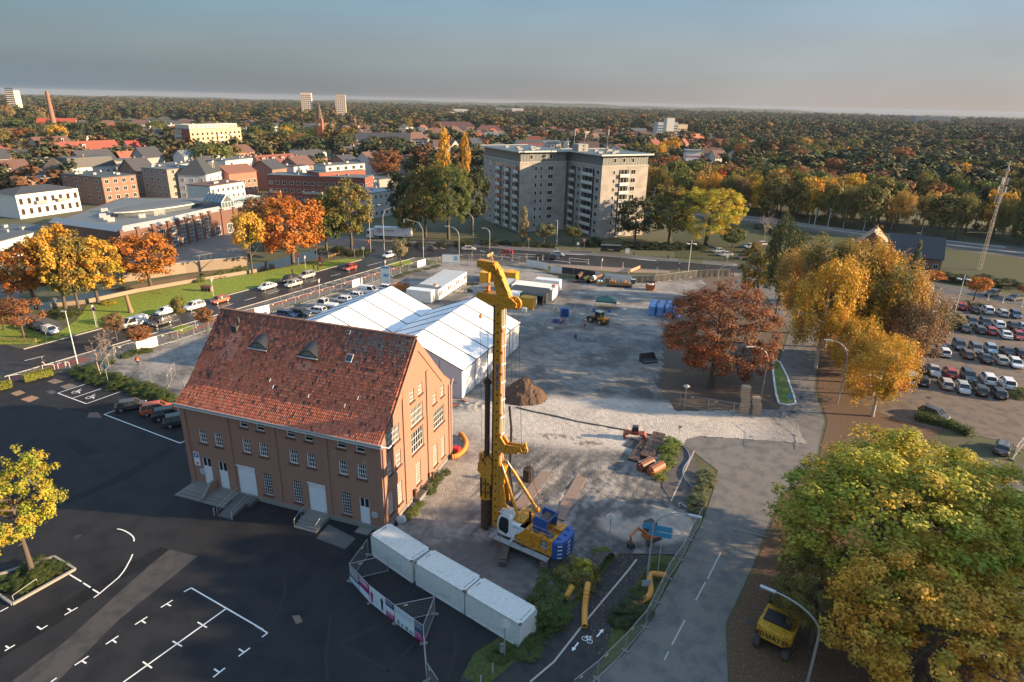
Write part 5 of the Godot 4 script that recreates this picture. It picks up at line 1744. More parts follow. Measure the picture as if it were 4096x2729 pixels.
func fence_proto(kind: String)->Node3D:
	if cache.has("fence"+kind): return cache["fence"+kind]
	var o:=Node3D.new()
	o.name="fence_panel"
	var steel:=mat(.42,.43,.43,.4,.5)
	var mb:=MB.new()
	var c:=[v(.03,.12,0),v(3.37,.12,0),v(3.37,2.0,0),v(.03,2.0,0)]
	for i in 4: mb.cyl(c[i],c[(i+1) % 4],.026,.026,5)
	part("frame",mb,steel,o)
	mb=MB.new()
	for i in 26: mb.cyl(v(.13+i*.125,.12,0),v(.13+i*.125,2.0,0),.0045,.0045,3,false)
	for y in 7: mb.cyl(v(.03,.35+y*.26,0),v(3.37,.35+y*.26,0),.0045,.0045,3,false)
	stuff_part("wire_mesh",mb,steel,o)
	mb=MB.new()
	mb.box(v(0,.07,0),v(.2,.14,.65))
	part("foot_block",mb,mat(.2,.19,.18,.9),o)
	mb=MB.new()
	mb.box(v(.95,1.75,.03),v(.35,.14,.02))
	if kind=="plain": part("tag",mb,mat(.65,.55,.25,.5),o)
	if kind != "plain":
		mb=MB.new()
		for i in 6:
			var x0:=.05+i*.55
			var d0:=.05*sin(i*1.7)
			var d1:=.05*sin((i+1)*1.7)
			mb.quad(v(x0,.15,.04+d0*1.5),v(x0+.55,.15,.04+d1*1.5),v(x0+.55,1.97,.04),v(x0,1.97,.04))
		var m:=mat(.035,.038,.04,.7) if kind=="dark" else mat(.66,.67,.68,.6)
		part("fabric_sheet",mb,m,o)
	cache["fence"+kind]=o
	return o
func fence_run(pts3: Array,label: String,group: String,kinds:="p",called:="fence_panel"):
	var k:=0
	for i in pts3.size()-1:
		var a: Vector3=pts3[i]
		var b: Vector3=pts3[i+1]
		var d:=b-a
		var n:=maxi(1,int(round(d.length()/3.45)))
		for j in n:
			var ch:=kinds[k % kinds.length()]
			k+=1
			if ch=="-": continue
			var kind:="plain" if ch=="p" else ("dark" if ch=="d" else "white")
			var lb:=label
			if kind=="white": lb=label.replace("mesh fence panel","fence panel covered with white sheeting")
			if kind=="dark": lb=label.replace("mesh fence panel","fence panel covered with black fabric")
			var o:=dup(fence_proto(kind),lb,a+d*(float(j)/n),rad_to_deg(atan2(d.z,d.x)),group)
			o.set_meta("category","fence")
			o.scale.x=d.length()/n/3.4
func W3(a: PackedFloat32Array)->Array:
	var out:=[]
	for i in range(0,a.size(),2): out.append(v(a[i],0,a[i+1]))
	return out
func build_fences():
	fence_run(W3(pf([-66.5,-94.5,-68.9,-102,-62.4,-111.1,-57.9,-120.4])),"mesh fence panel round the gravel yard","yard fence","pppwpp")
	fence_run(W3(pf([-57.9,-120.4,-51.5,-128.2,-37.2,-151.7,-24.5,-172.9,-15.9,-178.9,-.5,-181.1])),"mesh fence panel along the street side of the site","street fence","ppwpppppppwppppppwpppppp")
	fence_run(W3(pf([-.5,-181,3.5,-175,9.5,-171,12.5,-170.5])),"mesh fence panel at the far corner behind the yellow containers","far corner fence","ppwwpp")
	fence_run(W3(pf([10,-168.5,19,-165,24,-161.5,30.5,-159.3,36.6,-160.4,49.3,-167,58.7,-169])),"mesh fence panel along the far edge of the site","far edge fence","wdddwwwdddddddddd")
	fence_run([v(11.66,0,-117.24),v(15.09,0,-115.37),v(18.6,0,-113.56),v(22.32,0,-113.05),v(26.19,0,-113.05)],"mesh fence panel standing across the middle of the site","inner fence")
	fence_run([v(7.18,0,-124.84),v(10.06,0,-135.25),v(12.01,0,-139.13)],"mesh fence panel round the blue barrels, on the container side","barrel fence")
	fence_run([v(7.17,0,-124.58),v(10.86,0,-122.77),v(12.2,0,-126.81),v(13.79,0,-133.14)],"mesh fence panel round the blue barrels, on the open side","barrel fence")
	fence_run([v(22.55,0,-94.4),v(22.75,0,-90.18),v(26.15,0,-88.72)],"mesh fence panel standing in the shade of the copper beech","beech fence")
	fence_run([v(26.8,0,-88.31),v(29.92,0,-86.93),v(33.38,0,-85.75),v(36.9,0,-85.29)],"mesh fence panel between the copper beech and the sandy entrance","entrance fence")
	fence_run([v(5.37,0,-36.49),v(7.44,0,-38.33),v(10.17,0,-41.22),v(12.37,0,-43.9),v(14.06,0,-46.95),v(15.83,0,-50.18),v(17.71,0,-52.92),v(19.45,0,-56.07),v(21.51,0,-59.43)],"mesh fence panel along the edge of the road beside the cycle path","road fence")
	fence_run([v(24.85,0,-58.11),v(27.99,0,-56.83)],"mesh fence panel standing across the shaded road","road barrier")
	fence_run([v(39.42,0,-82.96),v(40.27,0,-79.77),v(39.02,0,-75.82)],"mesh fence panel on the kerb beside the dark lane","lane fence")
	fence_run([v(64.8,0,-85.24),v(67.39,0,-82.68)],"mesh fence panel on the brown car park behind the low hedge","lot fence")
	fence_run([v(67,0,-74.41),v(71.85,0,-78.81)],"mesh fence panel beside the lone dark car","lot corner fence")
	fence_run([v(-57.33,0,-92.19),v(-53.79,0,-90.53),v(-55.44,0,-96.2)],"mesh fence panel at the corner of the gravel yard beside the hedge","yard corner fence")
	fence_run([v(-53.79,0,-90.53),v(-50.64,0,-89.5),v(-49.38,0,-88.98)],"mesh fence panel between the gravel yard and the warehouse","yard corner fence")
	var base:=[v(-14.94,0,-48.87),v(-12.41,0,-46.09),v(-9.71,0,-43.77),v(-6.89,0,-41.51)]
	fence_run([base[0],v(-11.54,0,-50.27)],"bare mesh fence panel bracing the printed fence at its far end","")
	fence_run([v(-13.99,0,-52.55),base[0]],"mesh fence panel joining the printed fence to the white container","")
	fence_run([v(-9.71,0,-43.77),v(-6.35,0,-44.86)],"bare mesh fence panel bracing the middle of the printed fence","")
	fence_run([v(-6.35,0,-44.86),base[3]],"bare mesh fence panel closing the triangle at the end of the printed fence","")
	fence_run([base[3],v(-6.14,0,-37.85)],"bare mesh fence panel running towards the bottom of the car park","")
	fence_run([v(-6.14,0,-37.85),v(-5,0,-36.21)],"mesh fence panel with grey board leaning at the car park edge","")
	var names:=["printed fence panel with white slogan on dark blue and a magenta square","printed fence panel with figures of people on white","printed fence panel with a street drawing and a magenta square"]
	for i in 3:
		var d: Vector3=base[i+1]-base[i]
		var o:=dup(fence_proto("plain"),names[i],base[i],rad_to_deg(atan2(d.z,d.x)))
		o.set_meta("category","fence")
		o.scale.x=d.length()/3.4
		var sets:=[]
		var lightc:=v(.6,.68,.72)
		var navy:=v(.03,.045,.11)
		var mag:=v(.33,.01,.14)
		if i==0: sets=[[.05,1.75,.75,2.0,navy],[.05,1.75,.1,.75,v(.25,.42,.5)],[1.75,3.35,.85,2.0,mag],[1.75,3.35,.1,.85,lightc]]
		elif i==1: sets=[[.05,2.25,.1,2.0,lightc],[2.25,3.35,1.35,2.0,navy],[2.25,3.35,.75,1.35,lightc],[2.25,3.35,.1,.75,mag]]
		else: sets=[[.05,2.4,.1,2.0,lightc],[2.4,3.35,1.0,2.0,v(.03,.1,.16)],[2.4,3.35,.1,1.0,mag]]
		for s in sets:
			var mb:=MB.new()
			mb.bbox(s[0],s[1],s[2],s[3],.04,.05)
			var bd:=part("printed_board",mb,mat(s[4].x,s[4].y,s[4].z,.5),o)
			if s[4] != lightc or i==2:
				mb=MB.new()
				var lines_n:=5 if s[4]==navy and i==0 else 3
				for k in lines_n:
					var y:float=s[3]-.18-k*.2
					if y<s[2]+.1: continue
					var x:float=s[0]+.1
					while x<s[1]-.25:
						mb.bbox(x,x+.07+.03*((k+int(x*10)) % 3),y,y+(.12 if i==0 else .05),.052,.056)
						x+=.15
				if mb.v.size()>0: part("lettering",mb,mat(.7,.72,.74,.5) if s[4] != lightc else mat(.1,.14,.2,.5),bd)
		if i==1:
			for q in [[.35,v(.3,.02,.06),1.3],[.95,v(.5,.6,.62),.7],[1.75,v(.02,.05,.06),1.45]]:
				var mb:=MB.new()
				var hh:float=q[2]
				mb.plate(pv([w2(-.12,0),w2(-.02,0),w2(0,hh*.4),w2(.02,0),w2(.12,0),w2(.15,hh*.5),w2(.2,hh*.8),w2(.07,hh*.86),w2(.07,hh),w2(-.07,hh),w2(-.07,hh*.86),w2(-.2,hh*.8),w2(-.15,hh*.5)]),.052,.058)
				part("figure_print",mb,mat(q[1].x,q[1].y,q[1].z,.5),o,v(q[0],.3,0))
		if i==2:
			for q in [[.3,.5,.3],[.8,.35,.25],[1.3,.4,.35],[1.8,.3,.25],[2.1,.25,.2]]:
				var mb:=MB.new()
				mb.bbox(q[0],q[0]+q[2],.2,.2+q[1],.052,.058)
				part("drawing_print",mb,mat(.12,.25,.22,.5),o)
func car_mesh(kind: String)->Dictionary:
	if cache.has("car"+kind): return cache["car"+kind]
	var L:=4.1
	var hw:=.88
	var belt:=.95
	var top:=1.48
	var g:=[-1.75,-1.45,.55,1.15]
	match kind:
		"sedan":
			L=4.6; top=1.42; g=[-1.75,-1.05,.4,1.1]
		"suv":
			L=4.4; top=1.66; belt=1.05; g=[-2.0,-1.75,.5,1.15]; hw=.92
		"estate":
			L=4.65; top=1.47; g=[-2.15,-1.8,.45,1.15]
		"van":
			L=5.0; top=1.95; belt=1.15; g=[-2.42,-2.35,1.0,1.75]; hw=.96
		"pickup":
			L=5.2; top=1.95; belt=1.1; g=[.0,.1,1.3,1.95]; hw=.95
		"mini":
			L=3.6; top=1.5; g=[-1.65,-1.45,.5,1.15]; hw=.82
	var h:=L/2
	var st:=[[-h,.42,belt-.25,.80],[-h+.08,.30,belt-.1,.93],[-h+.35,.24,belt,1.0],[g[0]+.1,.22,belt+.02,1.0],[.0,.2,belt,1.0],[g[3],.2,belt-.02,1.0],[h-.55,.22,belt-.16,.97],[h-.15,.26,belt-.28,.88],[h,.36,belt-.42,.74]]
	if kind=="van": st[6]=[h-.3,.22,belt-.12,.97]
	if kind=="pickup": st=[[-h,.45,1.0,.95],[-h+.05,.45,1.0,1.0],[-.1,.45,1.0,1.0],[.0,.3,belt,1.0],[1.9,.3,belt,1.0],[h-.3,.3,belt-.1,.96],[h,.36,belt-.35,.85]]
	var mb:=MB.new()
	var rings:=[]
	for s in st:
		var w:float=hw*s[3]
		var m:float=(s[1]+s[2])/2
		var r:=[]
		for p in [[-.86,s[1]],[-1.0,s[1]+.15],[-1.0,m],[-.96,s[2]-.08],[-.84,s[2]],[.84,s[2]],[.96,s[2]-.08],[1.0,m],[1.0,s[1]+.15],[.86,s[1]]]:
			r.append(v(s[0],p[1],p[0]*w))
		rings.append(r)
	mb.loft(rings)
	var rw:=hw*.74
	var bw:=hw*.92
	var rr:=[v(g[1],top-.05,rw),v(g[2],top-.05,rw),v(g[2],top-.05,-rw),v(g[1],top-.05,-rw)]
	mb.hexa([rr[0],rr[1],rr[2],rr[3],v(g[1]+.15,top,rw-.12),v(g[2]-.15,top,rw-.12),v(g[2]-.15,top,-rw+.12),v(g[1]+.15,top,-rw+.12)])
	for s in [-1,1]:
		mb.beam(v(g[0],belt,s*bw),v(g[1],top-.04,s*rw),.12,.1)
		mb.beam(v(g[3],belt-.02,s*bw),v(g[2],top-.04,s*rw),.07,.08)
		mb.beam(v(-.1,belt,s*bw),v(-.12,top-.04,s*rw),.05,.09)
		if kind != "pickup": mb.beam(v(g[0]*.62,belt,s*bw),v(g[1]*.62,top-.04,s*rw),.05,.12)
	for s in [-1,1]: mb.box(v(g[3]-.25,belt+.06,s*(hw+.08)),v(.12,.12,.2))
	if kind=="van":
		for s in [-1,1]: mb.hexa([v(-2.4,belt,s*bw-.01),v(-.2,belt,s*bw-.01),v(-.2,belt,s*bw-.06),v(-2.4,belt,s*bw-.06),v(-2.35,top-.05,s*rw+.03),v(-.2,top-.05,s*rw+.03),v(-.2,top-.05,s*rw-.03),v(-2.35,top-.05,s*rw-.03)])
	var gb:=MB.new()
	gb.hexa([v(g[0],belt-.02,bw),v(g[3],belt-.04,bw),v(g[3],belt-.04,-bw),v(g[0],belt-.02,-bw),rr[0],rr[1],rr[2],rr[3]])
	var wb:=MB.new()
	wb.cyl(v(0,0,-.1),v(0,0,.1),.32,.32,14)
	var rb:=MB.new()
	rb.cyl(v(0,0,.1),v(0,0,.115),.21,.19,10)
	rb.cyl(v(0,0,-.1),v(0,0,-.115),.21,.19,10)
	var hb:=MB.new()
	hb.box(Vector3.ZERO,v(.12,.14,.34),Basis(Vector3.UP,.0))
	var pb:=MB.new()
	pb.box(Vector3.ZERO,v(.03,.11,.5))
	var out:={"body": mb.mesh(),"glass": gb.mesh(),"wheel": wb.mesh(),"rim": rb.mesh(),"lamp": hb.mesh(),"plate": pb.mesh(),"L": L,"hw": hw,"belt": belt}
	cache["car"+kind]=out
	return out
func car(kind: String,col: Vector3,label: String,at: Vector3,deg: float,group:="",called:="parked_car")->Node3D:
	var d:=car_mesh(kind)
	var o:=thing(called,label,"car" if kind != "van" else "van",at,deg,group)
	var paint:=mat(col.x,col.y,col.z,.22,.0)
	paint.clearcoat_enabled=true
	paint.clearcoat=.6
	part("body",d.body,paint,o)
	part("windows",d.glass,glass,o)
	var wx:float=d.L*.31
	for x in [-wx,wx]:
		for z in [-d.hw+.08,d.hw-.08]:
			var w:=part("wheel",d.wheel,mat(.015,.015,.015,.8),o,v(x,.32,z))
			part("rim",d.rim,mat(.4,.4,.41,.35,.6),w)
	for s in [-1,1]:
		part("headlight",d.lamp,mat(.6,.62,.62,.1),o,v(d.L/2-.14,d.belt-.33,s*d.hw*.66))
		part("tail_light",d.lamp,mat(.30,.012,.01,.25),o,v(-d.L/2+.04,d.belt-.2,s*d.hw*.72))
	part("number_plate",d.plate,mat(.65,.65,.62,.5),o,v(d.L/2-.0,.42,0))
	part("number_plate",d.plate,mat(.65,.65,.62,.5),o,v(-d.L/2-.005,.62,0))
	return o
var paints:={"white": v(.66,.67,.67),"black": v(.014,.014,.016),"silver": v(.36,.37,.37),"grey": v(.10,.105,.11),"red": v(.32,.015,.012),"dark grey": v(.04,.043,.048),"blue": v(.04,.07,.15),"orange": v(.42,.075,.015),"brown": v(.11,.06,.03),"pale blue": v(.26,.33,.39),"dark green": v(.015,.03,.03),"beige": v(.4,.37,.31),"dark red": v(.12,.012,.012)}
func build_cars():
	var rows:=[
		["row by the lane under the orange maples",[[v(99.57,0,-144.53),"white","suv",0],[v(101.42,0,-142.58),"grey","sedan",0],[v(104.72,0,-142.58),"red","hatch",0],[v(106.22,0,-140.09),"black","hatch",0],[v(109.09,0,-139.91),"white","suv",0],[v(111.29,0,-138.25),"silver","estate",0],[v(113.53,0,-137.1),"blue","hatch",1]]],
		["row behind the shrub island",[[v(93.79,0,-134.89),"white","suv",0],[v(91.36,0,-129.98),"dark red","hatch",0],[v(99.71,0,-131.28),"dark grey","hatch",1],[v(102.29,0,-130.75),"black","hatch",1],[v(104.34,0,-129.49),"white","hatch",0],[v(107.05,0,-128.99),"black","sedan",0],[v(108.71,0,-128.41),"pale blue","hatch",0]]],
		["row in front of the shrub island",[[v(95.06,0,-126.65),"dark grey","sedan",0],[v(97.75,0,-125.97),"dark grey","estate",0],[v(99.53,0,-125.1),"red","hatch",0],[v(101.17,0,-123.13),"white","sedan",0],[v(103.46,0,-122.46),"red","hatch",1]]],
		["middle row across the brown car park",[[v(83.93,0,-116.91),"grey","hatch",1],[v(86.84,0,-115.64),"dark grey","suv",1],[v(89.25,0,-114.37),"grey","estate",1],[v(92.1,0,-114.27),"pale blue","hatch",1],[v(94.43,0,-113.3),"black","sedan",0],[v(96.29,0,-112.32),"black","hatch",0]]],
		["second middle row across the brown car park",[[v(79.25,0,-112.35),"black","hatch",0],[v(81.45,0,-111.67),"white","mini",0],[v(85.41,0,-111.1),"brown","hatch",0],[v(87.59,0,-109.38),"black","sedan",0],[v(89.86,0,-108.49),"beige","hatch",0],[v(91.51,0,-107.06),"white","hatch",1]]],
		["nearer row beside the yellow birches",[[v(71.98,0,-103.69),"black","sedan",0],[v(73.91,0,-102.62),"silver","sedan",1],[v(76.25,0,-101.82),"red","hatch",0],[v(78.48,0,-100.35),"dark grey","suv",1],[v(81.16,0,-99.38),"white","suv",0],[v(83.22,0,-97.74),"white","suv",0]]],
		["front row facing the open tarmac",[[v(67.35,0,-98.82),"silver","van",0],[v(69.05,0,-97.82),"black","mini",0],[v(72.55,0,-97.15),"beige","estate",0],[v(74.27,0,-95.35),"silver","hatch",1],[v(76.65,0,-94.65),"black","hatch",0],[v(78.95,0,-93.64),"black","hatch",0]]]]
	for r in rows:
		for q in r[1]:
			var deg:=rad_to_deg(atan2(.925,-.38)) if q[3]==1 else rad_to_deg(atan2(-.925,.38))
			var kn: String={"hatch": "hatchback","sedan": "saloon car","suv": "SUV","estate": "estate car","mini": "small hatchback","van": "van"}[q[2]]
			car(q[2],paints[q[1]],"%s %s %s, %s" % [q[1],kn,"facing the warehouse" if q[3]==1 else "facing away",r[0]],q[0]+v(.5,.0,-1.2),deg,"cars in the "+r[0])
	car("suv",paints["black"],"black off-roader in the lane beside the orange maple",v(121.01,0,-155.75),150)
	car("sedan",paints["dark grey"],"dark saloon car passing in the lane behind the car park",v(124.22,0,-152.24),160,"","moving_car")
	car("hatch",paints["dark grey"],"dark hatchback half hidden behind the low hedge",v(64.04,0,-86.77),60)
	car("hatch",paints["grey"],"lone dark hatchback parked inside the leaning mesh fence",v(67.34,0,-76.83),rad_to_deg(atan2(-.75,.65)))
	var sd:=rad_to_deg(atan2(-.855,.518))
	var su:=sd+180.0
	car("mini",paints["white"],"white small hatchback parked nose out beside the lawn with young trees",v(-87.98,0,-113.48),28)
	car("hatch",paints["black"],"black car parked behind the white small hatchback",v(-92.22,0,-115.67),28)
	car("van",paints["white"],"white delivery van parked at the kerb beside the lawn",v(-74.83,0,-118.5),su)
	car("suv",paints["dark grey"],"dark grey estate car waiting beside the white van",v(-70.25,0,-119.81),su,"","moving_car")
	car("hatch",paints["white"],"white hatchback parked in front of the white van by the lawn",v(-72.66,0,-126.61),su)
	car("suv",paints["white"],"white SUV parked behind the young roadside tree",v(-68.48,0,-130.3),su)
	car("hatch",paints["orange"],"orange hatchback parked beside the small brick shelter on the lawn",v(-65.17,0,-135.33),su)
	car("sedan",paints["white"],"white saloon car driving past the lawn",v(-58.9,0,-146.87),su,"","moving_car")
	car("suv",paints["black"],"black estate car with roof rails parked beside the lawn",v(-55.93,0,-153.54),su)
	car("estate",paints["silver"],"silver estate car driving past the black parked one",v(-53.59,0,-149.74),su,"","moving_car")
	car("suv",paints["silver"],"silver SUV parked beside the two pedestrians",v(-52.79,0,-157.71),su)
	car("hatch",paints["red"],"red hatchback driving towards the junction",v(-43.98,0,-166.76),su,"","moving_car")
	car("suv",paints["white"],"white SUV turning behind the grey leaved street tree",v(-36.37,0,-182.24),su,"","moving_car")
	car("hatch",paints["dark grey"],"dark hatchback waiting on the cross street",v(-25.84,0,-192.82),-4,"","moving_car")
	car("sedan",paints["silver"],"silver saloon car driving along the cross street",v(-14.03,0,-193.63),-3,"","moving_car")
	car("suv",paints["red"],"red SUV driving along the cross street past the yellow barrier",v(-2.38,0,-188.6),185,"","moving_car")
	car("hatch",paints["dark green"],"dark green hatchback driving past the traffic islands",v(11.29,0,-184.34),5,"","moving_car")
	car("hatch",paints["pale blue"],"pale hatchback just behind the dark green one",v(13.07,0,-188.47),5,"","moving_car")
	var sa:=sd+75
	car("suv",paints["dark green"],"dark green SUV parked between the street fence and the white tent",v(-44.64,0,-127.1),sa)
	car("suv",paints["blue"],"blue car parked at the end of the row, mostly hidden by the roof ridge",v(-47.02,0,-125.99),sa)
	car("estate",paints["white"],"white estate car parked between the dark green SUV and the white pickup",v(-42.03,0,-129.51),sa+180)
	car("pickup",paints["white"],"white crew cab pickup truck with open load bed beside the tent",v(-40.97,0,-133.6),sa+180)
	car("hatch",paints["white"],"white hatchback parked next to the pickup beside the tent",v(-38.43,0,-137.71),sa+180)
	car("hatch",paints["white"],"white hatchback in the site row, second from the pickup",v(-36.6,0,-141.19),sa+180)
	car("van",paints["white"],"white van parked below the white banner on the street fence",v(-34.07,0,-144.79),sa)
	car("hatch",paints["white"],"white car parked at the corner of the tent beside the skip",v(-30.41,0,-147.88),sa)
	var wa:=rad_to_deg(atan2(-.62,.78))
	car("hatch",paints["dark grey"],"small black and grey hatchback parked alone in the marked bay",v(-55.4,0,-83.29),wa+12)
	car("suv",paints["orange"],"orange SUV with black roof parked beside the hedge",v(-51.06,0,-82.3),wa+10)
	car("suv",paints["black"],"black SUV parked between the orange one and the warehouse",v(-48.61,0,-80.89),wa+10)
	car("suv",paints["dark green"],"dark car parked closest to the warehouse wall",v(-46.06,0,-79.05),wa+10)
	car("suv",paints["blue"],"dark car half hidden behind the tree in the car park bed",v(-57.95,0,-61),60)
	for q in [[v(64.3,0,-198.9),"silver","hatch",170],[v(65.26,0,-194.16),"silver","sedan",170],[v(77.27,0,-207.19),"white","hatch",160],[v(79.92,0,-209.15),"red","hatch",160],[v(82.05,0,-211.09),"silver","estate",160],[v(74.53,0,-199.67),"black","sedan",165],[v(69.58,0,-190.96),"dark grey","hatch",165]]:
		car(q[2],paints[q[1]],"%s car parked in the shade behind the cross street" % q[1],q[0],q[3],"cars in the shade")
func build_truck():
	var o:=thing("box_truck","white articulated box truck with red emblem turning at the junction","truck",v(-46.92,0,-206.93),4)
	var white:=mat(.62,.64,.66,.4)
	var mb:=MB.new()
	mb.bbox(1.0,13.2,1.2,4.0,-2.5,0)
	var box:=part("cargo_box",mb,white,o)
	mb=MB.new()
	mb.bbox(13.2,13.25,1.25,3.95,-2.4,-.1)
	part("rear_door",mb,mat(.4,.36,.33,.6),box)
	text_part(box,"Cargoline",v(6.0,3.0,.01),.75,mat(.04,.05,.06,.5))
	mb=MB.new()
	for k in 9:
		var a:=.7+k*.62
		if k<8: mb.beam(v(2.7+cos(a)*.55,2.9+sin(a)*.55,.02),v(2.7+cos(a+.6)*.55,2.9+sin(a+.6)*.55,.02),.03,.26)
	mb.box(v(3.35,3.15,.02),v(.75,.24,.03),Basis(v(0,0,1),.8))
	mb.box(v(3.35,2.65,.02),v(.75,.24,.03),Basis(v(0,0,1),-.8))
	part("emblem",mb,mat(.32,.03,.03,.5),box)
	mb=MB.new()
	mb.bbox(10.8,12.3,1.5,1.75,.005,.02)
	part("sticker",mb,mat(.4,.3,.03,.5),box)
	mb=MB.new()
	mb.hexa([v(-1.6,.5,0),v(.7,.5,0),v(.7,.5,-2.45),v(-1.6,.5,-2.45),v(-1.45,3.0,-.05),v(.7,3.2,-.05),v(.7,3.2,-2.4),v(-1.45,3.0,-2.4)])
	var cab:=part("cab",mb,white,o)
	mb=MB.new()
	mb.bbox(-1.3,-.3,1.7,2.6,.0,.02)
	mb.bbox(-1.62,-1.5,1.7,2.7,-2.3,-.15)
	part("cab_window",mb,glass,cab)
	mb=MB.new()
	mb.bbox(.2,13.0,.8,1.2,-2.2,-.3)
	part("chassis",mb,mat(.03,.03,.03,.7),o)
	for x in [-.6,3.0,9.6,10.9]:
		for z in [-.3,-2.15]:
			mb=MB.new()
			mb.cyl(v(x,.5,z-.18),v(x,.5,z+.18),.5,.5,14)
			part("wheel",mb,mat(.02,.02,.02,.8),o)
func build_loader():
	var yel=mats["rig_orange"]
	var o:=thing("wheel_loader","yellow and black compact wheel loader standing in the middle of the site","wheel loader",v(18.0,0,-127.1),rad_to_deg(atan2(-.75,-.66)))
	var mb:=MB.new()
	mb.bbox(-2.3,-.5,.75,1.55,-.75,.75)
	mb.hexa([v(-2.5,.9,.7),v(-1.9,.9,.7),v(-1.9,.9,-.7),v(-2.5,.9,-.7),v(-2.4,1.6,.6),v(-1.9,1.7,.6),v(-1.9,1.7,-.6),v(-2.4,1.6,-.6)])
	part("rear_body",mb,yel,o)
	mb=MB.new()
	mb.bbox(-.5,1.6,.6,1.05,-.45,.45)
	mb.bbox(-2.62,-2.5,.5,1.4,-.6,.6)
	part("chassis",mb,mat(.02,.02,.022,.6),o)
	mb=MB.new()
	for x in [-.95,.35]:
		for z in [-.62,.62]: mb.bbox(x-.05,x+.05,1.05,2.5,z-.05,z+.05)
	mb.bbox(-1.15,.55,2.5,2.62,-.75,.75)
	mb.bbox(-.95,.4,.9,1.4,-.65,.65)
	var cab:=part("cab",mb,mat(.02,.02,.022,.5),o)
	mb=MB.new()
	mb.bbox(-.9,.3,1.4,2.48,-.6,.6)
	part("cab_glass",mb,mat(.03,.045,.05,.1),cab)
	mb=MB.new()
	mb.bbox(-1.1,.5,2.62,2.66,-.7,.7)
	part("cab_roof",mb,mat(.45,.42,.36,.5),cab)
	for z in [-.4,.4]:
		mb=MB.new()
		mb.plate(pv([w2(.5,1.4),w2(.7,1.6),w2(1.8,1.2),w2(2.6,.4),w2(2.4,.3),w2(1.6,.95)]),z-.08,z+.08)
		part("lift_arm",mb,yel,o)
	mb=MB.new()
	mb.bbox(2.5,2.6,.15,.9,-.7,.7)
	for z in [-.45,.45]: mb.bbox(2.6,3.7,.15,.22,z-.07,z+.07)
	part("pallet_fork",mb,mat(.02,.02,.02,.6),o)
	for x in [-1.35,1.2]:
		for z in [-.85,.85]:
			mb=MB.new()
			mb.cyl(v(0,0,-.24),v(0,0,.24),.62,.62,16)
			var w:=part("wheel",mb,mat(.018,.018,.018,.85),o,v(x,.62,z))
			mb=MB.new()
			mb.cyl(v(0,0,-.26),v(0,0,.26),.32,.32,12)
			part("rim",mb,mat(.42,.4,.3,.5),w)
func build_excavators():
	var yel:=tmat("dig_yellow",.58,.32,.02,.4,tex["paint_wear"],.25,null,.0,false,false)
	var o:=thing("excavator","yellow excavator with black engine deck parked under the green trees","excavator",v(22.85,0,-42.0),37.0)
	var mb:=MB.new()
	var rings:=[]
	for y in [1.05,1.2,2.1,2.3]:
		var s:float=.1 if y<1.1 or y>2.2 else .0
		var r:=[]
		for p in [[-1.45,-.4],[-1.42+s,.3-s],[-.8,.72-s],[.8,.72-s],[1.42-s,.3-s],[1.45,-.4]]: r.append(v(p[0],y,p[1]))
		rings.append(r)
	mb.loft(rings)
	var cw:=part("counterweight",mb,yel,o)
	text_part(cw,"KOMATSU",v(0,1.6,.722),.62,mat(.02,.02,.03,.5),Vector3.ZERO,.02)
	for s in [-1,1]:
		mb=MB.new()
		mb.box(v(s*1.12,1.5,.56),v(.2,.2,.04),Basis(Vector3.UP,s*.6))
		part("reflector",mb,mat(.35,.02,.02,.3),cw)
	mb=MB.new()
	mb.bbox(-1.4,1.4,1.05,2.15,-2.6,-.41)
	part("machine_house",mb,yel,o)
	mb=MB.new()
	mb.bbox(-1.15,1.1,2.16,2.42,-1.7,-.2)
	mb.cyl(v(.3,2.4,-.9),v(.3,2.75,-.9),.1,.1,8)
	part("engine_deck",mb,mat(.02,.02,.022,.7),o)
	mb=MB.new()
	mb.bbox(-1.4,-.4,1.1,3.0,-4.2,-2.65)
	part("cab",mb,mat(.03,.03,.035,.3),o)
	mb=MB.new()
	mb.tube([v(.4,1.8,-2.6),v(.5,5.0,-5.0),v(.5,4.0,-7.2)],.25,6)
	mb.tube([v(.5,4.2,-7.0),v(.5,1.0,-7.8)],.2,6)
	part("boom",mb,yel,o)
	for x in [-1.2,1.2]:
		mb=MB.new()
		mb.t=Transform3D(Basis(Vector3.UP,PI/2),v(x,0,0))
		mb.plate(pv([w2(-.6,.05),w2(3.0,.05),w2(3.4,.4),w2(3.2,.85),w2(-.8,.85),w2(-1.0,.4)]),-.3,.3)
		part("crawler_track",mb,mat(.045,.04,.036,.8),o)
	mb=MB.new()
	mb.bbox(-.9,.9,.5,1.05,-2.4,-.4)
	part("undercarriage",mb,mat(.03,.03,.03,.8),o)
	o=thing("mini_excavator","small orange excavator with a black bucket beside the blue road sign","excavator",v(15.16,0,-56),150)
	mb=MB.new()
	mb.cbox(v(0,1.0,0),v(1.7,.8,1.2),.15)
	part("machine_house",mb,mat(.42,.12,.03,.5),o)
	mb=MB.new()
	mb.bbox(-.3,.7,1.4,2.4,-.5,.5)
	part("cab",mb,mat(.02,.02,.024,.3),o)
	mb=MB.new()
	mb.tube([v(.8,1.2,0),v(1.9,2.2,0),v(2.8,1.5,0),v(2.6,.5,0)],.12,6)
	part("boom",mb,mat(.42,.12,.03,.5),o)
	mb=MB.new()
	mb.plate(pv([w2(2.3,.1),w2(2.9,.1),w2(3.0,.6),w2(2.5,.7)]),-.35,.35)
	part("bucket",mb,mat(.03,.03,.03,.6),o)
	for z in [-.6,.6]:
		mb=MB.new()
		mb.plate(pv([w2(-.9,.05),w2(.9,.05),w2(1.05,.3),w2(.9,.55),w2(-.9,.55),w2(-1.05,.3)]),z-.2,z+.2)
		part("crawler_track",mb,mat(.03,.03,.03,.8),o)
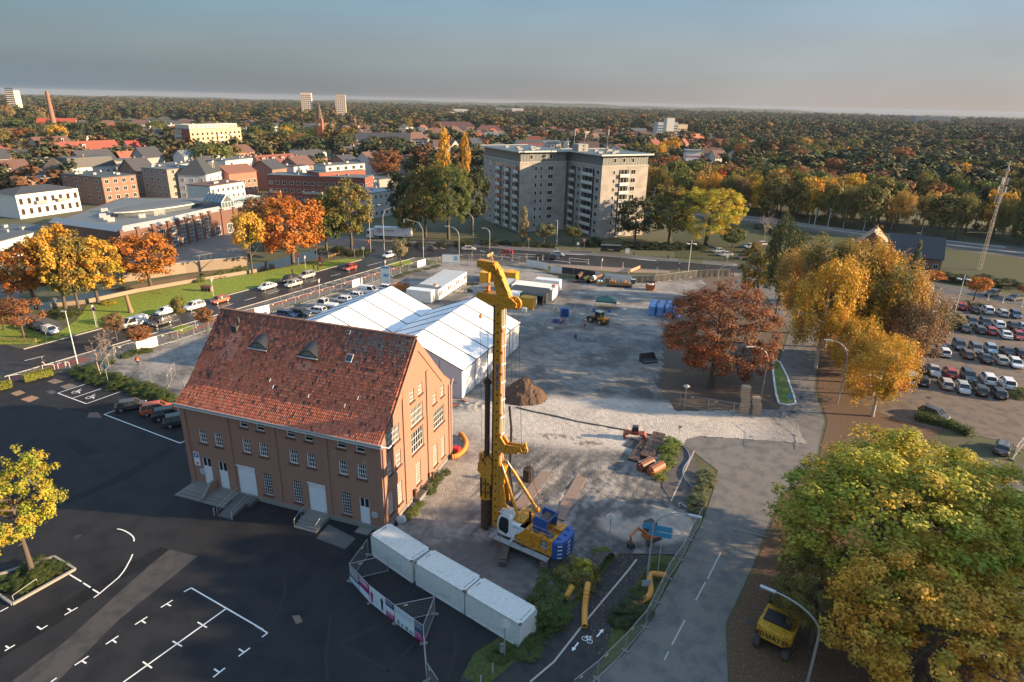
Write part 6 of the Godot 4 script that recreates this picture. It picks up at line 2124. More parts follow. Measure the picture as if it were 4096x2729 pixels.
func person_mesh(pose: String,cols: Array,helmet: bool)->ArrayMesh:
	var J:={"hip": v(0,.95,0),"chest": v(.0,1.32,0),"neck": v(.01,1.5,0),"head": v(.03,1.66,0),"sl": v(0,1.43,.19),"sr": v(0,1.43,-.19),"el": v(-.02,1.16,.26),"er": v(-.02,1.16,-.26),"wl": v(.08,.92,.27),"wr": v(.08,.92,-.27),"hl": v(0,.9,.09),"hr": v(0,.9,-.09),"kl": v(.03,.5,.1),"kr": v(.03,.5,-.1),"al": v(0,.09,.11),"ar": v(0,.09,-.11),"tl": v(.17,.04,.12),"tr": v(.17,.04,-.12)}
	if pose=="walk":
		J.kl=v(.22,.52,.09); J.al=v(.30,.12,.1); J.tl=v(.46,.1,.1)
		J.kr=v(-.02,.5,-.09); J.ar=v(-.32,.16,-.1); J.tr=v(-.17,.05,-.1)
		J.el=v(-.15,1.18,.25); J.wl=v(-.1,.95,.26); J.er=v(.1,1.17,-.25); J.wr=v(.27,1.0,-.22)
	elif pose=="bend":
		J.chest=v(.22,1.2,0); J.neck=v(.34,1.32,0); J.head=v(.46,1.4,0)
		J.sl=v(.28,1.27,.19); J.sr=v(.28,1.27,-.19); J.el=v(.35,1.0,.24); J.er=v(.35,1.0,-.24); J.wl=v(.5,.82,.2); J.wr=v(.5,.82,-.2)
	elif pose=="ride":
		J.hip=v(-.1,.95,0); J.hl=v(-.1,.93,.09); J.hr=v(-.1,.93,-.09)
		J.chest=v(.1,1.28,0); J.neck=v(.18,1.45,0); J.head=v(.24,1.6,0); J.sl=v(.14,1.38,.19); J.sr=v(.14,1.38,-.19)
		J.el=v(.33,1.15,.27); J.er=v(.33,1.15,-.27); J.wl=v(.55,1.05,.24); J.wr=v(.55,1.05,-.24)
		J.kl=v(.27,.72,.11); J.al=v(.1,.38,.12); J.tl=v(.27,.34,.12); J.kr=v(.2,.52,-.11); J.ar=v(.02,.18,-.12); J.tr=v(.2,.15,-.12)
	var B:=[["hip","chest",.15,.17,2],["chest","neck",.16,.06,2],["neck","head",.055,.06,0],["sl","chest",.08,.14,2],["sr","chest",.08,.14,2],["sl","el",.065,.05,2],["sr","er",.065,.05,2],["el","wl",.05,.038,2],["er","wr",.05,.038,2],["hl","kl",.095,.068,3],["hr","kr",.095,.068,3],["kl","al",.066,.048,3],["kr","ar",.066,.048,3],["al","tl",.05,.04,4],["ar","tr",.05,.04,4],["hip","hl",.14,.1,3],["hip","hr",.14,.1,3]]
	var S:=[]
	for b in B: S.append([J[b[0]],J[b[1]],b[2],b[3],b[4]])
	S.append([J.head+v(.01,-.03,0),J.head+v(0,.03,0),.082,.098,0])
	S.append([J.head+v(-.02,.05,0),J.head+v(-.03,.03,0),.098,.1,1])
	S.append([J.head+v(.085,-.01,0),J.head+v(.105,-.02,0),.016,.018,0])
	for s in ["l","r"]:
		var w: Vector3=J["w"+s]
		var d: Vector3=(w-J["e"+s]).normalized()
		S.append([w,w+d*.08,.036,.034,0])
		for k in 4: S.append([w+d*.08+v(0,0,(k-1.5)*.019),w+d*(.15-.012*absf(k-1.2))+v(.02,0,(k-1.5)*.021),.010,.008,0])
		S.append([w+d*.02+v(.02,0,0),w+d*.08+v(.055,0,0),.011,.009,0])
	var cell:=.035
	var lo:=v(-.6,-.02,-.46)
	var nx:=40
	var ny:=54
	var nz:=27
	var f:=PackedFloat32Array()
	var id:=PackedInt32Array()
	f.resize(nx*ny*nz)
	f.fill(1.0)
	id.resize(nx*ny*nz)
	for si in S.size():
		var s:Array=S[si]
		var a: Vector3=s[0]
		var b: Vector3=s[1]
		var r:=maxf(s[2],s[3])+.11
		var i0:=Vector3i(((a.min(b)-v(r,r,r)-lo)/cell).floor()).clamp(Vector3i.ZERO,Vector3i(nx-1,ny-1,nz-1))
		var i1:=Vector3i(((a.max(b)+v(r,r,r)-lo)/cell).ceil()).clamp(Vector3i.ZERO,Vector3i(nx-1,ny-1,nz-1))
		var ab:=b-a
		var l2:=maxf(ab.length_squared(),1e-6)
		for x in range(i0.x,i1.x+1):
			for y in range(i0.y,i1.y+1):
				for z in range(i0.z,i1.z+1):
					var p:=lo+v(x,y,z)*cell
					var t:=clampf((p-a).dot(ab)/l2,0,1)
					var d:=(p-a-ab*t).length()-lerpf(s[2],s[3],t)
					var k:=(x*ny+y)*nz+z
					var o:=f[k]
					if d<o: id[k]=s[4]
					var h:=maxf(.035-absf(d-o),.0)/.035
					f[k]=minf(d,o)-h*h*.035*.25
	var at:={}
	var vs:=PackedVector3Array()
	var cs:=PackedColorArray()
	var quads:=[]
	for x in nx-1:
		for y in ny-1:
			for z in nz-1:
				if absf(f[(x*ny+y)*nz+z])>.075: continue
				var sm:=Vector3.ZERO
				var n:=0
				var best:=9.0
				var bi:=0
				for e in [[0,0,0,1,0,0],[0,0,0,0,1,0],[0,0,0,0,0,1],[1,0,0,1,1,0],[1,0,0,1,0,1],[0,1,0,1,1,0],[0,1,0,0,1,1],[0,0,1,1,0,1],[0,0,1,0,1,1],[1,1,0,1,1,1],[1,0,1,1,1,1],[0,1,1,1,1,1]]:
					var ka: int=((x+e[0])*ny+y+e[1])*nz+z+e[2]
					var kb: int=((x+e[3])*ny+y+e[4])*nz+z+e[5]
					if (f[ka]<0) != (f[kb]<0):
						var t:=f[ka]/(f[ka]-f[kb])
						sm+=v(x+e[0],y+e[1],z+e[2]).lerp(v(x+e[3],y+e[4],z+e[5]),t)
						n+=1
						if f[ka]<best:
							best=f[ka]
							bi=id[ka]
				if n>0:
					at[(x*ny+y)*nz+z]=vs.size()
					vs.append(lo+sm/n*cell)
					var c: Vector3=cols[bi]
					cs.append(Color(c.x,c.y,c.z))
	var ix:=PackedInt32Array()
	for x in range(1,nx-1):
		for y in range(1,ny-1):
			for z in range(1,nz-1):
				var k:=(x*ny+y)*nz+z
				if absf(f[k])>.075: continue
				var s:=f[k]<0
				for ax in 3:
					var k2: int=k+[ny*nz,nz,1][ax]
					if (f[k2]<0)==s: continue
					var q: Array
					match ax:
						0: q=[k,k-nz,k-nz-1,k-1]
						1: q=[k,k-1,k-1-ny*nz,k-ny*nz]
						2: q=[k,k-ny*nz,k-ny*nz-nz,k-nz]
					var v:=[]
					for w in q: v.append(at.get(w,-1))
					if v.has(-1): continue
					if not s: v.reverse()
					ix.append_array([v[0],v[2],v[1],v[0],v[3],v[2]])
	var st:=SurfaceTool.new()
	st.begin(Mesh.PRIMITIVE_TRIANGLES)
	for i in vs.size():
		st.set_color(cs[i])
		st.set_smooth_group(0)
		st.add_vertex(vs[i])
	for i in ix: st.add_index(i)
	st.generate_normals()
	return st.commit()
func person(pose: String,top: Vector3,legs: Vector3,label: String,at: Vector3,deg: float,helmet:=false,vest:=false)->Node3D:
	var key:="person %s %s %s" % [pose,top,legs]
	if not cache.has(key): cache[key]=person_mesh(pose,[v(.36,.22,.16),v(.06,.04,.03),top,legs,v(.03,.025,.02)],helmet)
	var o:=thing("person",label,"person",at,deg)
	part("body",cache[key],mat(1,1,1,.85,.0,true),o)
	var hx:=.46 if pose=="bend" else (.24 if pose=="ride" else .03)
	var hy:=1.4 if pose=="bend" else (1.6 if pose=="ride" else 1.66)
	if helmet:
		var mb:=MB.new()
		mb.ball(v(hx,hy+.06,0),v(.14,.12,.12),10,6)
		mb.cyl(v(hx+.02,hy+.035,0),v(hx+.02,hy+.05,0),.16,.15,12)
		part("helmet",mb,mat(.7,.7,.68,.4),o)
	if vest:
		var mb:=MB.new()
		mb.sloft([mb.ring(v(.0,.92,0),Basis(v(.85,0,0),v(0,1,0),v(0,0,1)),.21,12),mb.ring(v(.01,1.2,0),Basis(v(.85,0,0),v(0,1,0),v(0,0,1)),.23,12),mb.ring(v(.01,1.44,0),Basis(v(.7,0,0),v(0,1,0),v(0,0,1)),.22,12)],false)
		var v:=part("safety_vest",mb,mat(.7,.12,.02,.6),o)
		if pose=="bend": v.transform=Transform3D(Basis(v(0,0,1),-.55),v(-.42,.15,0))
		mb=MB.new()
		mb.sloft([mb.ring(v(.0,1.0,0),Basis(v(.85,0,0),v(0,1,0),v(0,0,1)),.222,12),mb.ring(v(.0,1.07,0),Basis(v(.85,0,0),v(0,1,0),v(0,0,1)),.226,12)],false)
		part("reflective_band",mb,mat(.6,.6,.5,.4),v)
	return o
func bike_proto()->Node3D:
	if cache.has("bike"): return cache["bike"]
	var o:=Node3D.new()
	o.name="bicycle"
	for x in [-.52,.52]:
		var mb:=MB.new()
		for k in 16:
			var a:=TAU*k/16
			var b:=TAU*(k+1)/16
			mb.cyl(v(x+cos(a)*.33,.34+sin(a)*.33,0),v(x+cos(b)*.33,.34+sin(b)*.33,0),.025,.025,5,false)
		for k in 6: mb.cyl(v(x,.34,0),v(x+cos(TAU*k/6)*.33,.34+sin(TAU*k/6)*.33,0),.006,.006,3,false)
		part("wheel",mb,mat(.3,.3,.3,.5),o)
	var mb:=MB.new()
	for q in [[-.52,.34,-.12,.3],[-.12,.3,-.2,.85],[-.2,.78,.35,.82],[-.12,.3,.36,.76],[-.52,.34,-.18,.75],[.33,.95,.52,.34]]:
		mb.cyl(v(q[0],q[1],0),v(q[2],q[3],0),.02,.02,5)
	part("frame",mb,mat(.4,.41,.42,.4),o)
	mb=MB.new()
	mb.tube([v(.3,1.0,-.28),v(.36,1.0,0),v(.3,1.0,.28)],.018,5)
	part("handlebar",mb,mat(.03,.03,.03,.6),o)
	mb=MB.new()
	mb.box(v(-.22,.9,0),v(.26,.06,.15))
	part("saddle",mb,mat(.02,.02,.02,.7),o)
	cache["bike"]=o
	return o
func lamp(kind: String,label: String,at: Vector3,h: float,deg:=.0,reach:=2.5):
	var steel:=mat(.36,.37,.37,.45,.3)
	var o:=thing("street_lamp",label,"street lamp",at,deg)
	var mb:=MB.new()
	var hp:=v(0,h,0)
	match kind:
		"curved":
			var p:=[v(0,0,0),v(0,h*.72,0)]
			for k in 6:
				var a:=(k+1)*PI/2/6.0
				p.append(v(reach*(1-cos(a)),h*.72+h*.27*sin(a),0))
			var rs:=[]
			for k in p.size(): rs.append(lerpf(.11,.05,float(k)/p.size()))
			mb.taper(p,rs,8)
			part("pole",mb,steel,o)
			mb=MB.new()
			mb.cbox(v(reach+.55,h*.99,0),v(1.2,.14,.28),.05)
			part("lamp_head",mb,mat(.42,.45,.47,.4),o)
		"straight":
			mb.cyl(Vector3.ZERO,hp,.1,.06,8)
			part("pole",mb,mat(.6,.6,.58,.5),o)
			mb=MB.new()
			mb.box(v(.3,h,0),v(.8,.1,.25))
			part("lamp_head",mb,mat(.5,.52,.52,.4),o)
		"disc":
			mb.cyl(Vector3.ZERO,v(0,h-.5,0),.06,.045,8)
			part("pole",mb,steel,o)
			mb=MB.new()
			mb.cyl(v(0,h-.5,0),v(0,h-.15,0),.12,.2,12)
			part("lens",mb,mat(.6,.62,.62,.2),o)
			mb=MB.new()
			mb.cyl(v(0,h-.16,0),v(0,h-.06,0),.5,.42,18)
			mb.cyl(v(0,h-.06,0),v(0,h+.1,0),.42,.05,18)
			part("hood",mb,mat(.6,.63,.65,.4),o)
		"lantern":
			mb.cyl(Vector3.ZERO,v(0,h-.7,0),.06,.05,8)
			part("pole",mb,mat(.5,.5,.48,.5),o)
			mb=MB.new()
			mb.cyl(v(0,h-.7,0),v(0,h-.1,0),.18,.24,10)
			part("lens",mb,mat(.66,.66,.6,.3),o)
			mb=MB.new()
			mb.cyl(v(0,h-.1,0),v(0,h+.08,0),.34,.12,12)
			part("hood",mb,mat(.35,.35,.34,.5),o)
		"twin":
			mb.cyl(Vector3.ZERO,hp,.11,.08,8)
			part("pole",mb,mat(.55,.54,.5,.5),o)
			for s in [-1,1]:
				mb=MB.new()
				mb.cyl(v(0,h-1.0,0),v(s*.9,h-.9,0),.05,.05,6)
				mb.cyl(v(s*.9,h-1.05,0),v(s*.9,h-.9,0),.55,.45,14)
				part("lamp_head",mb,mat(.55,.57,.58,.4),o)
func post_sign(called: String,label: String,at: Vector3,h: float,deg: float,shape: String,col: Vector3,sz: Vector2,post:=v(.4,.4,.39)):
	var o:=thing(called,label,"sign",at,deg)
	var mb:=MB.new()
	mb.cyl(Vector3.ZERO,v(0,h,0),.035,.035,6)
	part("post",mb,mat(post.x,post.y,post.z,.5),o)
	mb=MB.new()
	if shape=="round": mb.cyl(v(0,h-sz.y/2,.04),v(0,h-sz.y/2,.07),sz.x/2,sz.x/2,18)
	elif shape=="triangle": mb.plate(pv([w2(-sz.x/2,h),w2(0,h-sz.y),w2(sz.x/2,h)]),.04,.07)
	else: mb.box(v(0,h-sz.y/2,.055),v(sz.x,sz.y,.03))
	var p:=part("board",mb,mat(col.x,col.y,col.z,.45),o)
	return [o,p]
func signal_post(label: String,at: Vector3,h: float,deg: float,arm:=.0,red:=false):
	var o:=thing("traffic_light",label,"traffic light",at,deg)
	var st:=mat(.38,.39,.4,.5)
	var mb:=MB.new()
	if arm>0:
		mb.taper([Vector3.ZERO,v(0,h*.75,0),v(arm*.2,h*.93,0),v(arm,h,0)],[.1,.08,.07,.05],8)
	else: mb.cyl(Vector3.ZERO,v(0,h,0),.07,.06,8)
	part("pole",mb,st,o)
	var spots:=[v(.0,2.9,.16)]
	if arm>0: spots.append(v(arm,h-.5,.1))
	for s in spots:
		mb=MB.new()
		mb.box(s,v(.3,.95,.22))
		var hd:=part("signal_head",mb,mat(.03,.03,.03,.6),o)
		for k in 3:
			mb=MB.new()
			mb.cyl(s+v(0,.3-k*.3,.11),s+v(0,.3-k*.3,.14),.1,.1,10)
			part("lens",mb,mat([.2,.2,.02][k],[.02,.13,.14][k],.02,.3),hd)
		mb=MB.new()
		mb.bbox(s.x-.2,s.x+.2,s.y-.5,s.y+.5,s.z-.15,s.z-.12)
		part("backboard",mb,mat(.6,.6,.58,.5),hd)
func hose(label: String,pts3: Array,r: float,col: Vector3,rings:=true):
	var o:=thing("duct_hose",label,"hose")
	var cv:=Curve3D.new()
	for i in pts3.size():
		var d: Vector3=(pts3[mini(i+1,pts3.size()-1)]-pts3[maxi(i-1,0)])/6.0
		cv.add_point(pts3[i],-d,d)
	var mb:=MB.new()
	var n:=int(cv.get_baked_length()/(.16 if rings else .3))
	var last:=[]
	for i in n+1:
		var p:=cv.sample_baked(cv.get_baked_length()*i/n)
		var q:=cv.sample_baked(minf(cv.get_baked_length(),cv.get_baked_length()*i/n+.1))
		if i==n: q=p+(p-cv.sample_baked(cv.get_baked_length()-.1))
		var rr:=r*(1.0 if not rings or i % 2==0 else .86)
		var ring:=mb.ring(p,mb.frame_of(q-p),rr,12)
		if i>0: mb.loft([last,ring],false)
		last=ring
	part("duct" if rings else "tube",mb,mat(col.x,col.y,col.z,.6),o)
func build_street():
	lamp("straight","tall pale lamp post beside the red cycle path and the bare tree",v(-73.61,0,-99.19),9.34,180)
	lamp("curved","curved street lamp on the verge beside the blue road sign",v(13.63,0,-49.78),8.6,20,3.0)
	lamp("disc","lamp with disc hood standing in the spoil beside the rig",v(10.49,0,-54.38),4.21)
	lamp("disc","lamp with white disc hood beside the end white container",v(-.02,0,-40.3),3.82)
	lamp("disc","lamp with disc hood at the corner of the copper beech fence",v(26.45,0,-87.55),3.91)
	lamp("lantern","park lantern behind the no stopping sign on the lawn",v(-81.81,0,-117.55),4.41)
	lamp("lantern","park lantern beside the small brick shelter on the lawn",v(-68.73,0,-139.87),4.19)
	lamp("lantern","lantern on a white post beside the grass island with a young tree",v(-62.31,0,-117.9),3.33)
	lamp("lantern","lantern post with red notice among the cycle stands",v(-45.3,0,-143.22),3.6)
	lamp("lantern","lantern post beside the blue and white site board",v(-32.93,0,-159.08),4.63)
	lamp("lantern","lantern on the lawn in front of the red information pillar",v(-55.99,0,-166.8),3.42)
	lamp("lantern","lantern standing in the dug up verge of the cross street",v(24.49,0,-173.88),2.94)
	lamp("twin","lamp mast with two round heads among the parked cars",v(101.23,0,-139.71),9.1,20)
	lamp("twin","lamp mast with two round heads beside the yellow barriers",v(47.28,0,-168.62),9.74,5)
	lamp("curved","curved lamp at the junction in front of the white truck",v(-43.16,0,-188.71),14.09,-12,2.6)
	lamp("curved","curved lamp beside the white site banner at the fence corner",v(-15.74,0,-179.57),9.87,188,3.0)
	lamp("curved","curved lamp in front of the dark trees beside the apartment block",v(-13.46,0,-206.42),9.37,185,2.2)
	lamp("curved","curved lamp beside the pedestrian signal in front of the flats",v(-7.67,0,-196.37),6.47,185,1.5)
	lamp("straight","thin lamp in front of the round trimmed tree at the flats",v(13.67,0,-203.55),8.06,180)
	lamp("curved","curved lamp reaching out of the copper beech",v(39.77,0,-91.86),9.0,172,2.8)
	lamp("curved","curved lamp at the far road bend behind the copper beech",v(51.21,0,-155.29),6.5,0,3.2)
	lamp("curved","curved lamp post beside the yellow excavator",v(23.96,0,-37.77),8.0,215,3.6)
	lamp("curved","curved street lamp rising beside the yellow birch and the dark lane",v(51.41,0,-90.74),10.24,200,2.6)
	for q in [[v(117.64,0,-256.17),6.89,"platform lamp beside the first overhead line mast"],[v(131.07,0,-239.74),6.91,"platform lamp carrying a blue sign"],[v(150.44,0,-235.83),5.43,"platform lamp behind the long station roof"],[v(146.12,0,-248.15),1.9,"short platform lamp behind the station gable"]]:
		lamp("straight",q[2],q[0],q[1],0)
	lamp("curved","small curved lamp in front of the station wall",v(116.63,0,-192.85),4.9,-10,1.2)
	signal_post("traffic light mast at the corner of the white truck with arm to the right",v(-39.44,0,-190.6),13.09,-15,3.4)
	signal_post("traffic light mast with a long arm in front of the dark hatchback",v(-26.33,0,-181.89),11.05,190,5.5)
	signal_post("traffic light beside the yellow barriers on the far side of the site",v(44.57,0,-168.03),4.0,0)
	signal_post("pedestrian signal standing in the dug up verge",v(38.8,0,-168.65),3.4,0)
	signal_post("signal post beside the silver saloon car",v(-12.11,0,-179.94),4.2,0)
	var s:Array=post_sign("no_stopping_sign","round blue no stopping sign with red cross on the lawn",v(-81.74,0,-117.3)+v(.6,0,.3),4.3,20,"round",v(.45,.03,.09),w2(.9,.9))
	part("sign_face",(func():
		var m:=MB.new()
		m.cyl(v(0,3.85,.07),v(0,3.85,.08),.33,.33,16)
		return m).call(),mat(.06,.1,.4,.5),s[1])
	s=post_sign("parking_sign","tall blue and white parking sign in the hedge",v(-63.88,0,-91.73),3.49,15,"box",v(.05,.17,.42),w2(.55,.95))
	text_part(s[1],"P",v(0,3.19,.075),.4,mat(.8,.8,.8,.5))
	s=post_sign("direction_sign","large blue road direction sign standing in the churned ground",v(14.69,0,-50.17),6.0,15,"box",v(.04,.27,.45),w2(.1,.1),v(.5,.5,.48))
	for q in [[-1.5,.35,5.6,.55,18.0],[-.9,.35,4.95,.5,18.0]]:
		var mb:=MB.new()
		mb.t=Transform3D(Basis(Vector3.UP,.0),v(0,0,.0))
		mb.plate(pv([w2(q[0]-.4,q[2]),w2(q[1]+.5,q[2]-.05),w2(q[1]+.5,q[2]+q[3]),w2(q[0]-.4,q[2]+q[3]+.05)]),.06,.1)
		part("arrow_board",mb,mat(.04,.27,.45,.5),s[0])
	post_sign("arrow_sign","small round blue keep right sign on the planted island",v(43.71,0,-90.72),1.4,-10,"round",v(.03,.28,.55),w2(.75,.75))
	post_sign("notice_board","grey notice board leaning in the verge beside the orange duct",v(13.29,0,-48.62),1.2,-12,"box",v(.3,.36,.4),w2(.95,.7))
	post_sign("triangle_sign","grey backed triangular sign on a post at the sandy entrance",v(23.13,0,-77.13),2.52,200,"triangle",v(.25,.25,.26),w2(.6,.55))
	for q in [[v(-58.56,0,-169.33),3.2,"round",v(.55,.05,.04),"red ringed round sign beside the orange maple"],[v(-57.44,0,-182.16),2.8,"round",v(.55,.12,.08),"red ringed round sign behind the information pillar"],[v(-46.03,0,-180.56),3.4,"box",v(.05,.14,.4),"blue square sign in the planted corner"],[v(-43.21,0,-179.49),3.4,"box",v(.55,.57,.58),"white square sign in the planted corner"],[v(-96.64,0,-128.13),2.6,"round",v(.6,.58,.5),"pale round sign beside the river wall"],[v(-86.51,0,-110.32),2.4,"box",v(.5,.5,.48),"white post sign in front of the white small hatchback"],[v(4.5,0,-196.87),3.6,"box",v(.45,.22,.04),"orange topped stop post in front of the flats"],[v(21.68,0,-195.61),4.0,"box",v(.5,.2,.2),"red and white flag sign in front of the flats"],[v(20.01,0,-197.76),2.4,"box",v(.6,.62,.6),"white board sign in front of the flats"],[v(34.77,0,-192.77),1.9,"box",v(.6,.6,.56),"white poster stand beside the bus shelter"],[v(63.08,0,-185.42),2.2,"box",v(.55,.56,.54),"white board sign beside the shaded parked cars"],[v(55.22,0,-153.66),3.0,"round",v(.05,.2,.5),"round blue sign under the white triangle behind the copper beech"]]:
		post_sign("road_sign",q[4],q[0],q[1],0,q[2],q[3],w2(.8,.8) if q[1] != 1.9 else w2(1.3,1.5))
	s=post_sign("site_board","tall blue and white site board beside the street fence",v(-31.22,0,-150.69),5.2,15,"box",v(.6,.66,.68),w2(2.4,4.2))
	part("blue_band",(func():
		var m:=MB.new()
		m.bbox(-1.1,1.1,4.6,5.1,.07,.09)
		m.bbox(-.5,.9,2.6,3.3,.07,.09)
		return m).call(),mat(.1,.3,.5,.5),s[1])
	s=post_sign("site_banner","wide white banner with blue border hanging on the far corner of the fence",v(-17.53,0,-172.94),3.4,0,"box",v(.62,.66,.68),w2(4.6,2.4))
	part("border",(func():
		var m:=MB.new()
		for y in [1.02,3.28]: m.bbox(-2.3,2.3,y,y+.12,.07,.09)
		m.bbox(.9,2.0,1.6,2.9,.07,.085)
		return m).call(),mat(.2,.35,.5,.5),s[1])
	s=post_sign("information_pillar","red information pillar beside the silver SUV",v(-52.43,0,-168.34),3.0,10,"box",v(.35,.02,.02),w2(.7,2.8))
	part("white_panel",(func():
		var m:=MB.new()
		m.bbox(-.25,.25,.9,1.6,.07,.09)
		return m).call(),mat(.6,.6,.6,.5),s[1])
	var o:=thing("bus_shelter","dark glazed bus shelter in front of the apartment block trees","bus shelter",v(26.66,0,-193.41),3)
	var mb:=MB.new()
	mb.bbox(0,6.2,2.45,2.6,-1.8,0)
	part("roof",mb,mat(.06,.09,.09,.5),o)
	for x in [.1,2.1,4.1,6.1]:
		mb=MB.new()
		mb.bbox(x-.05,x+.05,0,2.45,-1.75,-1.65)
		part("post",mb,mat(.05,.06,.06,.5),o)
	mb=MB.new()
	mb.bbox(.15,6.05,.3,2.3,-1.72,-1.69)
	part("glazing",mb,mat(.03,.045,.05,.1),o)
	mb=MB.new()
	mb.bbox(2.3,3.9,.9,1.0,-1.6,-1.2)
	part("bench",mb,mat(.3,.32,.32,.6),o)
	for q in [[[v(48.82,0,-185.09),v(55.11,0,-182.21)],"yellow slatted barrier on the cross street under the twin headed lamp",v(.45,.36,.13)],[[v(43.04,0,-170.8),v(49.92,0,-170.26)],"yellow slatted barrier in front of the black fence, end beside the traffic light",v(.45,.34,.12)],[[v(49.99,0,-170.5),v(56.95,0,-170.32)],"yellow slatted barrier in front of the black fence, middle length",v(.45,.34,.12)],[[v(56.84,0,-169.96),v(59.99,0,-169.09)],"red and white slatted barrier in front of the black fence",v(.5,.17,.1)],[[v(31.8,0,-169.75),v(35.46,0,-174.68)],"orange and white barrier board in the dug up verge",v(.5,.2,.07)],[[v(-7.79,0,-183.78),v(-6.2,0,-187.48)],"yellow slatted barrier at the junction beside the red SUV",v(.42,.34,.16)]]:
		var a: Vector3=q[0][0]
		var b: Vector3=q[0][1]
		var d:=b-a
		o=thing("barrier",q[1],"barrier",a,rad_to_deg(atan2(d.z,d.x)))
		var l:=d.length()
		mb=MB.new()
		for y in [.25,.95]: mb.bbox(0,l,y,y+.15,-.03,.03)
		part("rail",mb,mat(q[2].x,q[2].y,q[2].z,.6),o)
		var n:=int(l/.35)
		for k in n:
			mb=MB.new()
			mb.bbox(k*l/n+.04,k*l/n+.26,.38,.96,-.02,.02)
			part("slat",mb,mat(.6,.58,.52,.6) if q[2].x>.49 and k % 2 else mat(q[2].x,q[2].y,q[2].z,.6),o)
		for x in [.3,l-.3]:
			mb=MB.new()
			mb.box(v(x,.07,0),v(.3,.14,.7))
			part("foot",mb,mat(.05,.05,.05,.8),o)
	var k0:=0
	for q in [v(6.94,0,-180.51),v(8.46,0,-183.36),v(16.03,0,-180.08),v(21.44,0,-179.3),v(3.76,0,-184.96),v(30.89,0,-176.37),v(31.44,0,-169.72),v(108.37,0,-156.65),v(117.15,0,-151.67),v(119.36,0,-149.58),v(121.53,0,-146.24)]:
		mb=MB.new()
		mb.box(v(0,.75,0),v(.2,1.5,.05))
		mb.box(v(0,.05,0),v(.5,.1,.4))
		single("marker_post",mb,mat(.62,.55,.46,.6),"slim white marker post on the cross street islands" if k0<7 else "slim white marker post along the lane behind the car park","marker post",q,0,"marker posts %d" % (0 if k0<7 else 1))
		k0+=1
	for q in [v(-54.23,0,-134.16),v(-52.78,0,-137.57),v(-49.43,0,-143.06),v(-50.76,0,-139.43),v(-47.54,0,-145.5),v(-45.8,0,-148.76),v(-44.18,0,-151.25),v(-42.71,0,-154.4),v(-40.87,0,-157.5),v(-38.23,0,-161),v(-36.6,0,-164.31),v(-34.97,0,-167.02)]:
		mb=MB.new()
		mb.tube([v(-.45,0,0),v(-.45,.75,0),v(-.35,.85,0),v(.35,.85,0),v(.45,.75,0),v(.45,0,0)],.03,6)
		single("cycle_stand",mb,mat(.5,.51,.52,.35,.5),"steel hoop cycle stand in the line along the street","cycle stand",q,20,"cycle stands along the street")
	var bl:=["bicycle leaning on the stand beside the empty hoops","bicycle with a red basket at the stand by the lantern","bicycle locked next to the one with the red basket","bicycle locked at the middle stand of the row","dark bicycle at the stand past the middle of the row","bicycle locked at a stand opposite the white banner","pair bicycle with bright wheels at the stand before the last two","bicycle at the stand next to the last one","bicycle at the last stand by the junction"]
	var bi:=0
	for q in [v(-50.52,0,-139.28),v(-47.65,0,-145.02),v(-45.59,0,-148.39),v(-43.94,0,-151.07),v(-42.58,0,-154.21),v(-40.63,0,-157.1),v(-38.07,0,-160.79),v(-36.44,0,-164.09),v(-35.06,0,-166.78)]:
		var b:=dup(bike_proto(),bl[bi],q+v(.2,0,.15),15+bi*3)
		b.set_meta("category","bicycle")
		if bi==1:
			mb=MB.new()
			mb.box(v(.55,.95,0),v(.35,.25,.35))
			part("basket",mb,mat(.45,.08,.07,.6),b)
		bi+=1
	var org:=v(.7,.12,.02)
	person("stand",v(.12,.03,.02),v(.02,.02,.025),"person in an orange vest and dark trousers standing at the yard fence",v(-63.24,0,-99.06),250,false,true)
	person("walk",v(.02,.025,.03),v(.4,.36,.32),"person in a dark jacket and pale trousers walking on the red cycle path",v(-78.32,0,-97.68),-25)
	person("walk",v(.015,.017,.02),v(.02,.02,.025),"person in dark clothes walking past the yard fence",v(-63.96,0,-111.25),-55)
	person("bend",v(.6,.12,.03),v(.05,.05,.06),"worker in an orange vest and helmet bending over the blue barrels",v(10.07,0,-125.16),190,true,true)
	person("walk",v(.02,.02,.02),v(.014,.014,.015),"worker in black with an orange vest and white helmet walking on the site",v(14.92,0,-123.91),80,true,true)
	person("walk",v(.02,.02,.025),v(.03,.03,.04),"person in dark clothes behind the black parked car",v(-57.13,0,-159.81),-60)
	person("walk",v(.03,.03,.04),v(.02,.02,.02),"person in dark clothes walking behind the silver SUV",v(-53.08,0,-164.72),-60)
	person("walk",v(.02,.02,.02),v(.03,.03,.035),"person in black walking beside the red information pillar",v(-51.56,0,-163.36),-60)
	person("walk",v(.014,.014,.016),v(.02,.02,.02),"person in black on the pavement behind the yellow barriers",v(53.49,0,-174.79),180)
	person("stand",v(.4,.1,.1),v(.02,.02,.02),"person with a red top waiting at the junction lamp",v(-45.72,0,-197.4),0)
	person("stand",v(.02,.02,.03),v(.05,.05,.05),"person in dark clothes waiting beside the one in red",v(-46.08,0,-196.4),0)
	for q in [[v(36.37,0,-189.43),v(.03,.035,.04),"person in grey riding a bicycle past the bus shelter",180.0],[v(46.13,0,-186.75),v(.014,.014,.016),"person in black riding a bicycle under the trees",180.0],[v(12.99,0,-194.68),v(.1,.2,.3),"person in blue riding a bicycle behind the green car",170.0]]:
		person("ride",q[1],v(.02,.02,.025),q[2],q[0],q[3])
		var b:=dup(bike_proto(),q[2].replace("person in","bicycle ridden by the person in").replace(" riding a bicycle",""),q[0],q[3])
		b.set_meta("category","bicycle")
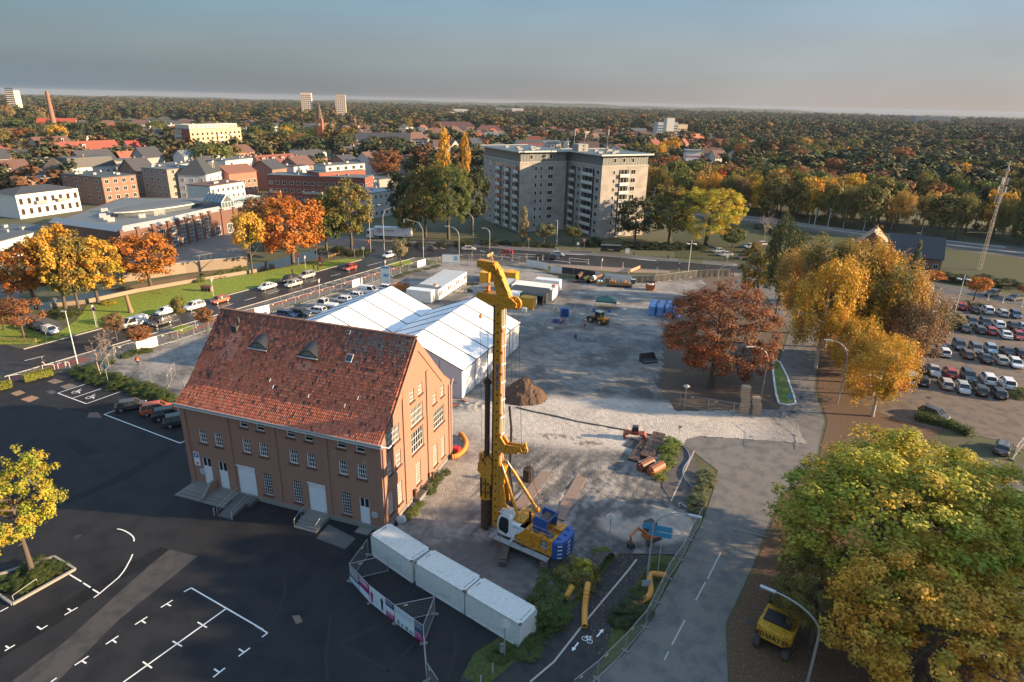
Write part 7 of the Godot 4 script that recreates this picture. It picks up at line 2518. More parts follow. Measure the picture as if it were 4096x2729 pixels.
	hose("yellow orange ventilation duct hanging out of the bush onto the cycle path",[v(7.58,1.6,-47.35),v(7.42,1.5,-46.76),v(7.19,.35,-45.69),v(6.96,.3,-43.55)],.3,v(.58,.27,.04))
	hose("end of a yellow duct showing under the bush behind the container",[v(6.21,1.2,-47.62),v(5.49,.3,-46.84)],.3,v(.55,.28,.03))
	hose("long orange ventilation duct snaking along the verge beside the road fence",[v(11.63,.2,-45.85),v(11.64,.3,-46.28),v(12.42,.3,-46.71),v(13.43,.35,-47.52),v(13.74,.4,-48.62),v(13.83,.5,-49.69),v(14.31,.5,-50.24),v(15.58,.4,-50.17)],.3,v(.58,.25,.05))
	hose("orange duct curling out of the red box beside the warehouse gable",[v(-7.38,.4,-71.23),v(-6.72,.4,-71.67),v(-5.99,.4,-73.07),v(-5.86,.4,-75.07),v(-6.42,.5,-76.64),v(-6.77,.4,-77.26)],.35,v(.58,.2,.03))
	hose("blue grey pipe winding across the dark tarmac to the bushes",[v(23.28,.2,-75.9),v(23.67,.2,-74.49),v(23.44,.25,-72.46),v(22.21,.25,-70.3),v(21.63,.25,-68.52),v(21.82,.25,-67.07),v(22.24,.3,-65.15)],.09,v(.09,.13,.22),false)
	hose("white standpipe hose beside the dug up path",[v(19.6,.15,-61.88),v(19.54,.9,-61.75),v(20.01,.5,-61.92),v(20.74,.2,-61.23)],.06,v(.4,.42,.44),false)
	o=thing("blower_box","bright red blower box standing at the warehouse wall","blower",v(-7.43,0,-72.44)+v(.5,0,0),20)
	mb=MB.new()
	mb.cbox(v(0,.6,0),v(1.1,1.2,.8),.06)
	part("housing",mb,mat(.5,.02,.02,.45),o)
	mb=MB.new()
	mb.cyl(v(0,.5,.4),v(0,.5,.5),.32,.32,14)
	part("outlet",mb,mat(.05,.05,.05,.6),o)
	for q in [[v(-10.35,0,-62.71),"grey stone trough at the gable foot beside the short chimney pipe"],[v(-9.78,0,-64.62),"grey stone trough with a plant in it at the gable foot"]]:
		o=thing("stone_trough",q[1],"trough",q[0]+v(.2,0,0),-70)
		mb=MB.new()
		mb.bbox(-.9,.9,0,.5,-.35,.35)
		part("trough",mb,mat(.17,.18,.18,.85),o)
		mb=MB.new()
		mb.bbox(-.8,.8,.5,.52,-.27,.27)
		part("soil",mb,mat(.07,.06,.045,.9),o)
	for q in [[v(-10.95,0,-62.25),"rusty vent pipe with cap at the gable foot near the containers"],[v(-9.4,0,-65.9),"rusty vent pipe with cap at the gable foot beside the planted trough"]]:
		mb=MB.new()
		mb.cyl(v(0,0,0),v(0,1.3,0),.16,.16,10)
		mb.cyl(v(0,1.3,0),v(0,1.4,0),.22,.22,10)
		single("vent_pipe",mb,mat(.10,.05,.035,.8),q[1],"pipe",q[0]+v(.25,0,0))
	mb=MB.new()
	mb.box(v(0,.35,0),v(.9,.7,.5),Basis(v(0,0,1),.4))
	single("white_sack",mb,mat(.55,.58,.58,.7),"white sack lying between the gable and the first container","sack",v(-11.93,0,-58.06)+v(.3,0,0))
	o=thing("brick_shelter","small red brick shelter with dark openings on the lawn","shelter",v(-71.91,0,-143.72),10)
	mb=MB.new()
	mb.bbox(-1.3,1.3,0,1.1,-.5,.5)
	part("walls",mb,mats["brick"],o)
	mb=MB.new()
	mb.hexa([v(-1.4,1.1,.65),v(1.4,1.1,.65),v(1.4,1.1,-.65),v(-1.4,1.1,-.65),v(-1.3,1.4,.1),v(1.3,1.4,.1),v(1.3,1.4,-.3),v(-1.3,1.4,-.3)])
	part("roof",mb,mat(.14,.05,.04,.8),o)
	mb=MB.new()
	for x in [-.8,.0,.8]: mb.bbox(x-.25,x+.25,.05,.7,.5,.52)
	part("openings",mb,mat(.02,.015,.015,.9),o)
	o=thing("tree_stump","tall pruned tree stump with ivy standing on the lawn","tree stump",v(-80.18,0,-126.77))
	mb=MB.new()
	mb.taper([Vector3.ZERO,v(-.15,1.4,0),v(-.3,2.8,0),v(-.35,3.8,0)],[.5,.38,.36,.3],10)
	part("trunk",mb,mat(.26,.16,.10,.9),o)
	for q in [[[v(-95.1,0,-108.6),v(-87.29,0,-108.55)],"low timber rail fence at the edge of the lawn with young trees",4],[[v(-53.28,0,-179.14),v(-50.88,0,-184.97)],"timber rail fence in the planted corner by the junction",4]]:
		var a: Vector3=q[0][0]
		var d: Vector3=q[0][1]-a
		o=thing("rail_fence",q[1],"fence",a,rad_to_deg(atan2(d.z,d.x)))
		for k in q[2]+1:
			mb=MB.new()
			mb.box(v(d.length()*k/q[2],.4,0),v(.14,.8,.14))
			part("post",mb,mat(.33,.2,.1,.85),o)
		for y in [.35,.7]:
			mb=MB.new()
			mb.bbox(0,d.length(),y-.05,y+.05,.07,.12)
			part("rail",mb,mat(.3,.18,.09,.85),o)
	for q in [v(-.94,0,-38.77),v(-1.82,0,-37.57)]:
		mb=MB.new()
		mb.cyl(Vector3.ZERO,v(0,1.0,0),.05,.05,8)
		single("bollard",mb,mat(.4,.42,.42,.5),"thin steel bollard at the edge of the path beside the lamp","bollard",q,0,"bollards")
	for q in [[v(-.22,0,-40.46),"grey litter bin on the lamp post by the end container"],[v(-74.22,0,-97.14),"grey litter bin beside the cycle hoops at the car park entrance"]]:
		o=thing("litter_bin",q[1],"bin",q[0])
		mb=MB.new()
		mb.cyl(v(0,.5,0),v(0,1.2,0),.2,.24,10)
		mb.cyl(v(0,0,0),v(0,.5,0),.04,.04,6)
		part("bin",mb,mat(.3,.32,.32,.5,.3),o)
		mb=MB.new()
		mb.cyl(v(0,1.2,0),v(0,1.3,0),.25,.15,10)
		part("lid",mb,mat(.15,.16,.16,.5),o)
	for q in [[v(-78.55,0,-91.82),"white steel hoop rail between the two clipped hedges"],[v(-76.31,0,-96.1),"white steel hoop rail behind the longer clipped hedge"],[v(-74.48,0,-97.12),"white steel hoop rail by the litter bin"]]:
		mb=MB.new()
		mb.tube([v(-.8,0,0),v(-.8,.9,0),v(-.6,1.05,0),v(.6,1.05,0),v(.8,.9,0),v(.8,0,0)],.05,6)
		single("hoop_rail",mb,mat(.6,.6,.6,.5),q[1],"rail",q[0],-25)
	mb=MB.new()
	mb.bbox(-.6,.6,.35,.42,-.2,.2)
	var bed:=[v(-49.89,0,-47.26),v(-44.82,0,-51.14),v(-41.67,0,-49.45),v(-44.26,0,-44.8),v(-46.47,0,-45.97)]
	o=thing("tree_bed_kerb","low concrete kerb round the planted tree bed in the car park","kerb")
	for i in bed.size()-1:
		mb=MB.new()
		mb.beam(bed[i]+v(0,.1,0),bed[i+1]+v(0,.1,0),.22,.24)
		part("kerb_stone",mb,mat(.27,.25,.22,.85),o)
	mb=MB.new()
	var r0:=v(-44.52,0,-45.28)
	var r1:=v(-43.89,0,-47.45)
	mb.tube([r0,r0+v(0,.6,0),r1+v(0,.6,0),r1],.03,6)
	single("bed_rail",mb,mat(.3,.32,.3,.5),"thin steel rail along the planted tree bed","rail")
	o=thing("river_wall","pale retaining wall along the canal below the brick bank building","wall")
	mb=MB.new()
	var rw:=W3(pf([-95,-149.5,-84.5,-159.5,-72,-167.5]))
	for i in rw.size()-1: mb.beam(rw[i]+v(0,1.2,0),rw[i+1]+v(0,1.2,0),.4,3.0)
	part("wall",mb,tmat("river_wall",.34,.27,.2,.9,tex["grain"],.2),o)
	mb=MB.new()
	for i in rw.size()-1: mb.beam(rw[i]+v(0,2.75,0),rw[i+1]+v(0,2.75,0),.5,.12)
	part("coping",mb,mat(.4,.36,.3,.8),o)
	o=thing("near_river_wall","low stone wall between the canal and the lawn","wall")
	rw=W3(pf([-98.6,-129.1,-93.3,-132,-87.2,-141.2,-79.5,-149.8,-67.2,-161.8]))
	for i in rw.size()-1:
		mb=MB.new()
		mb.beam(rw[i]+v(0,.4,0),rw[i+1]+v(0,.4,0),.35,.9)
		part("wall_length",mb,mats["river_wall"],o)
	var isl:=[v(46.72,0,-105.62),v(48.1,0,-108.26),v(48.71,0,-107.26),v(47.37,0,-100.38),v(46.47,0,-97.2),v(45.55,0,-93.37),v(44.59,0,-90.17),v(43.23,0,-89.52),v(41.9,0,-90.02),v(42.69,0,-93.21),v(44.04,0,-97.5)]
	o=thing("traffic_island","long planted traffic island with white kerb stones","traffic island")
	for i in isl.size():
		mb=MB.new()
		mb.beam(isl[i]+v(0,.08,0),isl[(i+1) % isl.size()]+v(0,.08,0),.3,.2)
		part("kerb_stone",mb,mat(.6,.6,.58,.8),o)
	mb=MB.new()
	var ip:=PackedVector2Array()
	for p in isl: ip.append(w2(p.x,p.z))
	mb.prism(ip,0,.12,false)
	part("planting",mb,tmat("island_green",.17,.2,.14,.95,tex["lawn"],.3,tex["fine_bump"],3.0),o)
	o=thing("lattice_mast","tall slender lattice radio mast with antennas beside the railway","mast",v(136.47,0,-183.28))
	var H:=31.0
	mb=MB.new()
	for k in 3:
		var a:=TAU*k/3.0
		mb.taper([v(cos(a)*.6,0,sin(a)*.6),v(cos(a)*.15,H,sin(a)*.15)],[.08,.05],5)
	for i in 26:
		var y0:=H*i/26.0
		var y1:=H*(i+1)/26.0
		for k in 3:
			var a:=TAU*k/3.0
			var b:=TAU*(k+1)/3.0
			var r0_:=lerpf(.6,.15,y0/H)
			var r1_:=lerpf(.6,.15,y1/H)
			mb.cyl(v(cos(a)*r0_,y0,sin(a)*r0_),v(cos(b)*r1_,y1,sin(b)*r1_),.03,.03,3,false)
	part("lattice",mb,mat(.36,.32,.28,.6),o)
	for q in [[20.5,.9],[23.0,1.0],[25.5,.8],[28.5,.3]]:
		mb=MB.new()
		for k in 3:
			var a:float=TAU*k/3.0+q[0]
			mb.box(v(cos(a)*q[1],q[0],sin(a)*q[1]),v(.3,1.9 if q[1]>.5 else .6,.15),Basis(Vector3.UP,-a))
			mb.cyl(v(0,q[0],0),v(cos(a)*q[1],q[0],sin(a)*q[1]),.04,.04,4)
		part("antenna",mb,mat(.5,.48,.45,.5),o)
	for q in [[v(114.9,0,-245.35),8.07,8,"overhead line mast with its bracket beside the near track"],[v(119.91,0,-244.87),7.86,8,"overhead line mast behind the first one"],[v(127.48,0,-248.06),9.19,188,"overhead line mast in front of the dark wood"],[v(62.11,0,-289.66),9.0,170,"pale overhead line mast rising behind the green trees"],[v(-145.26,0,-535.19),9.0,188,"overhead line mast beside the black roofed house"],[v(-122.64,0,-620.6),9.0,188,"overhead line portal mast behind the copper coloured tree"],[v(-137.86,0,-561.18),8.0,188,"thin overhead line mast between the railway trees"]]:
		o=thing("overhead_line_mast",q[3],"mast",q[0],q[2])
		mb=MB.new()
		mb.taper([Vector3.ZERO,v(0,q[1],0)],[.2,.12],6)
		part("pole",mb,mat(.4,.38,.34,.6),o)
		mb=MB.new()
		mb.tube([v(0,q[1]*.75,0),v(2.8,q[1]*.8,0),v(0,q[1]*.55,0)],.06,5)
		mb.tube([v(-.6,q[1]*.97,0),v(.6,q[1]*.97,0)],.08,5)
		part("bracket",mb,mat(.45,.42,.38,.6),o)
	o=thing("railway_track","railway track running between the car park and the dark wood","railway track")
	for off in [.0,1.5,6.0,7.5]:
		mb=MB.new()
		var rp:=W3(pf([-20,-322,104,-261,126,-238,168,-211,300,-141]))
		for i in rp.size()-1: mb.beam(rp[i]+v(off*.45,.2,off*.9),rp[i+1]+v(off*.45,.2,off*.9),.12,.2)
		part("rail",mb,mat(.5,.45,.4,.3,.7),o)
	for off in [-3.0,12.0]:
		mb=MB.new()
		var rp:=W3(pf([60,-286,104,-262,126,-239,168,-212]))
		for i in rp.size()-1: mb.beam(rp[i]+v(off*.45,.35,off*.9),rp[i+1]+v(off*.45,.35,off*.9),2.2,.7)
		part("platform",mb,mat(.25,.24,.22,.85),o)
var tints:={}
func leaf_mat(key: String)->StandardMaterial3D:
	if mats.has("leaf "+key): return mats["leaf "+key]
	var c: Vector3={"orange": v(.62,.24,.035),"gold": v(.72,.44,.05),"pale_gold": v(.62,.40,.10),"yellow_green": v(.50,.47,.05),"bright": v(.66,.56,.05),"olive": v(.25,.22,.055),"green": v(.16,.20,.045),"dark_green": v(.075,.10,.035),"russet": v(.34,.15,.055),"copper": v(.30,.115,.045),"brown": v(.30,.19,.09),"pale": v(.34,.30,.17),"grey_green": v(.20,.23,.12),"red": v(.55,.11,.03),"hedge": v(.11,.16,.035),"clipped": v(.30,.34,.05),"moss": v(.20,.27,.05)}[key]
	var m:=StandardMaterial3D.new()
	m.albedo_color=C(c.x,c.y,c.z)
	m.vertex_color_use_as_albedo=true
	m.roughness=.75
	m.backlight_enabled=true
	m.backlight=Color(.8,.8,.8)
	m.cull_mode=BaseMaterial3D.CULL_DISABLED
	mats["leaf "+key]=m
	return m
class Leaves:
	var v:=PackedVector3Array()
	var n:=PackedVector3Array()
	var c:=PackedColorArray()
	var ix:=PackedInt32Array()
	var r:=RandomNumberGenerator.new()
	func rv()->Vector3:
		return Vector3(r.randfn(),r.randfn(),r.randfn())
	func leaf(p: Vector3,nn: Vector3,s: float,col: Color):
		nn=nn.normalized()
		var a:=nn.cross(rv()).normalized()
		var b:=nn.cross(a)
		var k:=v.size()
		a*=s*.5
		b*=s*.5*r.randf_range(.55,1.0)
		v.append(p-a); v.append(p-b*.9+nn*s*.12); v.append(p+a); v.append(p+b+nn*s*.1)
		for i in 4:
			n.append(nn)
			c.append(col)
		ix.append_array([k,k+2,k+1,k,k+3,k+2])
	func clump(ctr: Vector3,rad: Vector3,count: int,s: float,out: Vector3,col: Color,droop:=.0):
		for i in count:
			var d:=rv().normalized()
			var q:=pow(r.randf(),.45)
			var p:=ctr+d*rad*q
			p.y-=droop*rad.y*r.randf()
			var f:=r.randf_range(.68,1.0)
			leaf(p,d*.7+out*.5+Vector3(0,.35,0)+rv()*.45,s*r.randf_range(.65,1.2),Color(minf(1,col.r*f*r.randf_range(.92,1.08)),minf(1,col.g*f),minf(1,col.b*f)))
	func mesh()->ArrayMesh:
		var a:=[]
		a.resize(Mesh.ARRAY_MAX)
		a[Mesh.ARRAY_VERTEX]=v
		a[Mesh.ARRAY_NORMAL]=n
		a[Mesh.ARRAY_COLOR]=c
		a[Mesh.ARRAY_INDEX]=ix
		var m:=ArrayMesh.new()
		m.add_surface_from_arrays(Mesh.PRIMITIVE_TRIANGLES,a)
		return m
func tree_meshes(kind: String,sd: int)->Array:
	var key:="tree %s %d" % [kind,sd]
	if cache.has(key): return cache[key]
	var L:=Leaves.new()
	L.r.seed=100+sd*7+kind.hash() % 1000
	var r:=L.r
	var mb:=MB.new()
	var clumps:=150
	var per:=44
	var s:=.38
	var cy:=5.4
	var ry:=4.7
	var rx:=4.0
	var cr:=.72
	var droop:=.0
	var limbs:=9
	match kind:
		"near":
			clumps=330; per=92; s=.15; cr=.44; limbs=14; cy=5.4; ry=4.7
		"airy":
			clumps=150; per=60; s=.22; cr=.5; limbs=16; cy=5.8; ry=4.2
		"beech":
			clumps=380; per=76; s=.16; cr=.46; limbs=14; cy=4.9; ry=5.0
		"birch":
			clumps=230; per=66; s=.2; cr=.5; droop=1.6; cy=5.6; ry=4.4; rx=3.5
		"broad": pass
		"mid":
			clumps=60; per=36; s=.66; cr=1.15; limbs=5
		"poplar":
			clumps=80; per=40; s=.5; cr=.8; rx=3.4; cy=5.4; ry=4.6
		"conifer":
			clumps=70; per=40; s=.5; cr=.8
		"small":
			clumps=45; per=60; s=.5; cr=1.2; cy=6.6; ry=3.4
		"far":
			clumps=22; per=16; s=1.5; cr=1.5; limbs=0
		"bush":
			clumps=60; per=70; s=.42; cr=1.0; cy=3.0; ry=6.5; limbs=0
	var lean:=v(r.randf_range(-.3,.3),0,r.randf_range(-.3,.3))
	if kind != "bush":
		var tr:=.22 if kind != "birch" else .16
		if kind=="far" or kind=="mid": mb.taper([Vector3.ZERO,lean+v(0,5,0)],[.25,.12],5)
		else:
			mb.taper([Vector3.ZERO,lean*.3+v(0,1.8,0),lean*.8+v(0,4.6,0),lean+v(0,8.0,0)],[tr*1.25,tr,tr*.6,.03],7)
			for i in limbs:
				var a:=TAU*i*.618
				var y:=lerpf(2.6,7.0,float(i)/limbs)
				var e:=v(cos(a),0,sin(a))*rx*.8*sqrt(maxf(.1,1.0-pow((y+1.5-cy)/(ry*1.1),2.0)))
				var st:=lean*(y/8.0)+v(0,y,0)
				mb.taper([st,st+e*.5+v(0,.7,0),st+e+v(0,1.3 if kind != "birch" else .6,0)],[tr*.45,tr*.25,.02],5)
	var lobes:=[]
	var nl:=9 if kind in ["near","beech","broad","mid","far","bush"] else 5
	for i in nl:
		var a:=TAU*i/nl+r.randf_range(-.4,.4)
		lobes.append([v(cos(a),r.randf_range(-.5,.9),sin(a)).normalized(),r.randf_range(.85,1.25)])
	for i in clumps:
		var d:=L.rv().normalized()
		if d.y<-.8: d.y=-d.y*.4
		d=d.normalized()
		var k:=.72
		for q in lobes: k=maxf(k,q[1]*smoothstep(.55,.95,d.dot(q[0]))+.72*(1-smoothstep(.55,.95,d.dot(q[0]))))
		var q:=(.52+.44*sqrt(r.randf()))*k
		var rr:=v(rx,ry,rx)
		var p:=v(0,cy,0)+lean*.6+d*rr*q
		if kind=="poplar":
			var y:=r.randf_range(1.2,9.6)
			var w:=rx*sin(clampf((y-.6)/9.6,.05,.98)*PI)*.95
			p=v(d.x*w*.9,y,d.z*w*.9)
		elif kind=="conifer":
			var y:=r.randf_range(.8,9.7)
			var w:=3.6*(1.0-y/10.2)
			p=v(d.x*w,y,d.z*w)
		elif kind=="bush":
			p=v(d.x*rx*q,absf(d.y)*ry*q*1.4+.3,d.z*rx*q)
		var b:=r.randf()
		var col:=Color(.86,.86,.86)
		if b<.22: col=Color(.95,.74,.6)
		elif b<.42: col=Color(.6,.74,.62)
		elif b<.6: col=Color(1,.95,.85)
		elif b<.68: col=Color(.7,.62,.55)
		var cc:=cr*r.randf_range(.75,1.3)
		L.clump(p,v(cc,cc*(.8 if droop==.0 else 1.3),cc),per,s,(p-v(0,cy*.8,0)).normalized(),col,droop)
	cache[key]=[mb.mesh() if mb.v.size()>0 else null,L.mesh()]
	return cache[key]
func tree(kind: String,tint: String,label: String,at: Vector3,h: float,r: float,sd:=0,group:="",called:="tree",bark:=v(.09,.07,.055))->Node3D:
	var m:=tree_meshes(kind,sd)
	var o:=thing(called,label,"tree" if kind != "bush" else "bush",at,float(int(absf(at.x*37.0+at.z*11.0)) % 360),group)
	o.scale=v(r/4.0,h/10.0,r/4.0)
	if m[0]: part("trunk",m[0],mat(bark.x,bark.y,bark.z,.9),o)
	part("crown" if kind != "bush" else "foliage",m[1],leaf_mat(tint),o)
	return o
func bush(tint: String,label: String,at: Vector3,h: float,r: float,sd:=0,group:=""):
	return tree("bush",tint,label,at,h,r,sd,group,"bush")
func hedge(tint: String,label: String,a: Vector3,b: Vector3,w: float,h: float,called:="hedge",loose:=.05,dens:=260.0,leaf:=.14,group:=""):
	var d:=b-a
	var l:=d.length()
	var L:=Leaves.new()
	L.r.seed=int(absf(a.x*91+a.z*13))+3
	var n:=int((l*h*2+l*w+w*h*2)*dens)
	for i in n:
		var p:=v(L.r.randf()*l,L.r.randf()*h,(L.r.randf()-.5)*w)
		var nn:=v(0,1,0)
		var q:=L.r.randf()*(h*2*l+l*w*1.5+w*h*2)
		if q<h*2*l:
			p.z=w/2*(1 if L.r.randf()<.5 else -1)
			nn=v(0,.2,signf(p.z))
		elif q<h*2*l+l*w*1.5: p.y=h
		else:
			p.x=l*(1 if L.r.randf()<.5 else 0)
			nn=v(1 if p.x>0 else -1,.2,0)
		var up:=.0
		if loose>.1: up=loose*(sin(p.x*1.9+a.x)+sin(p.x*.7+a.z))*.4*(p.y/h)
		p+=L.rv()*loose+v(0,up,0)
		var f:=L.r.randf_range(.55,1.0)
		L.leaf(p,nn+L.rv()*.5,leaf*L.r.randf_range(.7,1.3),Color(f,f*L.r.randf_range(.9,1.0),f*.9))
	var o:=thing(called,label,"hedge",a,rad_to_deg(atan2(d.z,d.x)),group)
	part("foliage",L.mesh(),leaf_mat(tint),o)
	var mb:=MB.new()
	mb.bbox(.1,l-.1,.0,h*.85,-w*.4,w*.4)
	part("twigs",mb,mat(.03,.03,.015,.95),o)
func bare_tree(label: String,at: Vector3,h: float,r: float,sd: int,col: Vector3):
	var rr:=RandomNumberGenerator.new()
	rr.seed=sd
	var mb:=MB.new()
	var todo:=[[Vector3.ZERO,v(-.1,1,0).normalized(),h*.38,.11,0]]
	while todo.size()>0:
		var q:Array=todo.pop_back()
		var e: Vector3=q[0]+q[1]*q[2]
		mb.taper([q[0],(q[0]+e)/2+v(rr.randf_range(-.1,.1),0,rr.randf_range(-.1,.1)),e],[q[3],q[3]*.8,q[3]*.6],5 if q[4]<2 else 3)
		if q[4]<5:
			for k in (3 if q[4]<4 else 4):
				var d: Vector3=(q[1]*.75+v(rr.randfn(),rr.randfn()*.6+.25,rr.randfn())*.75*(r/h*1.6)).normalized()
				todo.append([e,d,q[2]*rr.randf_range(.5,.8),maxf(.012,q[3]*.55),q[4]+1])
	var o:=thing("bare_tree",label,"tree",at)
	part("branches",mb,mat(col.x,col.y,col.z,.9),o)
func build_trees():
	tree("near","yellow_green","large maple with green and yellow leaves rising over the yellow excavator",v(32.5,0,-45.5),18.5,10.0,1)
	tree("near","yellow_green","tall broad maple with yellowing leaves behind the one over the excavator",v(41.5,0,-51.5),15.5,8.4,2)
	tree("near","gold","golden yellow maple in front of the green maples",v(30.5,0,-35.2),15.5,7.6,3)
	tree("near","bright","bright yellow green maple beside the lane behind the golden one",v(43.0,0,-43.5),14.0,7.0,1)
	tree("near","olive","dark ivy clad tree at the kerb beside the excavator",v(26.4,0,-42.6),10.5,4.0,2)
	tree("near","green","dark green maple reaching over the sandy road",v(34.8,0,-57.5),9.0,4.4,3)
	tree("airy","yellow_green","yellow green young tree in the planted bed of the car park",v(-45.36,0,-48.87),13.22,4.16,2)
	tree("beech","copper","round copper beech with red brown leaves in the middle of the site",v(32.82,0,-95.36),17.65,8.92,1)
	for q in [[56,-43,24,8],[60,-35,25,9],[74,-41,27,9],[50,-33,22,7]]: tree("near","yellow_green","tall maple beside the lane beyond the big road maples",v(q[0],0,q[1]),q[2],q[3],q[0] % 3+1,"tall maples beside the lane")
	var bl:=["golden birch at the far end of the row beside the lane","tall golden birch beside the lane, white trunk showing at its foot","olive gold birch in the thick of the row","tall birch with pale golden crown in the thick of the row","birch with golden brown crown beside the car park side of the row","olive birch behind the golden brown one","pale orange birch at the car park edge of the row","brown green tree at the outer edge of the birch row","brownish birch overhanging the parked cars","bright yellow birch at the near end of the row","yellow birch just behind the near one","golden birch with drooping twigs over the curved lamp"]
	var bq:=[[v(57.67,0,-123.53),20.22,5.14,"pale_gold"],[v(54.38,0,-105.33),22.29,4.66,"gold"],[v(60.61,0,-115.69),24.02,5.48,"olive"],[v(61.83,0,-112.91),23.78,5.16,"pale_gold"],[v(63.55,0,-111.36),22.77,5.1,"gold"],[v(65.99,0,-109.37),20.76,4.82,"olive"],[v(68.52,0,-108.48),20.26,4.58,"pale_gold"],[v(71.19,0,-109.69),17.92,5.03,"brown"],[v(68.42,0,-103.01),15.42,4.38,"brown"],[v(54.66,0,-86.47),13.28,4.27,"gold"],[v(58.63,0,-94.08),11.41,4.06,"gold"],[v(56.44,0,-99.09),13.33,3.87,"gold"]]
	for i in bq.size(): tree("birch",bq[i][3],bl[i],bq[i][0],bq[i][1],bq[i][2]*1.3,i % 3,"birches along the lane","birch_tree",v(.45,.42,.38))
	tree("birch","dark_green","dark tree at the road bend behind the birch row",v(57,0,-131.83),24.81,4.73,1)
	tree("broad","olive","olive tree beside the road bend behind the copper beech",v(57.63,0,-144.68),14.04,4.63,2)
	tree("broad","brown","pale brown tree between the birch row and the station",v(86.97,0,-143.55),14.47,3.32,1)
	tree("conifer","grey_green","grey green conifer in front of the station wall",v(113.48,0,-177.35),9.36,2.32,1)
	tree("small","orange","orange maple at the corner of the station",v(109.67,0,-163.37),4.42,2.73,1)
	tree("small","orange","orange maple beside the lane with the black off-roader",v(113.08,0,-150.89),6.32,3.07,2)
	tree("small","red","orange red maple at the far edge of the car park",v(128.2,0,-153.96),3.38,1.63,1)
	tree("broad","orange","orange brown maple at the outer end of the group beside the canal",v(-101.68,0,-128.88),15.4,5.8,1)
	tree("broad","gold","tall golden olive maple in the group beside the canal",v(-95,0,-128.26),17.34,5.54,2)
	tree("broad","olive","olive maple behind the golden ones beside the canal",v(-92.59,0,-128.82),16.52,4.64,3)
	tree("broad","gold","golden maple with a leaning trunk at the inner end of the canal group",v(-90.33,0,-132.12),14.57,5.57,4)
	tree("broad","orange","broad orange maple in front of the brick bank building",v(-85.55,0,-144.6),13.54,6.94,5)
	tree("small","gold","slim yellow maple with bare stems beside the bank entrance",v(-67.62,0,-159.95),16.61,4.5,3)
	tree("broad","orange","large bright orange maple at the end of the lawn",v(-61.42,0,-173.06),20.02,8.77,6)
	tree("broad","brown","brown olive tree behind the bright orange maple",v(-73.88,0,-185.43),16.18,5.48,2)
	tree("broad","green","green tree between the orange maple and the ivy clad one",v(-56.04,0,-187.33),18.19,6.18,3)
	tree("broad","olive","tall olive tree with ivy clad trunk beside the junction",v(-49.46,0,-191.04),20.53,7.29,4)
	tree("small","pale","grey leaved street tree standing in front of the white SUV",v(-31.07,0,-170.77),8.19,2.75,2)
	tree("small","russet","rust coloured small tree on the lawn with the rail fence",v(-91.25,0,-110.99),7.38,3.76,1)
	tree("small","russet","rust brown small tree at the edge of the picture's lawn by the white hatchback",v(-97.67,0,-114.66),6.32,3.14,3)
	tree("small","brown","brown leaved young tree at the street corner by the white van",v(-73.47,0,-110.33),5.32,1.92,1)
	tree("small","russet","red brown young tree inside the yard fence",v(-66.56,0,-106.06),5.07,2.35,2)
	tree("small","olive","green and orange young tree on the grass island",v(-65.73,0,-118.69),6.33,1.55,3)
	tree("small","russet","pinkish brown young tree beside the yard fence",v(-59.16,0,-115.78),5.19,1.73,1)
	bare_tree("bare pale branched tree in the hedge beside the parking sign",v(-66.46,0,-94.14),7.0,4.0,5,v(.36,.29,.23))
	bare_tree("bare bushy shrub with pale twigs in the hedge",v(-70.33,0,-104.5),3.4,3.4,9,v(.33,.26,.21))
	bare_tree("leafless pale tree beside the railway behind the green trees",v(84.23,0,-213.11),9.0,5.0,12,v(.42,.34,.28))
	bare_tree("leafless pinkish tree next to the railway platform end",v(90.61,0,-222.9),9.0,5.5,15,v(.40,.30,.25))
	var tl:=[["broad","russet","copper brown tree standing alone before the railway",v(-71.52,0,-365.28),18.41,9.14,1],["broad","dark_green","dark tree on the outer side of the tree group beside the flats",v(-36.89,0,-215.41),20.51,5.55,2],["broad","olive","tall dark olive tree in the group beside the flats",v(-29.84,0,-212.53),24.71,6.95,3],["near","green","big dark green tree with bright tips beside the flats",v(-21.89,0,-209.84),26.12,8.67,1],["broad","dark_green","dark tree touching the flats on the street side",v(-14.49,0,-218.1),22.5,5.62,4],["broad","olive","low olive tree in front of the dark group beside the flats",v(-35.01,0,-208.31),14.12,3.95,5],["poplar","gold","tall golden poplar rising behind the dark trees",v(-35.2,0,-323.76),31.42,4.62,1],["poplar","gold","second golden poplar, slightly shorter",v(-25.76,0,-329.55),28.9,3.65,2],
		["poplar","pale","narrow columnar tree in front of the flats",v(2.78,0,-203.67),12.59,2.18,1],["small","grey_green","round trimmed grey green tree in front of the flats",v(9.44,0,-203.08),7.35,3.22,1],["small","olive","round trimmed olive tree in front of the flats' entrance",v(19.3,0,-205.85),6.56,3.37,2],["near","bright","broad yellow green tree beside the shaded parked cars",v(63.32,0,-209.06),21.08,11.16,2],["broad","olive","olive tree between the flats and the broad yellow green tree",v(51.55,0,-211.18),19.54,7.63,3],["broad","dark_green","dark tree overlapping the sunlit end wall of the flats",v(39.75,0,-208.13),15.53,6.09,5],["broad","green","dark shrub like tree at the shaded car row",v(71.55,0,-206.61),6.77,3.92,4],["broad","brown","brown green tree behind the flats beside the white halls",v(79.86,0,-344),19.93,10.94,6],["broad","olive","brown olive tree behind the white halls",v(101.06,0,-352.13),15.92,10.01,2],["broad","gold","orange gold tree behind the flats' antennas",v(97.07,0,-468.84),19.99,8.52,1],["broad","gold","golden tree next to the red brick sign tower",v(112.03,0,-480.28),21.19,7.54,4],["broad","olive","olive tree at the end of the flats' roof line",v(87.48,0,-499.53),16.55,7,5]]
	for q in tl: tree(q[0],q[1],q[2],q[3],q[4],q[5],q[6])
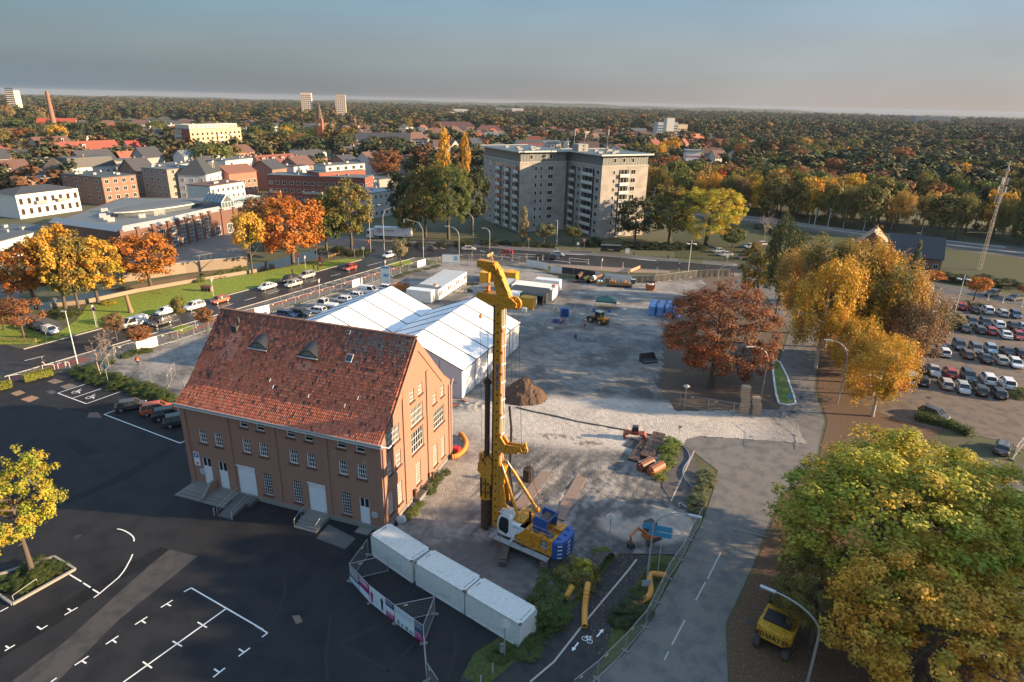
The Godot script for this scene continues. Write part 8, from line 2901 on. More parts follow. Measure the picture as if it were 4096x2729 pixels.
	for q in [[v(-161.47,0,-349.68),20.12,10.52,"green",0],[v(-200.77,0,-497.28),19.48,11.49,"olive",1],[v(-145.5,0,-441.07),19.49,13.15,"green",2],[v(-162.76,0,-606.76),15.14,12.94,"olive",3],[v(-110.39,0,-557.53),15.71,17.42,"dark_green",4],[v(-108.91,0,-434.87),11.07,8.65,"olive",5],[v(-97.62,0,-423.11),11.47,4.21,"pale",6],[v(-170.94,0,-907.18),16.73,14.75,"gold",7],[v(-148.45,0,-887.19),21.79,10.82,"olive",8],[v(-197.77,0,-657.94),17.35,16.16,"green",9],[v(-322.53,0,-426.89),10.84,10.62,"russet",10],[v(-374.3,0,-623.86),16.46,12.27,"orange",11],[v(-389.87,0,-617.61),18.19,12.15,"olive",12],[v(-419.79,0,-623.04),17.86,17.36,"green",13],[v(-509.41,0,-684.36),17.95,16.79,"green",14],[v(-357.56,0,-630.58),12.75,7.23,"olive",15],[v(-360.19,0,-666.82),18.56,9.82,"green",16],[v(-443.06,0,-1020.94),15.61,9.11,"gold",17],[v(-336.49,0,-1519.27),20.75,13.49,"russet",18],[v(-308.39,0,-1112.51),15.3,12.62,"green",19],[v(53.91,0,-1498.94),22.78,14.52,"orange",20],[v(71.35,0,-903.21),18.08,8.81,"russet",21],[v(110.61,0,-755.39),12.9,5.55,"orange",22],[v(219.44,0,-1069.81),19.69,6.94,"orange",23],[v(274.79,0,-1097.29),13.49,21.35,"olive",24],[v(190.54,0,-650.47),16.24,9.05,"russet",25],[v(186.34,0,-563.91),19.45,10.2,"green",26],[v(206.82,0,-569.43),18.75,10.29,"green",27],[v(294.5,0,-1597.04),24.27,10.31,"orange",28],[v(385.71,0,-1044.92),25.63,10.17,"gold",29],[v(295.64,0,-845.81),19.6,8.26,"russet",30],[v(-120.9,0,-1184.5),11.78,7.29,"red",31],[v(-146.8,0,-1071.54),24.54,5.56,"dark_green",32],[v(-28.14,0,-470.52),10.46,6.22,"gold",33],[v(-62.57,0,-438.61),9.79,6.54,"olive",34],[v(-338.97,0,-918.83),18.31,8.96,"green",35],[v(-471.56,0,-1488.41),13.57,14.42,"olive",36]]:
		tree("poplar" if q[4]==32 else "mid",q[3],"%s leafed tree standing among the town roofs" % String(q[3]).replace("_"," "),q[0],q[1],q[2],q[4] % 4,"trees among the town roofs, "+String(q[3]).replace("_"," "))
	build_woods()
	build_shrubs()
func build_woods():
	var r:=RandomNumberGenerator.new()
	r.seed=41
	var n:=0
	for row in 4:
		for k in 36:
			var t:=(k+r.randf_range(-.35,.35))/35.0
			var a:=v(52,0,-300).lerp(v(132,0,-248),minf(1.0,t*2.4)) if t<.4167 else v(132,0,-248).lerp(v(310,0,-150),(t-.4167)/.5833)
			var p:=a+v(.5,0,-.87)*(row*11.0+r.randf_range(-3,3))
			var u:=r.randf()
			var tint:="pale_gold" if u<.22 else ("gold" if u<.42 else ("olive" if u<.72 else ("brown" if u<.88 else "green")))
			if k==6 and row==1: tint="red"
			if row>1 and r.randf()<.5: tint=["olive","green","dark_green","russet"][r.randi() % 4]
			var h:=r.randf_range(14.5,20.0)+row*.8
			tree("birch" if row==0 and r.randf()<.6 else "mid",tint,("%s tree in the first rows of the wood beyond the railway" % tint.replace("_"," ")) if row<2 else ("%s tree deeper in the wood beyond the railway" % tint.replace("_"," ")),p,h,r.randf_range(4.0,6.0),r.randi() % 4,"wood beyond the railway, "+tint.replace("_"," "),"wood_tree")
			n+=1
	for k in 120:
		var p: Vector3
		if k<80: p=v(r.randf_range(90,470),0,r.randf_range(-640,-330))
		else: p=v(r.randf_range(-420,-150),0,r.randf_range(-660,-500))
		if k<80 and p.x<60+(-p.z-330)*.25+60: p.x+=120
		var u:=r.randf()
		var tint:="olive" if u<.35 else ("green" if u<.55 else ("russet" if u<.7 else ("dark_green" if u<.88 else "gold")))
		tree("mid",tint,"%s crown in the %s" % [tint.replace("_"," "),"wide wood behind the birch belt" if k<80 else "park wood behind the red roofs"],p,r.randf_range(14,21),r.randf_range(5.5,9.0),r.randi() % 4,"%s, %s" % ["wide wood" if k<80 else "park wood",tint.replace("_"," ")],"wood_tree")
	var m: ArrayMesh=tree_meshes("far",1)[1]
	for part_no in 2:
		var mm:=MultiMesh.new()
		mm.transform_format=MultiMesh.TRANSFORM_3D
		mm.use_colors=true
		mm.mesh=m if part_no==0 else tree_meshes("far",2)[1]
		var xf:=[]
		var cl:=[]
		var tries:=0
		while xf.size()<7000 and tries<60000:
			tries+=1
			var d:float=330.0*pow(12.5,pow(r.randf(),.85))
			var a:=r.randf_range(-.80,.80)
			var p:=v(sin(a)*d,0,-cos(a)*d)
			var town: bool=p.x<170+(-p.z-300)*.12 and p.z>-980
			if town and r.randf()>.13: continue
			if p.x>60 and p.z>-300: continue
			if p.z>-330 and p.x>-150: continue
			if d<1700 and n1.get_noise_2d(p.x*.06,p.z*.06)<-.12 and p.x<300: continue
			var s:=r.randf_range(.85,1.5)
			if d>900: s*=1.25
			xf.append(Transform3D(Basis(Vector3.UP,r.randf()*TAU).scaled(v(s*r.randf_range(1.3,1.9),s*r.randf_range(1.0,1.35),s*r.randf_range(1.3,1.9))),p))
			var u:=r.randf()
			var c:=v(.11,.11,.04)
			if u<.4: c=v(.055,.075,.03)
			elif u<.52: c=v(.17,.085,.035)
			elif u<.64: c=v(.20,.14,.045)
			cl.append(Color(c.x,c.y,c.z))
		mm.instance_count=xf.size()
		for i in xf.size():
			mm.set_instance_transform(i,xf[i])
			mm.set_instance_color(i,cl[i])
		var o:=MultiMeshInstance3D.new()
		o.name=numbered("far_wood")
		o.multimesh=mm
		var fm:=StandardMaterial3D.new()
		fm.vertex_color_use_as_albedo=true
		fm.roughness=.9
		fm.backlight_enabled=true
		fm.backlight=Color(.3,.3,.3)
		o.material_override=fm
		add_child(o)
		tag(o,["hazy autumn woods stretching to the horizon","darker patches of hazy woods towards the horizon"][part_no],"woods")
		o.set_meta("kind","stuff")
func bushes(tint: String,label: String,group: String,line: Array,step: float,h: float,r: float):
	var rr:=RandomNumberGenerator.new()
	rr.seed=int(absf(line[0].x*17+line[0].z*5))
	var k:=0
	for i in line.size()-1:
		var d: Vector3=line[i+1]-line[i]
		var n:=maxi(1,int(d.length()/step))
		for j in n:
			bush(tint,label,line[i]+d*((j+rr.randf_range(.2,.8))/n)+v(rr.randf_range(-.3,.3),0,rr.randf_range(-.3,.3)),h*rr.randf_range(.7,1.2),r*rr.randf_range(.8,1.2),k % 3,group)
			k+=1
func build_shrubs():
	hedge("clipped","shorter clipped yellow green hedge block at the edge of the car park",v(-80.14,0,-87.88),v(-77.63,0,-89.6),1.1,1.0)
	hedge("clipped","longer clipped yellow green hedge block beside the red path",v(-77.21,0,-91.68),v(-74.73,0,-94.62),1.1,1.1)
	bushes("hedge","green shrub in the planted strip between the car park and the gravel yard","planted strip shrubs",[v(-72.16,0,-96.34),v(-68.27,0,-95),v(-64.68,0,-93.46),v(-59.83,0,-90.8),v(-55.16,0,-88.47),v(-50.18,0,-85.89)],1.5,1.5,1.35)
	bushes("hedge","low green shrub on the outer side of the planted strip","planted strip shrubs",[v(-71.35,0,-94.82),v(-65.78,0,-92.12),v(-59.82,0,-89.59),v(-54.13,0,-87.18)],1.7,1.1,1.2)
	bushes("hedge","dark shrub under the bare tree beside the yard fence","yard corner shrubs",[v(-68.87,0,-98.63),v(-68.48,0,-101.06),v(-66.87,0,-103.17),v(-64.81,0,-106.44)],1.6,1.1,1.1)
	bushes("moss","grassy tuft at the foot of the warehouse gable","gable foot plants",[v(-11.37,0,-58.27),v(-10.65,0,-59.78),v(-9.92,0,-61.45)],.7,.45,.6)
	bushes("hedge","dark green plant at the foot of the warehouse gable beyond the troughs","gable foot shrubs",[v(-9.62,0,-62.96),v(-8.92,0,-65.46),v(-7.92,0,-68.38)],.9,.8,.7)
	bush("grey_green","grey green plant growing in the stone trough",v(-9.68,.45,-63.95)+v(.2,0,0),.7,.5,1)
	bush("olive","tall yellow green bush in front of the rig with ducts hanging from it",v(6.82,0,-49.13),2.9,2.1,1)
	bush("bright","sunlit yellow crown of the bush beside the brown soil mound",v(7.29,0,-49.74),3.1,1.2,2)
	bushes("hedge","dark green bush along the path behind the end container","path bushes",[v(3.69,0,-49.33),v(4.42,0,-47.34),v(3.81,0,-45.03),v(2.97,0,-43.12)],1.2,2.2,1.6)
	bushes("hedge","low dark green bush on the verge beside the cycle path","path bushes",[v(5.56,0,-46.14),v(4.67,0,-44.67),v(3.73,0,-43.14),v(2.46,0,-41.68),v(1.53,0,-40.63)],1.3,.9,1.0)
	bushes("dark_green","dark round bush on the verge beside the orange duct","verge bushes",[v(10.35,0,-44.21),v(11.02,0,-45.38),v(11.68,0,-46.33)],1.0,1.4,1.3)
	bushes("hedge","low plant on the verge beside the notice board","verge plants",[v(12.61,0,-47.6),v(14.44,0,-51.21),v(15.52,0,-51.72)],1.2,.7,.8)
	bushes("hedge","low dark plant under the lamp by the end container","lamp bed plants",[v(-.59,0,-40.12),v(.31,0,-40.7),v(1.97,0,-42.25)],1.2,.7,.9)
	bushes("moss","low green weed tuft at the foot of the lamp in the spoil","spoil weeds",[v(8.33,0,-53.59),v(9.47,0,-53.8),v(10.53,0,-53.33)],.9,.5,.7)
	bushes("moss","bright green bush in the strip beside the steel plates","plate side bushes",[v(22.25,0,-77.09),v(21.3,0,-74.16),v(20.26,0,-71.4)],1.2,1.5,1.25)
	bushes("clipped","yellow green low bush in the strip beside the drilling buckets","plate side bushes",[v(20.2,0,-71.14),v(18.96,0,-68.55),v(18.2,0,-66.83)],1.0,.9,.9)
	bushes("grey_green","pale green bush on the strip between path and road","road strip bushes",[v(24.65,0,-68.54),v(23.58,0,-66.11),v(22.5,0,-64.04),v(21.36,0,-61.64),v(20.69,0,-59.99)],1.1,1.4,1.1)
	hedge("hedge","low dark hedge along the edge of the brown car park",v(60.96,0,-85.74),v(64.28,0,-83.52),1.4,1.0,"hedge",.22,110.0,.2)
	hedge("hedge","low dark hedge continuing beside the lane",v(64.28,0,-83.52),v(65.79,0,-80.99),1.3,.9,"hedge",.22,110.0,.2)
	bushes("pale","rust tipped shrub on the planted island of the car park","car park island shrubs",[v(92.83,0,-130.08),v(94.32,0,-129.48),v(97.98,0,-132.6)],2.6,3.4,3.2)
	bushes("dark_green","dark shrub in the strip between the car rows and the lane","lane strip shrubs",[v(105.84,0,-145.88),v(108.24,0,-145.21),v(110.63,0,-144.54),v(113.81,0,-143.95)],3.0,1.6,1.8)
	bushes("dark_green","dark shrub at the foot of the radio mast","mast shrubs",[v(117.65,0,-170.65),v(120.68,0,-169.79),v(124,0,-168.96),v(127.11,0,-167.03),v(130.98,0,-166.28),v(134.8,0,-163.43)],3.2,3.2,3.0)
	bushes("dark_green","dark shrub along the railway fence","railway shrubs",[v(93.39,0,-246.01),v(96.98,0,-231.47),v(103.07,0,-224.35)],4.0,3.0,3.0)
	bushes("hedge","dark shrub on the corner bed of the car park","corner bed shrubs",[v(81.39,0,-94.1),v(85.22,0,-96.79)],2.0,1.2,1.6)
	bushes("moss","leafy green plant at the canal edge of the lawn","canal edge plants",[v(-77.87,0,-150.09),v(-76.62,0,-153.76),v(-74.64,0,-156.04),v(-73.13,0,-158.34),v(-71.54,0,-161.26),v(-69.67,0,-163.73)],1.6,1.7,1.5)
	bushes("bright","yellow leafed shrub at the canal edge of the lawn","canal edge shrubs",[v(-88.18,0,-132.29),v(-86.82,0,-133.2)],1.8,1.2,1.2)
	bushes("hedge","dark hedge shrub at the end of the canal beside the lane","lane end shrubs",[v(-95.94,0,-125.58),v(-92.83,0,-123.65),v(-90.24,0,-122.44),v(-89.87,0,-125.31)],1.7,1.5,1.5)
	bushes("dark_green","dark shrub in the planted corner by the junction","junction shrubs",[v(-58.88,0,-187.03),v(-55.33,0,-185.95),v(-52.94,0,-189.15),v(-47.69,0,-182.47),v(-44.59,0,-184.2),v(-43.96,0,-190.11)],2.2,1.6,1.8)
	bushes("dark_green","clipped dark shrub in front of the flats","shrubs before the flats",[v(21.84,0,-204.45),v(25.59,0,-204.87),v(29.24,0,-204.44)],3.0,3.2,2.6)
	bushes("dark_green","low dark hedge shrub between the street and the flats","low shrubs before the flats",[v(-36.77,0,-197.95),v(-26.44,0,-197.49),v(-16.41,0,-200.21),v(-6.12,0,-203.01)],3.6,2.0,2.6)
	bushes("dark_green","low dark shrub behind the bus shelter","low shrubs before the flats",[v(-6.04,0,-204.7),v(1.37,0,-202.19),v(9.72,0,-201.47),v(16.03,0,-202.16)],3.6,1.6,2.2)
	bushes("dark_green","dark undergrowth shrub under the yellow green tree","undergrowth by the shaded cars",[v(34.24,0,-202.53),v(42.85,0,-201.85),v(51.6,0,-202),v(62.63,0,-204)],3.6,2.6,3.0)
	bushes("grey_green","grey green weed tuft inside the street fence","site edge weeds",[v(-30.98,0,-157.33),v(-27.92,0,-164.2),v(-22.9,0,-169.97),v(-20.37,0,-173.92)],2.2,.7,1.1)
	bushes("grey_green","pale weed tuft at the far corner of the site","site edge weeds",[v(7.06,0,-172.22),v(9.53,0,-173.69),v(14.47,0,-174.79)],2.2,.8,1.2)
	bushes("hedge","green shrub under the tree in the car park bed","tree bed shrubs",[v(-45.31,0,-46.28),v(-45.03,0,-47.7),v(-44.75,0,-49.2),v(-44.45,0,-50.28)],.9,1.0,1.0)
	bushes("hedge","low green shrub at the edge of the tree bed","tree bed shrubs",[v(-46.2,0,-46.67),v(-46.16,0,-48.55),v(-45.9,0,-50.08)],1.0,1.2,1.1)
	bushes("hedge","green shrub at the fenced corner of the tree bed","tree bed shrubs",[v(-44.53,0,-46.31),v(-44.24,0,-47.73),v(-43.83,0,-48.92),v(-43.31,0,-50.01)],.9,.8,.9)
	var L:=Leaves.new()
	L.r.seed=8
	for i in 5200:
		var p: Vector3
		if i<3000: p=v(L.r.randf_range(7,27),.012,L.r.randf_range(-58,-36))
		else: p=v(L.r.randf_range(18,48),.014,L.r.randf_range(-72,-36))
		var f:=L.r.randf_range(.5,1.0)
		L.leaf(p,v(0,1,0)+L.rv()*.15,L.r.randf_range(.06,.12),Color(f,f*L.r.randf_range(.7,1.0),f*.6))
	var lo:=part(numbered("fallen_leaves"),L.mesh(),leaf_mat("pale_gold"),self)
	tag(lo,"scattered yellow leaves fallen on the road and verge","fallen leaves")
	lo.set_meta("kind","stuff")
func wall_mat(c: Vector3,grain:=.12)->Material:
	return tmat("wall %s" % c,c.x,c.y,c.z,.85,tex["grain"],grain)
func roof_mat(c: Vector3)->Material:
	var t:=noise_tex("roof_t",[[.0,.6,.6,.6],[.5,.85,.85,.85],[1.0,1,1,1]],.04,5)
	return tmat("roof %s" % c,c.x,c.y,c.z,.7,t,.15)
var WHITE:=v(.66,.65,.62)
var CREAM:=v(.58,.48,.33)
var GREY:=v(.34,.34,.34)
var REDBRICK:=v(.22,.10,.075)
var built:=[]
var DARK:=v(.055,.057,.065)
var BROWN:=v(.14,.075,.055)
var RED:=v(.27,.075,.045)
var FLAT:=v(.12,.135,.145)
func house(label: String,at: Vector3,w: float,deg: float,d: float,h: float,roof: String,rh: float,wc: Vector3,rc: Vector3,wins: Array,opts:={})->Node3D:
	var o:=thing(opts.get("called","house"),label,"building",at,deg,opts.get("group",""))
	var wm:=wall_mat(wc)
	var rm:=roof_mat(rc)
	var ca:=deg_to_rad(deg)
	built.append([at+v(cos(ca),0,sin(ca))*w/2+v(sin(ca),0,-cos(ca))*d/2,maxf(w,d)*.58])
	var mb:=MB.new()
	mb.bbox(0,w,0,h,-d,0)
	if roof=="gable_u":
		for x in [[.0,.001],[w-.001,w]]:
			mb.tri(v(x[1],h,0),v(x[1],h,-d),v(x[1],h+rh,-d/2)) if x[0]>1 else mb.tri(v(x[0],h,-d),v(x[0],h,0),v(x[0],h+rh,-d/2))
	elif roof=="gable_v":
		mb.tri(v(0,h,0),v(w,h,0),v(w/2,h+rh,0))
		mb.tri(v(w,h,-d),v(0,h,-d),v(w/2,h+rh,-d))
	part("wall",mb,wm,o)
	mb=MB.new()
	var e:=.35
	match roof:
		"flat":
			mb.bbox(-.15,w+.15,h,h+.25,-d-.15,.15)
			var rf:=part("roof",mb,rm,o)
			var r:=RandomNumberGenerator.new()
			r.seed=int(absf(at.x*7+at.z))
			for k in int(clampf(w*d/60.0,1,6)):
				mb=MB.new()
				mb.box(v(r.randf_range(1,w-1),h+.6,-r.randf_range(1,d-1)),v(r.randf_range(.6,1.6),.8,r.randf_range(.6,1.4)))
				part("roof_vent",mb,mat(.3,.31,.32,.6),rf)
		"gable_u":
			for s in [0,1]:
				mb=MB.new()
				mb.t=Transform3D.IDENTITY if s==0 else Transform3D(Basis(Vector3.UP,PI),v(w,0,-d))
				var k:=rh/(d/2)
				var a:=[v(-e,h-k*e,e),v(w+e,h-k*e,e),v(w+e,h+rh,-d/2),v(-e,h+rh,-d/2)]
				var up:=v(0,.2,0)
				mb.hexa([a[0],a[1],a[2],a[3],a[0]+up,a[1]+up,a[2]+up,a[3]+up])
				part("roof",mb,rm,o)
		"gable_v":
			for s in [0,1]:
				mb=MB.new()
				var k:=rh/(w/2)
				var up:=v(0,.2,0)
				var a:=[v(-e,h-k*e,e),v(w/2,h+rh,e),v(w/2,h+rh,-d-e),v(-e,h-k*e,-d-e)]
				if s==1: a=[v(w/2,h+rh,e),v(w+e,h-k*e,e),v(w+e,h-k*e,-d-e),v(w/2,h+rh,-d-e)]
				mb.hexa([a[0],a[1],a[2],a[3],a[0]+up,a[1]+up,a[2]+up,a[3]+up])
				part("roof",mb,rm,o)
		_:
			var ins:=minf(d,w)/2.0 if roof != "mansard" else 1.1
			var b:=[v(-e,h,e),v(w+e,h,e),v(w+e,h,-d-e),v(-e,h,-d-e)]
			var t:=[v(ins,h+rh,-minf(ins,d/2-.05)),v(w-ins,h+rh,-minf(ins,d/2-.05)),v(w-ins,h+rh,-maxf(d-ins,d/2+.05)),v(ins,h+rh,-maxf(d-ins,d/2+.05))]
			mb.hexa([b[0],b[1],b[2],b[3],t[0],t[1],t[2],t[3]])
			part("roof",mb,rm,o)
	var fm:=mat(.62,.62,.6,.6) if not opts.has("frame") else mat(opts.frame.x,opts.frame.y,opts.frame.z,.6)
	var far: bool=at.length()>420.0
	for q in wins:
		var flen:float=w if q[0]==0 else d
		for i in q[1]:
			var u:float=flen*(i+.5)/q[1]
			for j in q[2]:
				var y:float=q[5]+j*q[6]
				var p:=v(u,y,.03)
				var turn:=.0
				if q[0]==1:
					p=v(w+.03,y,-u)
					turn=PI/2
				elif q[0]==2:
					p=v(-.03,y,-u)
					turn=-PI/2
				if far:
					var key:="fw %.2f %.2f" % [q[3],q[4]]
					if not cache.has(key):
						var fb:=MB.new()
						fb.bbox(-q[3]/2,q[3]/2,0,q[4],-.1,.04)
						cache[key]=fb.mesh()
					var fo:=part("window",cache[key],glass,o,p)
					fo.rotation.y=turn
				else: window(o,"window",p,turn,q[3],q[4],2,1,fm,.06,.1)
	var n: int=opts.get("chimneys",1 if roof != "flat" else 0)
	for i in n:
		mb=MB.new()
		mb.bbox(w*(i+.6)/(n+.2)-.4,w*(i+.6)/(n+.2)+.4,h+rh*.4,h+rh+.9,-d/2-.9,-d/2-.2)
		part("chimney",mb,mat(.2,.12,.1,.85),o)
	for i in int(opts.get("dormers",0)):
		var x:float=w*(i+.5)/opts.dormers
		mb=MB.new()
		var zd:=-d*.12
		mb.bbox(x-.8,x+.8,h+.3,h+rh*.75,zd-2.0,zd)
		var dm:=part("dormer",mb,wall_mat(opts.get("dormer_wall",WHITE)),o)
		mb=MB.new()
		mb.bbox(x-.95,x+.95,h+rh*.75,h+rh*.75+.2,zd-2.2,zd+.15)
		part("dormer_roof",mb,rm,dm)
		mb=MB.new()
		mb.bbox(x-.5,x+.5,h+.7,h+rh*.65,zd,zd+.04)
		part("pane",mb,glass,dm)
	for q in opts.get("balconies",[]):
		mb=MB.new()
		mb.bbox(-q[3]/2,q[3]/2,0,.15,0,1.2)
		mb.bbox(-q[3]/2,q[3]/2,.15,1.1,1.14,1.2)
		mb.bbox(-q[3]/2,-q[3]/2+.06,.15,1.1,0,1.14)
		mb.bbox(q[3]/2-.06,q[3]/2,.15,1.1,0,1.14)
		var bo:=part("balcony",mb,wall_mat(opts.get("balcony",WHITE)),o,v(q[1],q[2],.0) if q[0]==0 else (v(w,q[2],-q[1]) if q[0]==1 else v(0,q[2],-q[1])))
		bo.rotation.y=[.0,PI/2,-PI/2][q[0]]
	return o
func build_flats():
	var face:=v(.38,.35,.315)
	var sets:=[["grey rendered nine storey block of flats, wing with the sunlit end wall and roof aerials",v(28.3,0,-216.2),19.2,-28,25.0,0],["grey rendered nine storey block of flats, wing behind the dark trees",v(1.3,0,-223.5),18.6,-28,29.0,1]]
	for s in sets:
		var w:float=s[2]
		var d:float=s[4]
		var o:=thing("block_of_flats",s[0],"building",s[1],s[3])
		var wm:=tmat("flats",face.x,face.y,face.z,.9,noise_tex("render_t",[[.0,.62,.6,.58],[.44,.84,.83,.82],[.56,.97,.97,.96],[1.0,1,1,1]],.01,6,512,FastNoiseLite.TYPE_SIMPLEX_SMOOTH,19),.05)
		var mb:=MB.new()
		mb.bbox(0,w,0,24,-d,0)
		part("wall",mb,wm,o)
		mb=MB.new()
		mb.bbox(.25,w-.25,24,27.2,-d+.25,-.25)
		var at:=part("attic",mb,tmat("attic_zinc",.20,.215,.215,.5,tex["grain"],.3),o)
		mb=MB.new()
		for k in int(w/1.2): mb.bbox(.3+k*1.2,.36+k*1.2,24.1,27.1,-.25,-.2)
		for k in int(d/1.2): mb.bbox(.2,.25,24.1,27.1,-.3-k*1.2-.06,-.3-k*1.2)
		part("seams",mb,mat(.10,.11,.115,.6),at)
		mb=MB.new()
		mb.bbox(-.1,w+.1,23.85,24.05,-d-.1,.12)
		part("cornice",mb,mat(.5,.47,.43,.8),o)
		mb=MB.new()
		mb.bbox(-1.1,w+1.1,27.2,27.6,-d-1.1,1.1)
		var rf:=part("roof",mb,tmat("flats_roof",.10,.13,.14,.5,tex["grain"],.2),o)
		mb=MB.new()
		for q in [[-1.12,w+1.12,1.06,1.12],[-1.12,w+1.12,-d-1.12,-d-1.06]]: mb.bbox(q[0],q[1],27.25,27.72,q[2],q[3])
		for x in [-1.12,w+1.06]: mb.bbox(x,x+.06,27.25,27.72,-d-1.06,1.06)
		part("fascia",mb,mat(.55,.55,.52,.6),rf)
		for q in [[3.0,-6.0,1.2],[7.0,-4.0,1.0],[11.0,-8.0,1.4],[6.0,-13.0,1.0],[12.5,-14.0,1.3],[4.0,-18.0,1.0]]:
			if -q[1]>d-1: continue
			mb=MB.new()
			mb.bbox(q[0]-q[2]*.7,q[0]+q[2]*.7,27.6,28.1,q[1]-.5,q[1]+.5)
			mb.bbox(q[0]-q[2]*.85,q[0]+q[2]*.85,28.1,28.22,q[1]-.65,q[1]+.65)
			part("chimney",mb,mat(.32,.33,.33,.7),rf)
		if s[5]==0:
			for q in [[2.5,-3.0,7.5],[-.5,-12.0,6.0],[-.5,-18.5,6.5]]:
				mb=MB.new()
				mb.cyl(v(q[0]+1.0,27.6,q[1]),v(q[0]+1.0,27.6+q[2],q[1]),.12,.08,6)
				for k in 3: mb.box(v(q[0]+1.0+cos(k*2.1)*.35,27.0+q[2],q[1]+sin(k*2.1)*.35),v(.3,1.9,.2),Basis(Vector3.UP,k*2.1))
				for y in [28.4,29.6]: mb.box(v(q[0]+1.0,y,q[1]),v(.8,.5,.7))
				part("aerial_mast",mb,mat(.16,.16,.16,.6),rf)
			mb=MB.new()
			mb.bbox(-.5,3.5,27.6,30.0,-18.0,-14.0)
			part("lift_house",mb,wall_mat(GREY),rf)
		var fw:=mat(.66,.66,.64,.6)
		var rail:=mat(.60,.60,.57,.7)
		for j in 8:
			var y:=1.6+j*2.78
			if s[5]==0:
				window(o,"window",v(5.0,y,.03),0,.9,1.4,1,1,fw)
				window(o,"window",v(12.9,y,.03),0,2.1,1.6,2,1,fw)
				recess_balcony(o,v(9.0,y-.95,0),0,4.0,rail,j)
				window(o,"window",v(-.03,y,-2.2),-PI/2,1.9,1.6,2,1,fw)
				window(o,"window",v(-.03,y,-13.5),-PI/2,1.7,1.6,2,1,fw)
				recess_balcony(o,v(0,y-.95,-7.6),-PI/2,7.0,rail,j)
				recess_balcony(o,v(0,y-.95,-17.2),-PI/2,3.4,rail,j)
			else:
				for q in [[6.3,.95,1],[8.5,.95,1],[12.2,2.1,2]]: window(o,"window",v(q[0],y,.03),0,q[1],1.45,q[2],1,fw)
				for z in [-4.6,-12.3,-18.4,-23.0]: window(o,"window",v(-.03,y,z),-PI/2,1.6,1.5,2,1,fw)
				for z in [-1.9,-8.6,-15.5]: recess_balcony(o,v(0,y-.95,z),-PI/2,3.4,rail,j)
		for x in ([5.2,8.9,12.6] if s[5]==0 else [4.5,12.2]): window(o,"attic_window",v(x,24.9,-.2),0,1.2,1.5,1,1,fw)
func recess_balcony(o: Node,at: Vector3,turn: float,w: float,rail: Material,j: int):
	var key:="bal %.1f" % w
	if not cache.has(key):
		var m:=MB.new()
		m.bbox(-w/2,w/2,0,.16,0,.75)
		m.bbox(-w/2,w/2,2.5,2.62,0,.1)
		var p:=MB.new()
		var n:=int(round(w/1.0))
		for k in n: p.bbox(-w/2+w*k/n+.03,-w/2+w*(k+1)/n-.03,.2,1.2,.72,.78)
		var b:=MB.new()
		b.bbox(-w/2+.05,w/2-.05,.16,2.5,.01,.05)
		var f:=MB.new()
		for k in 3: f.bbox(-w/2+w*(k+.5)/3-.06,-w/2+w*(k+.5)/3+.06,.2,2.45,.05,.1)
		cache[key]=[m.mesh(),p.mesh(),b.mesh(),f.mesh()]
	var q:Array=cache[key]
	var bo:=part("balcony",q[0],mat(.3,.29,.27,.8),o,at)
	bo.rotation.y=turn
	part("balustrade",q[1],rail,bo)
	part("balcony_door",q[2],glass,bo)
	part("door_frame",q[3],mat(.4,.4,.38,.6),bo)
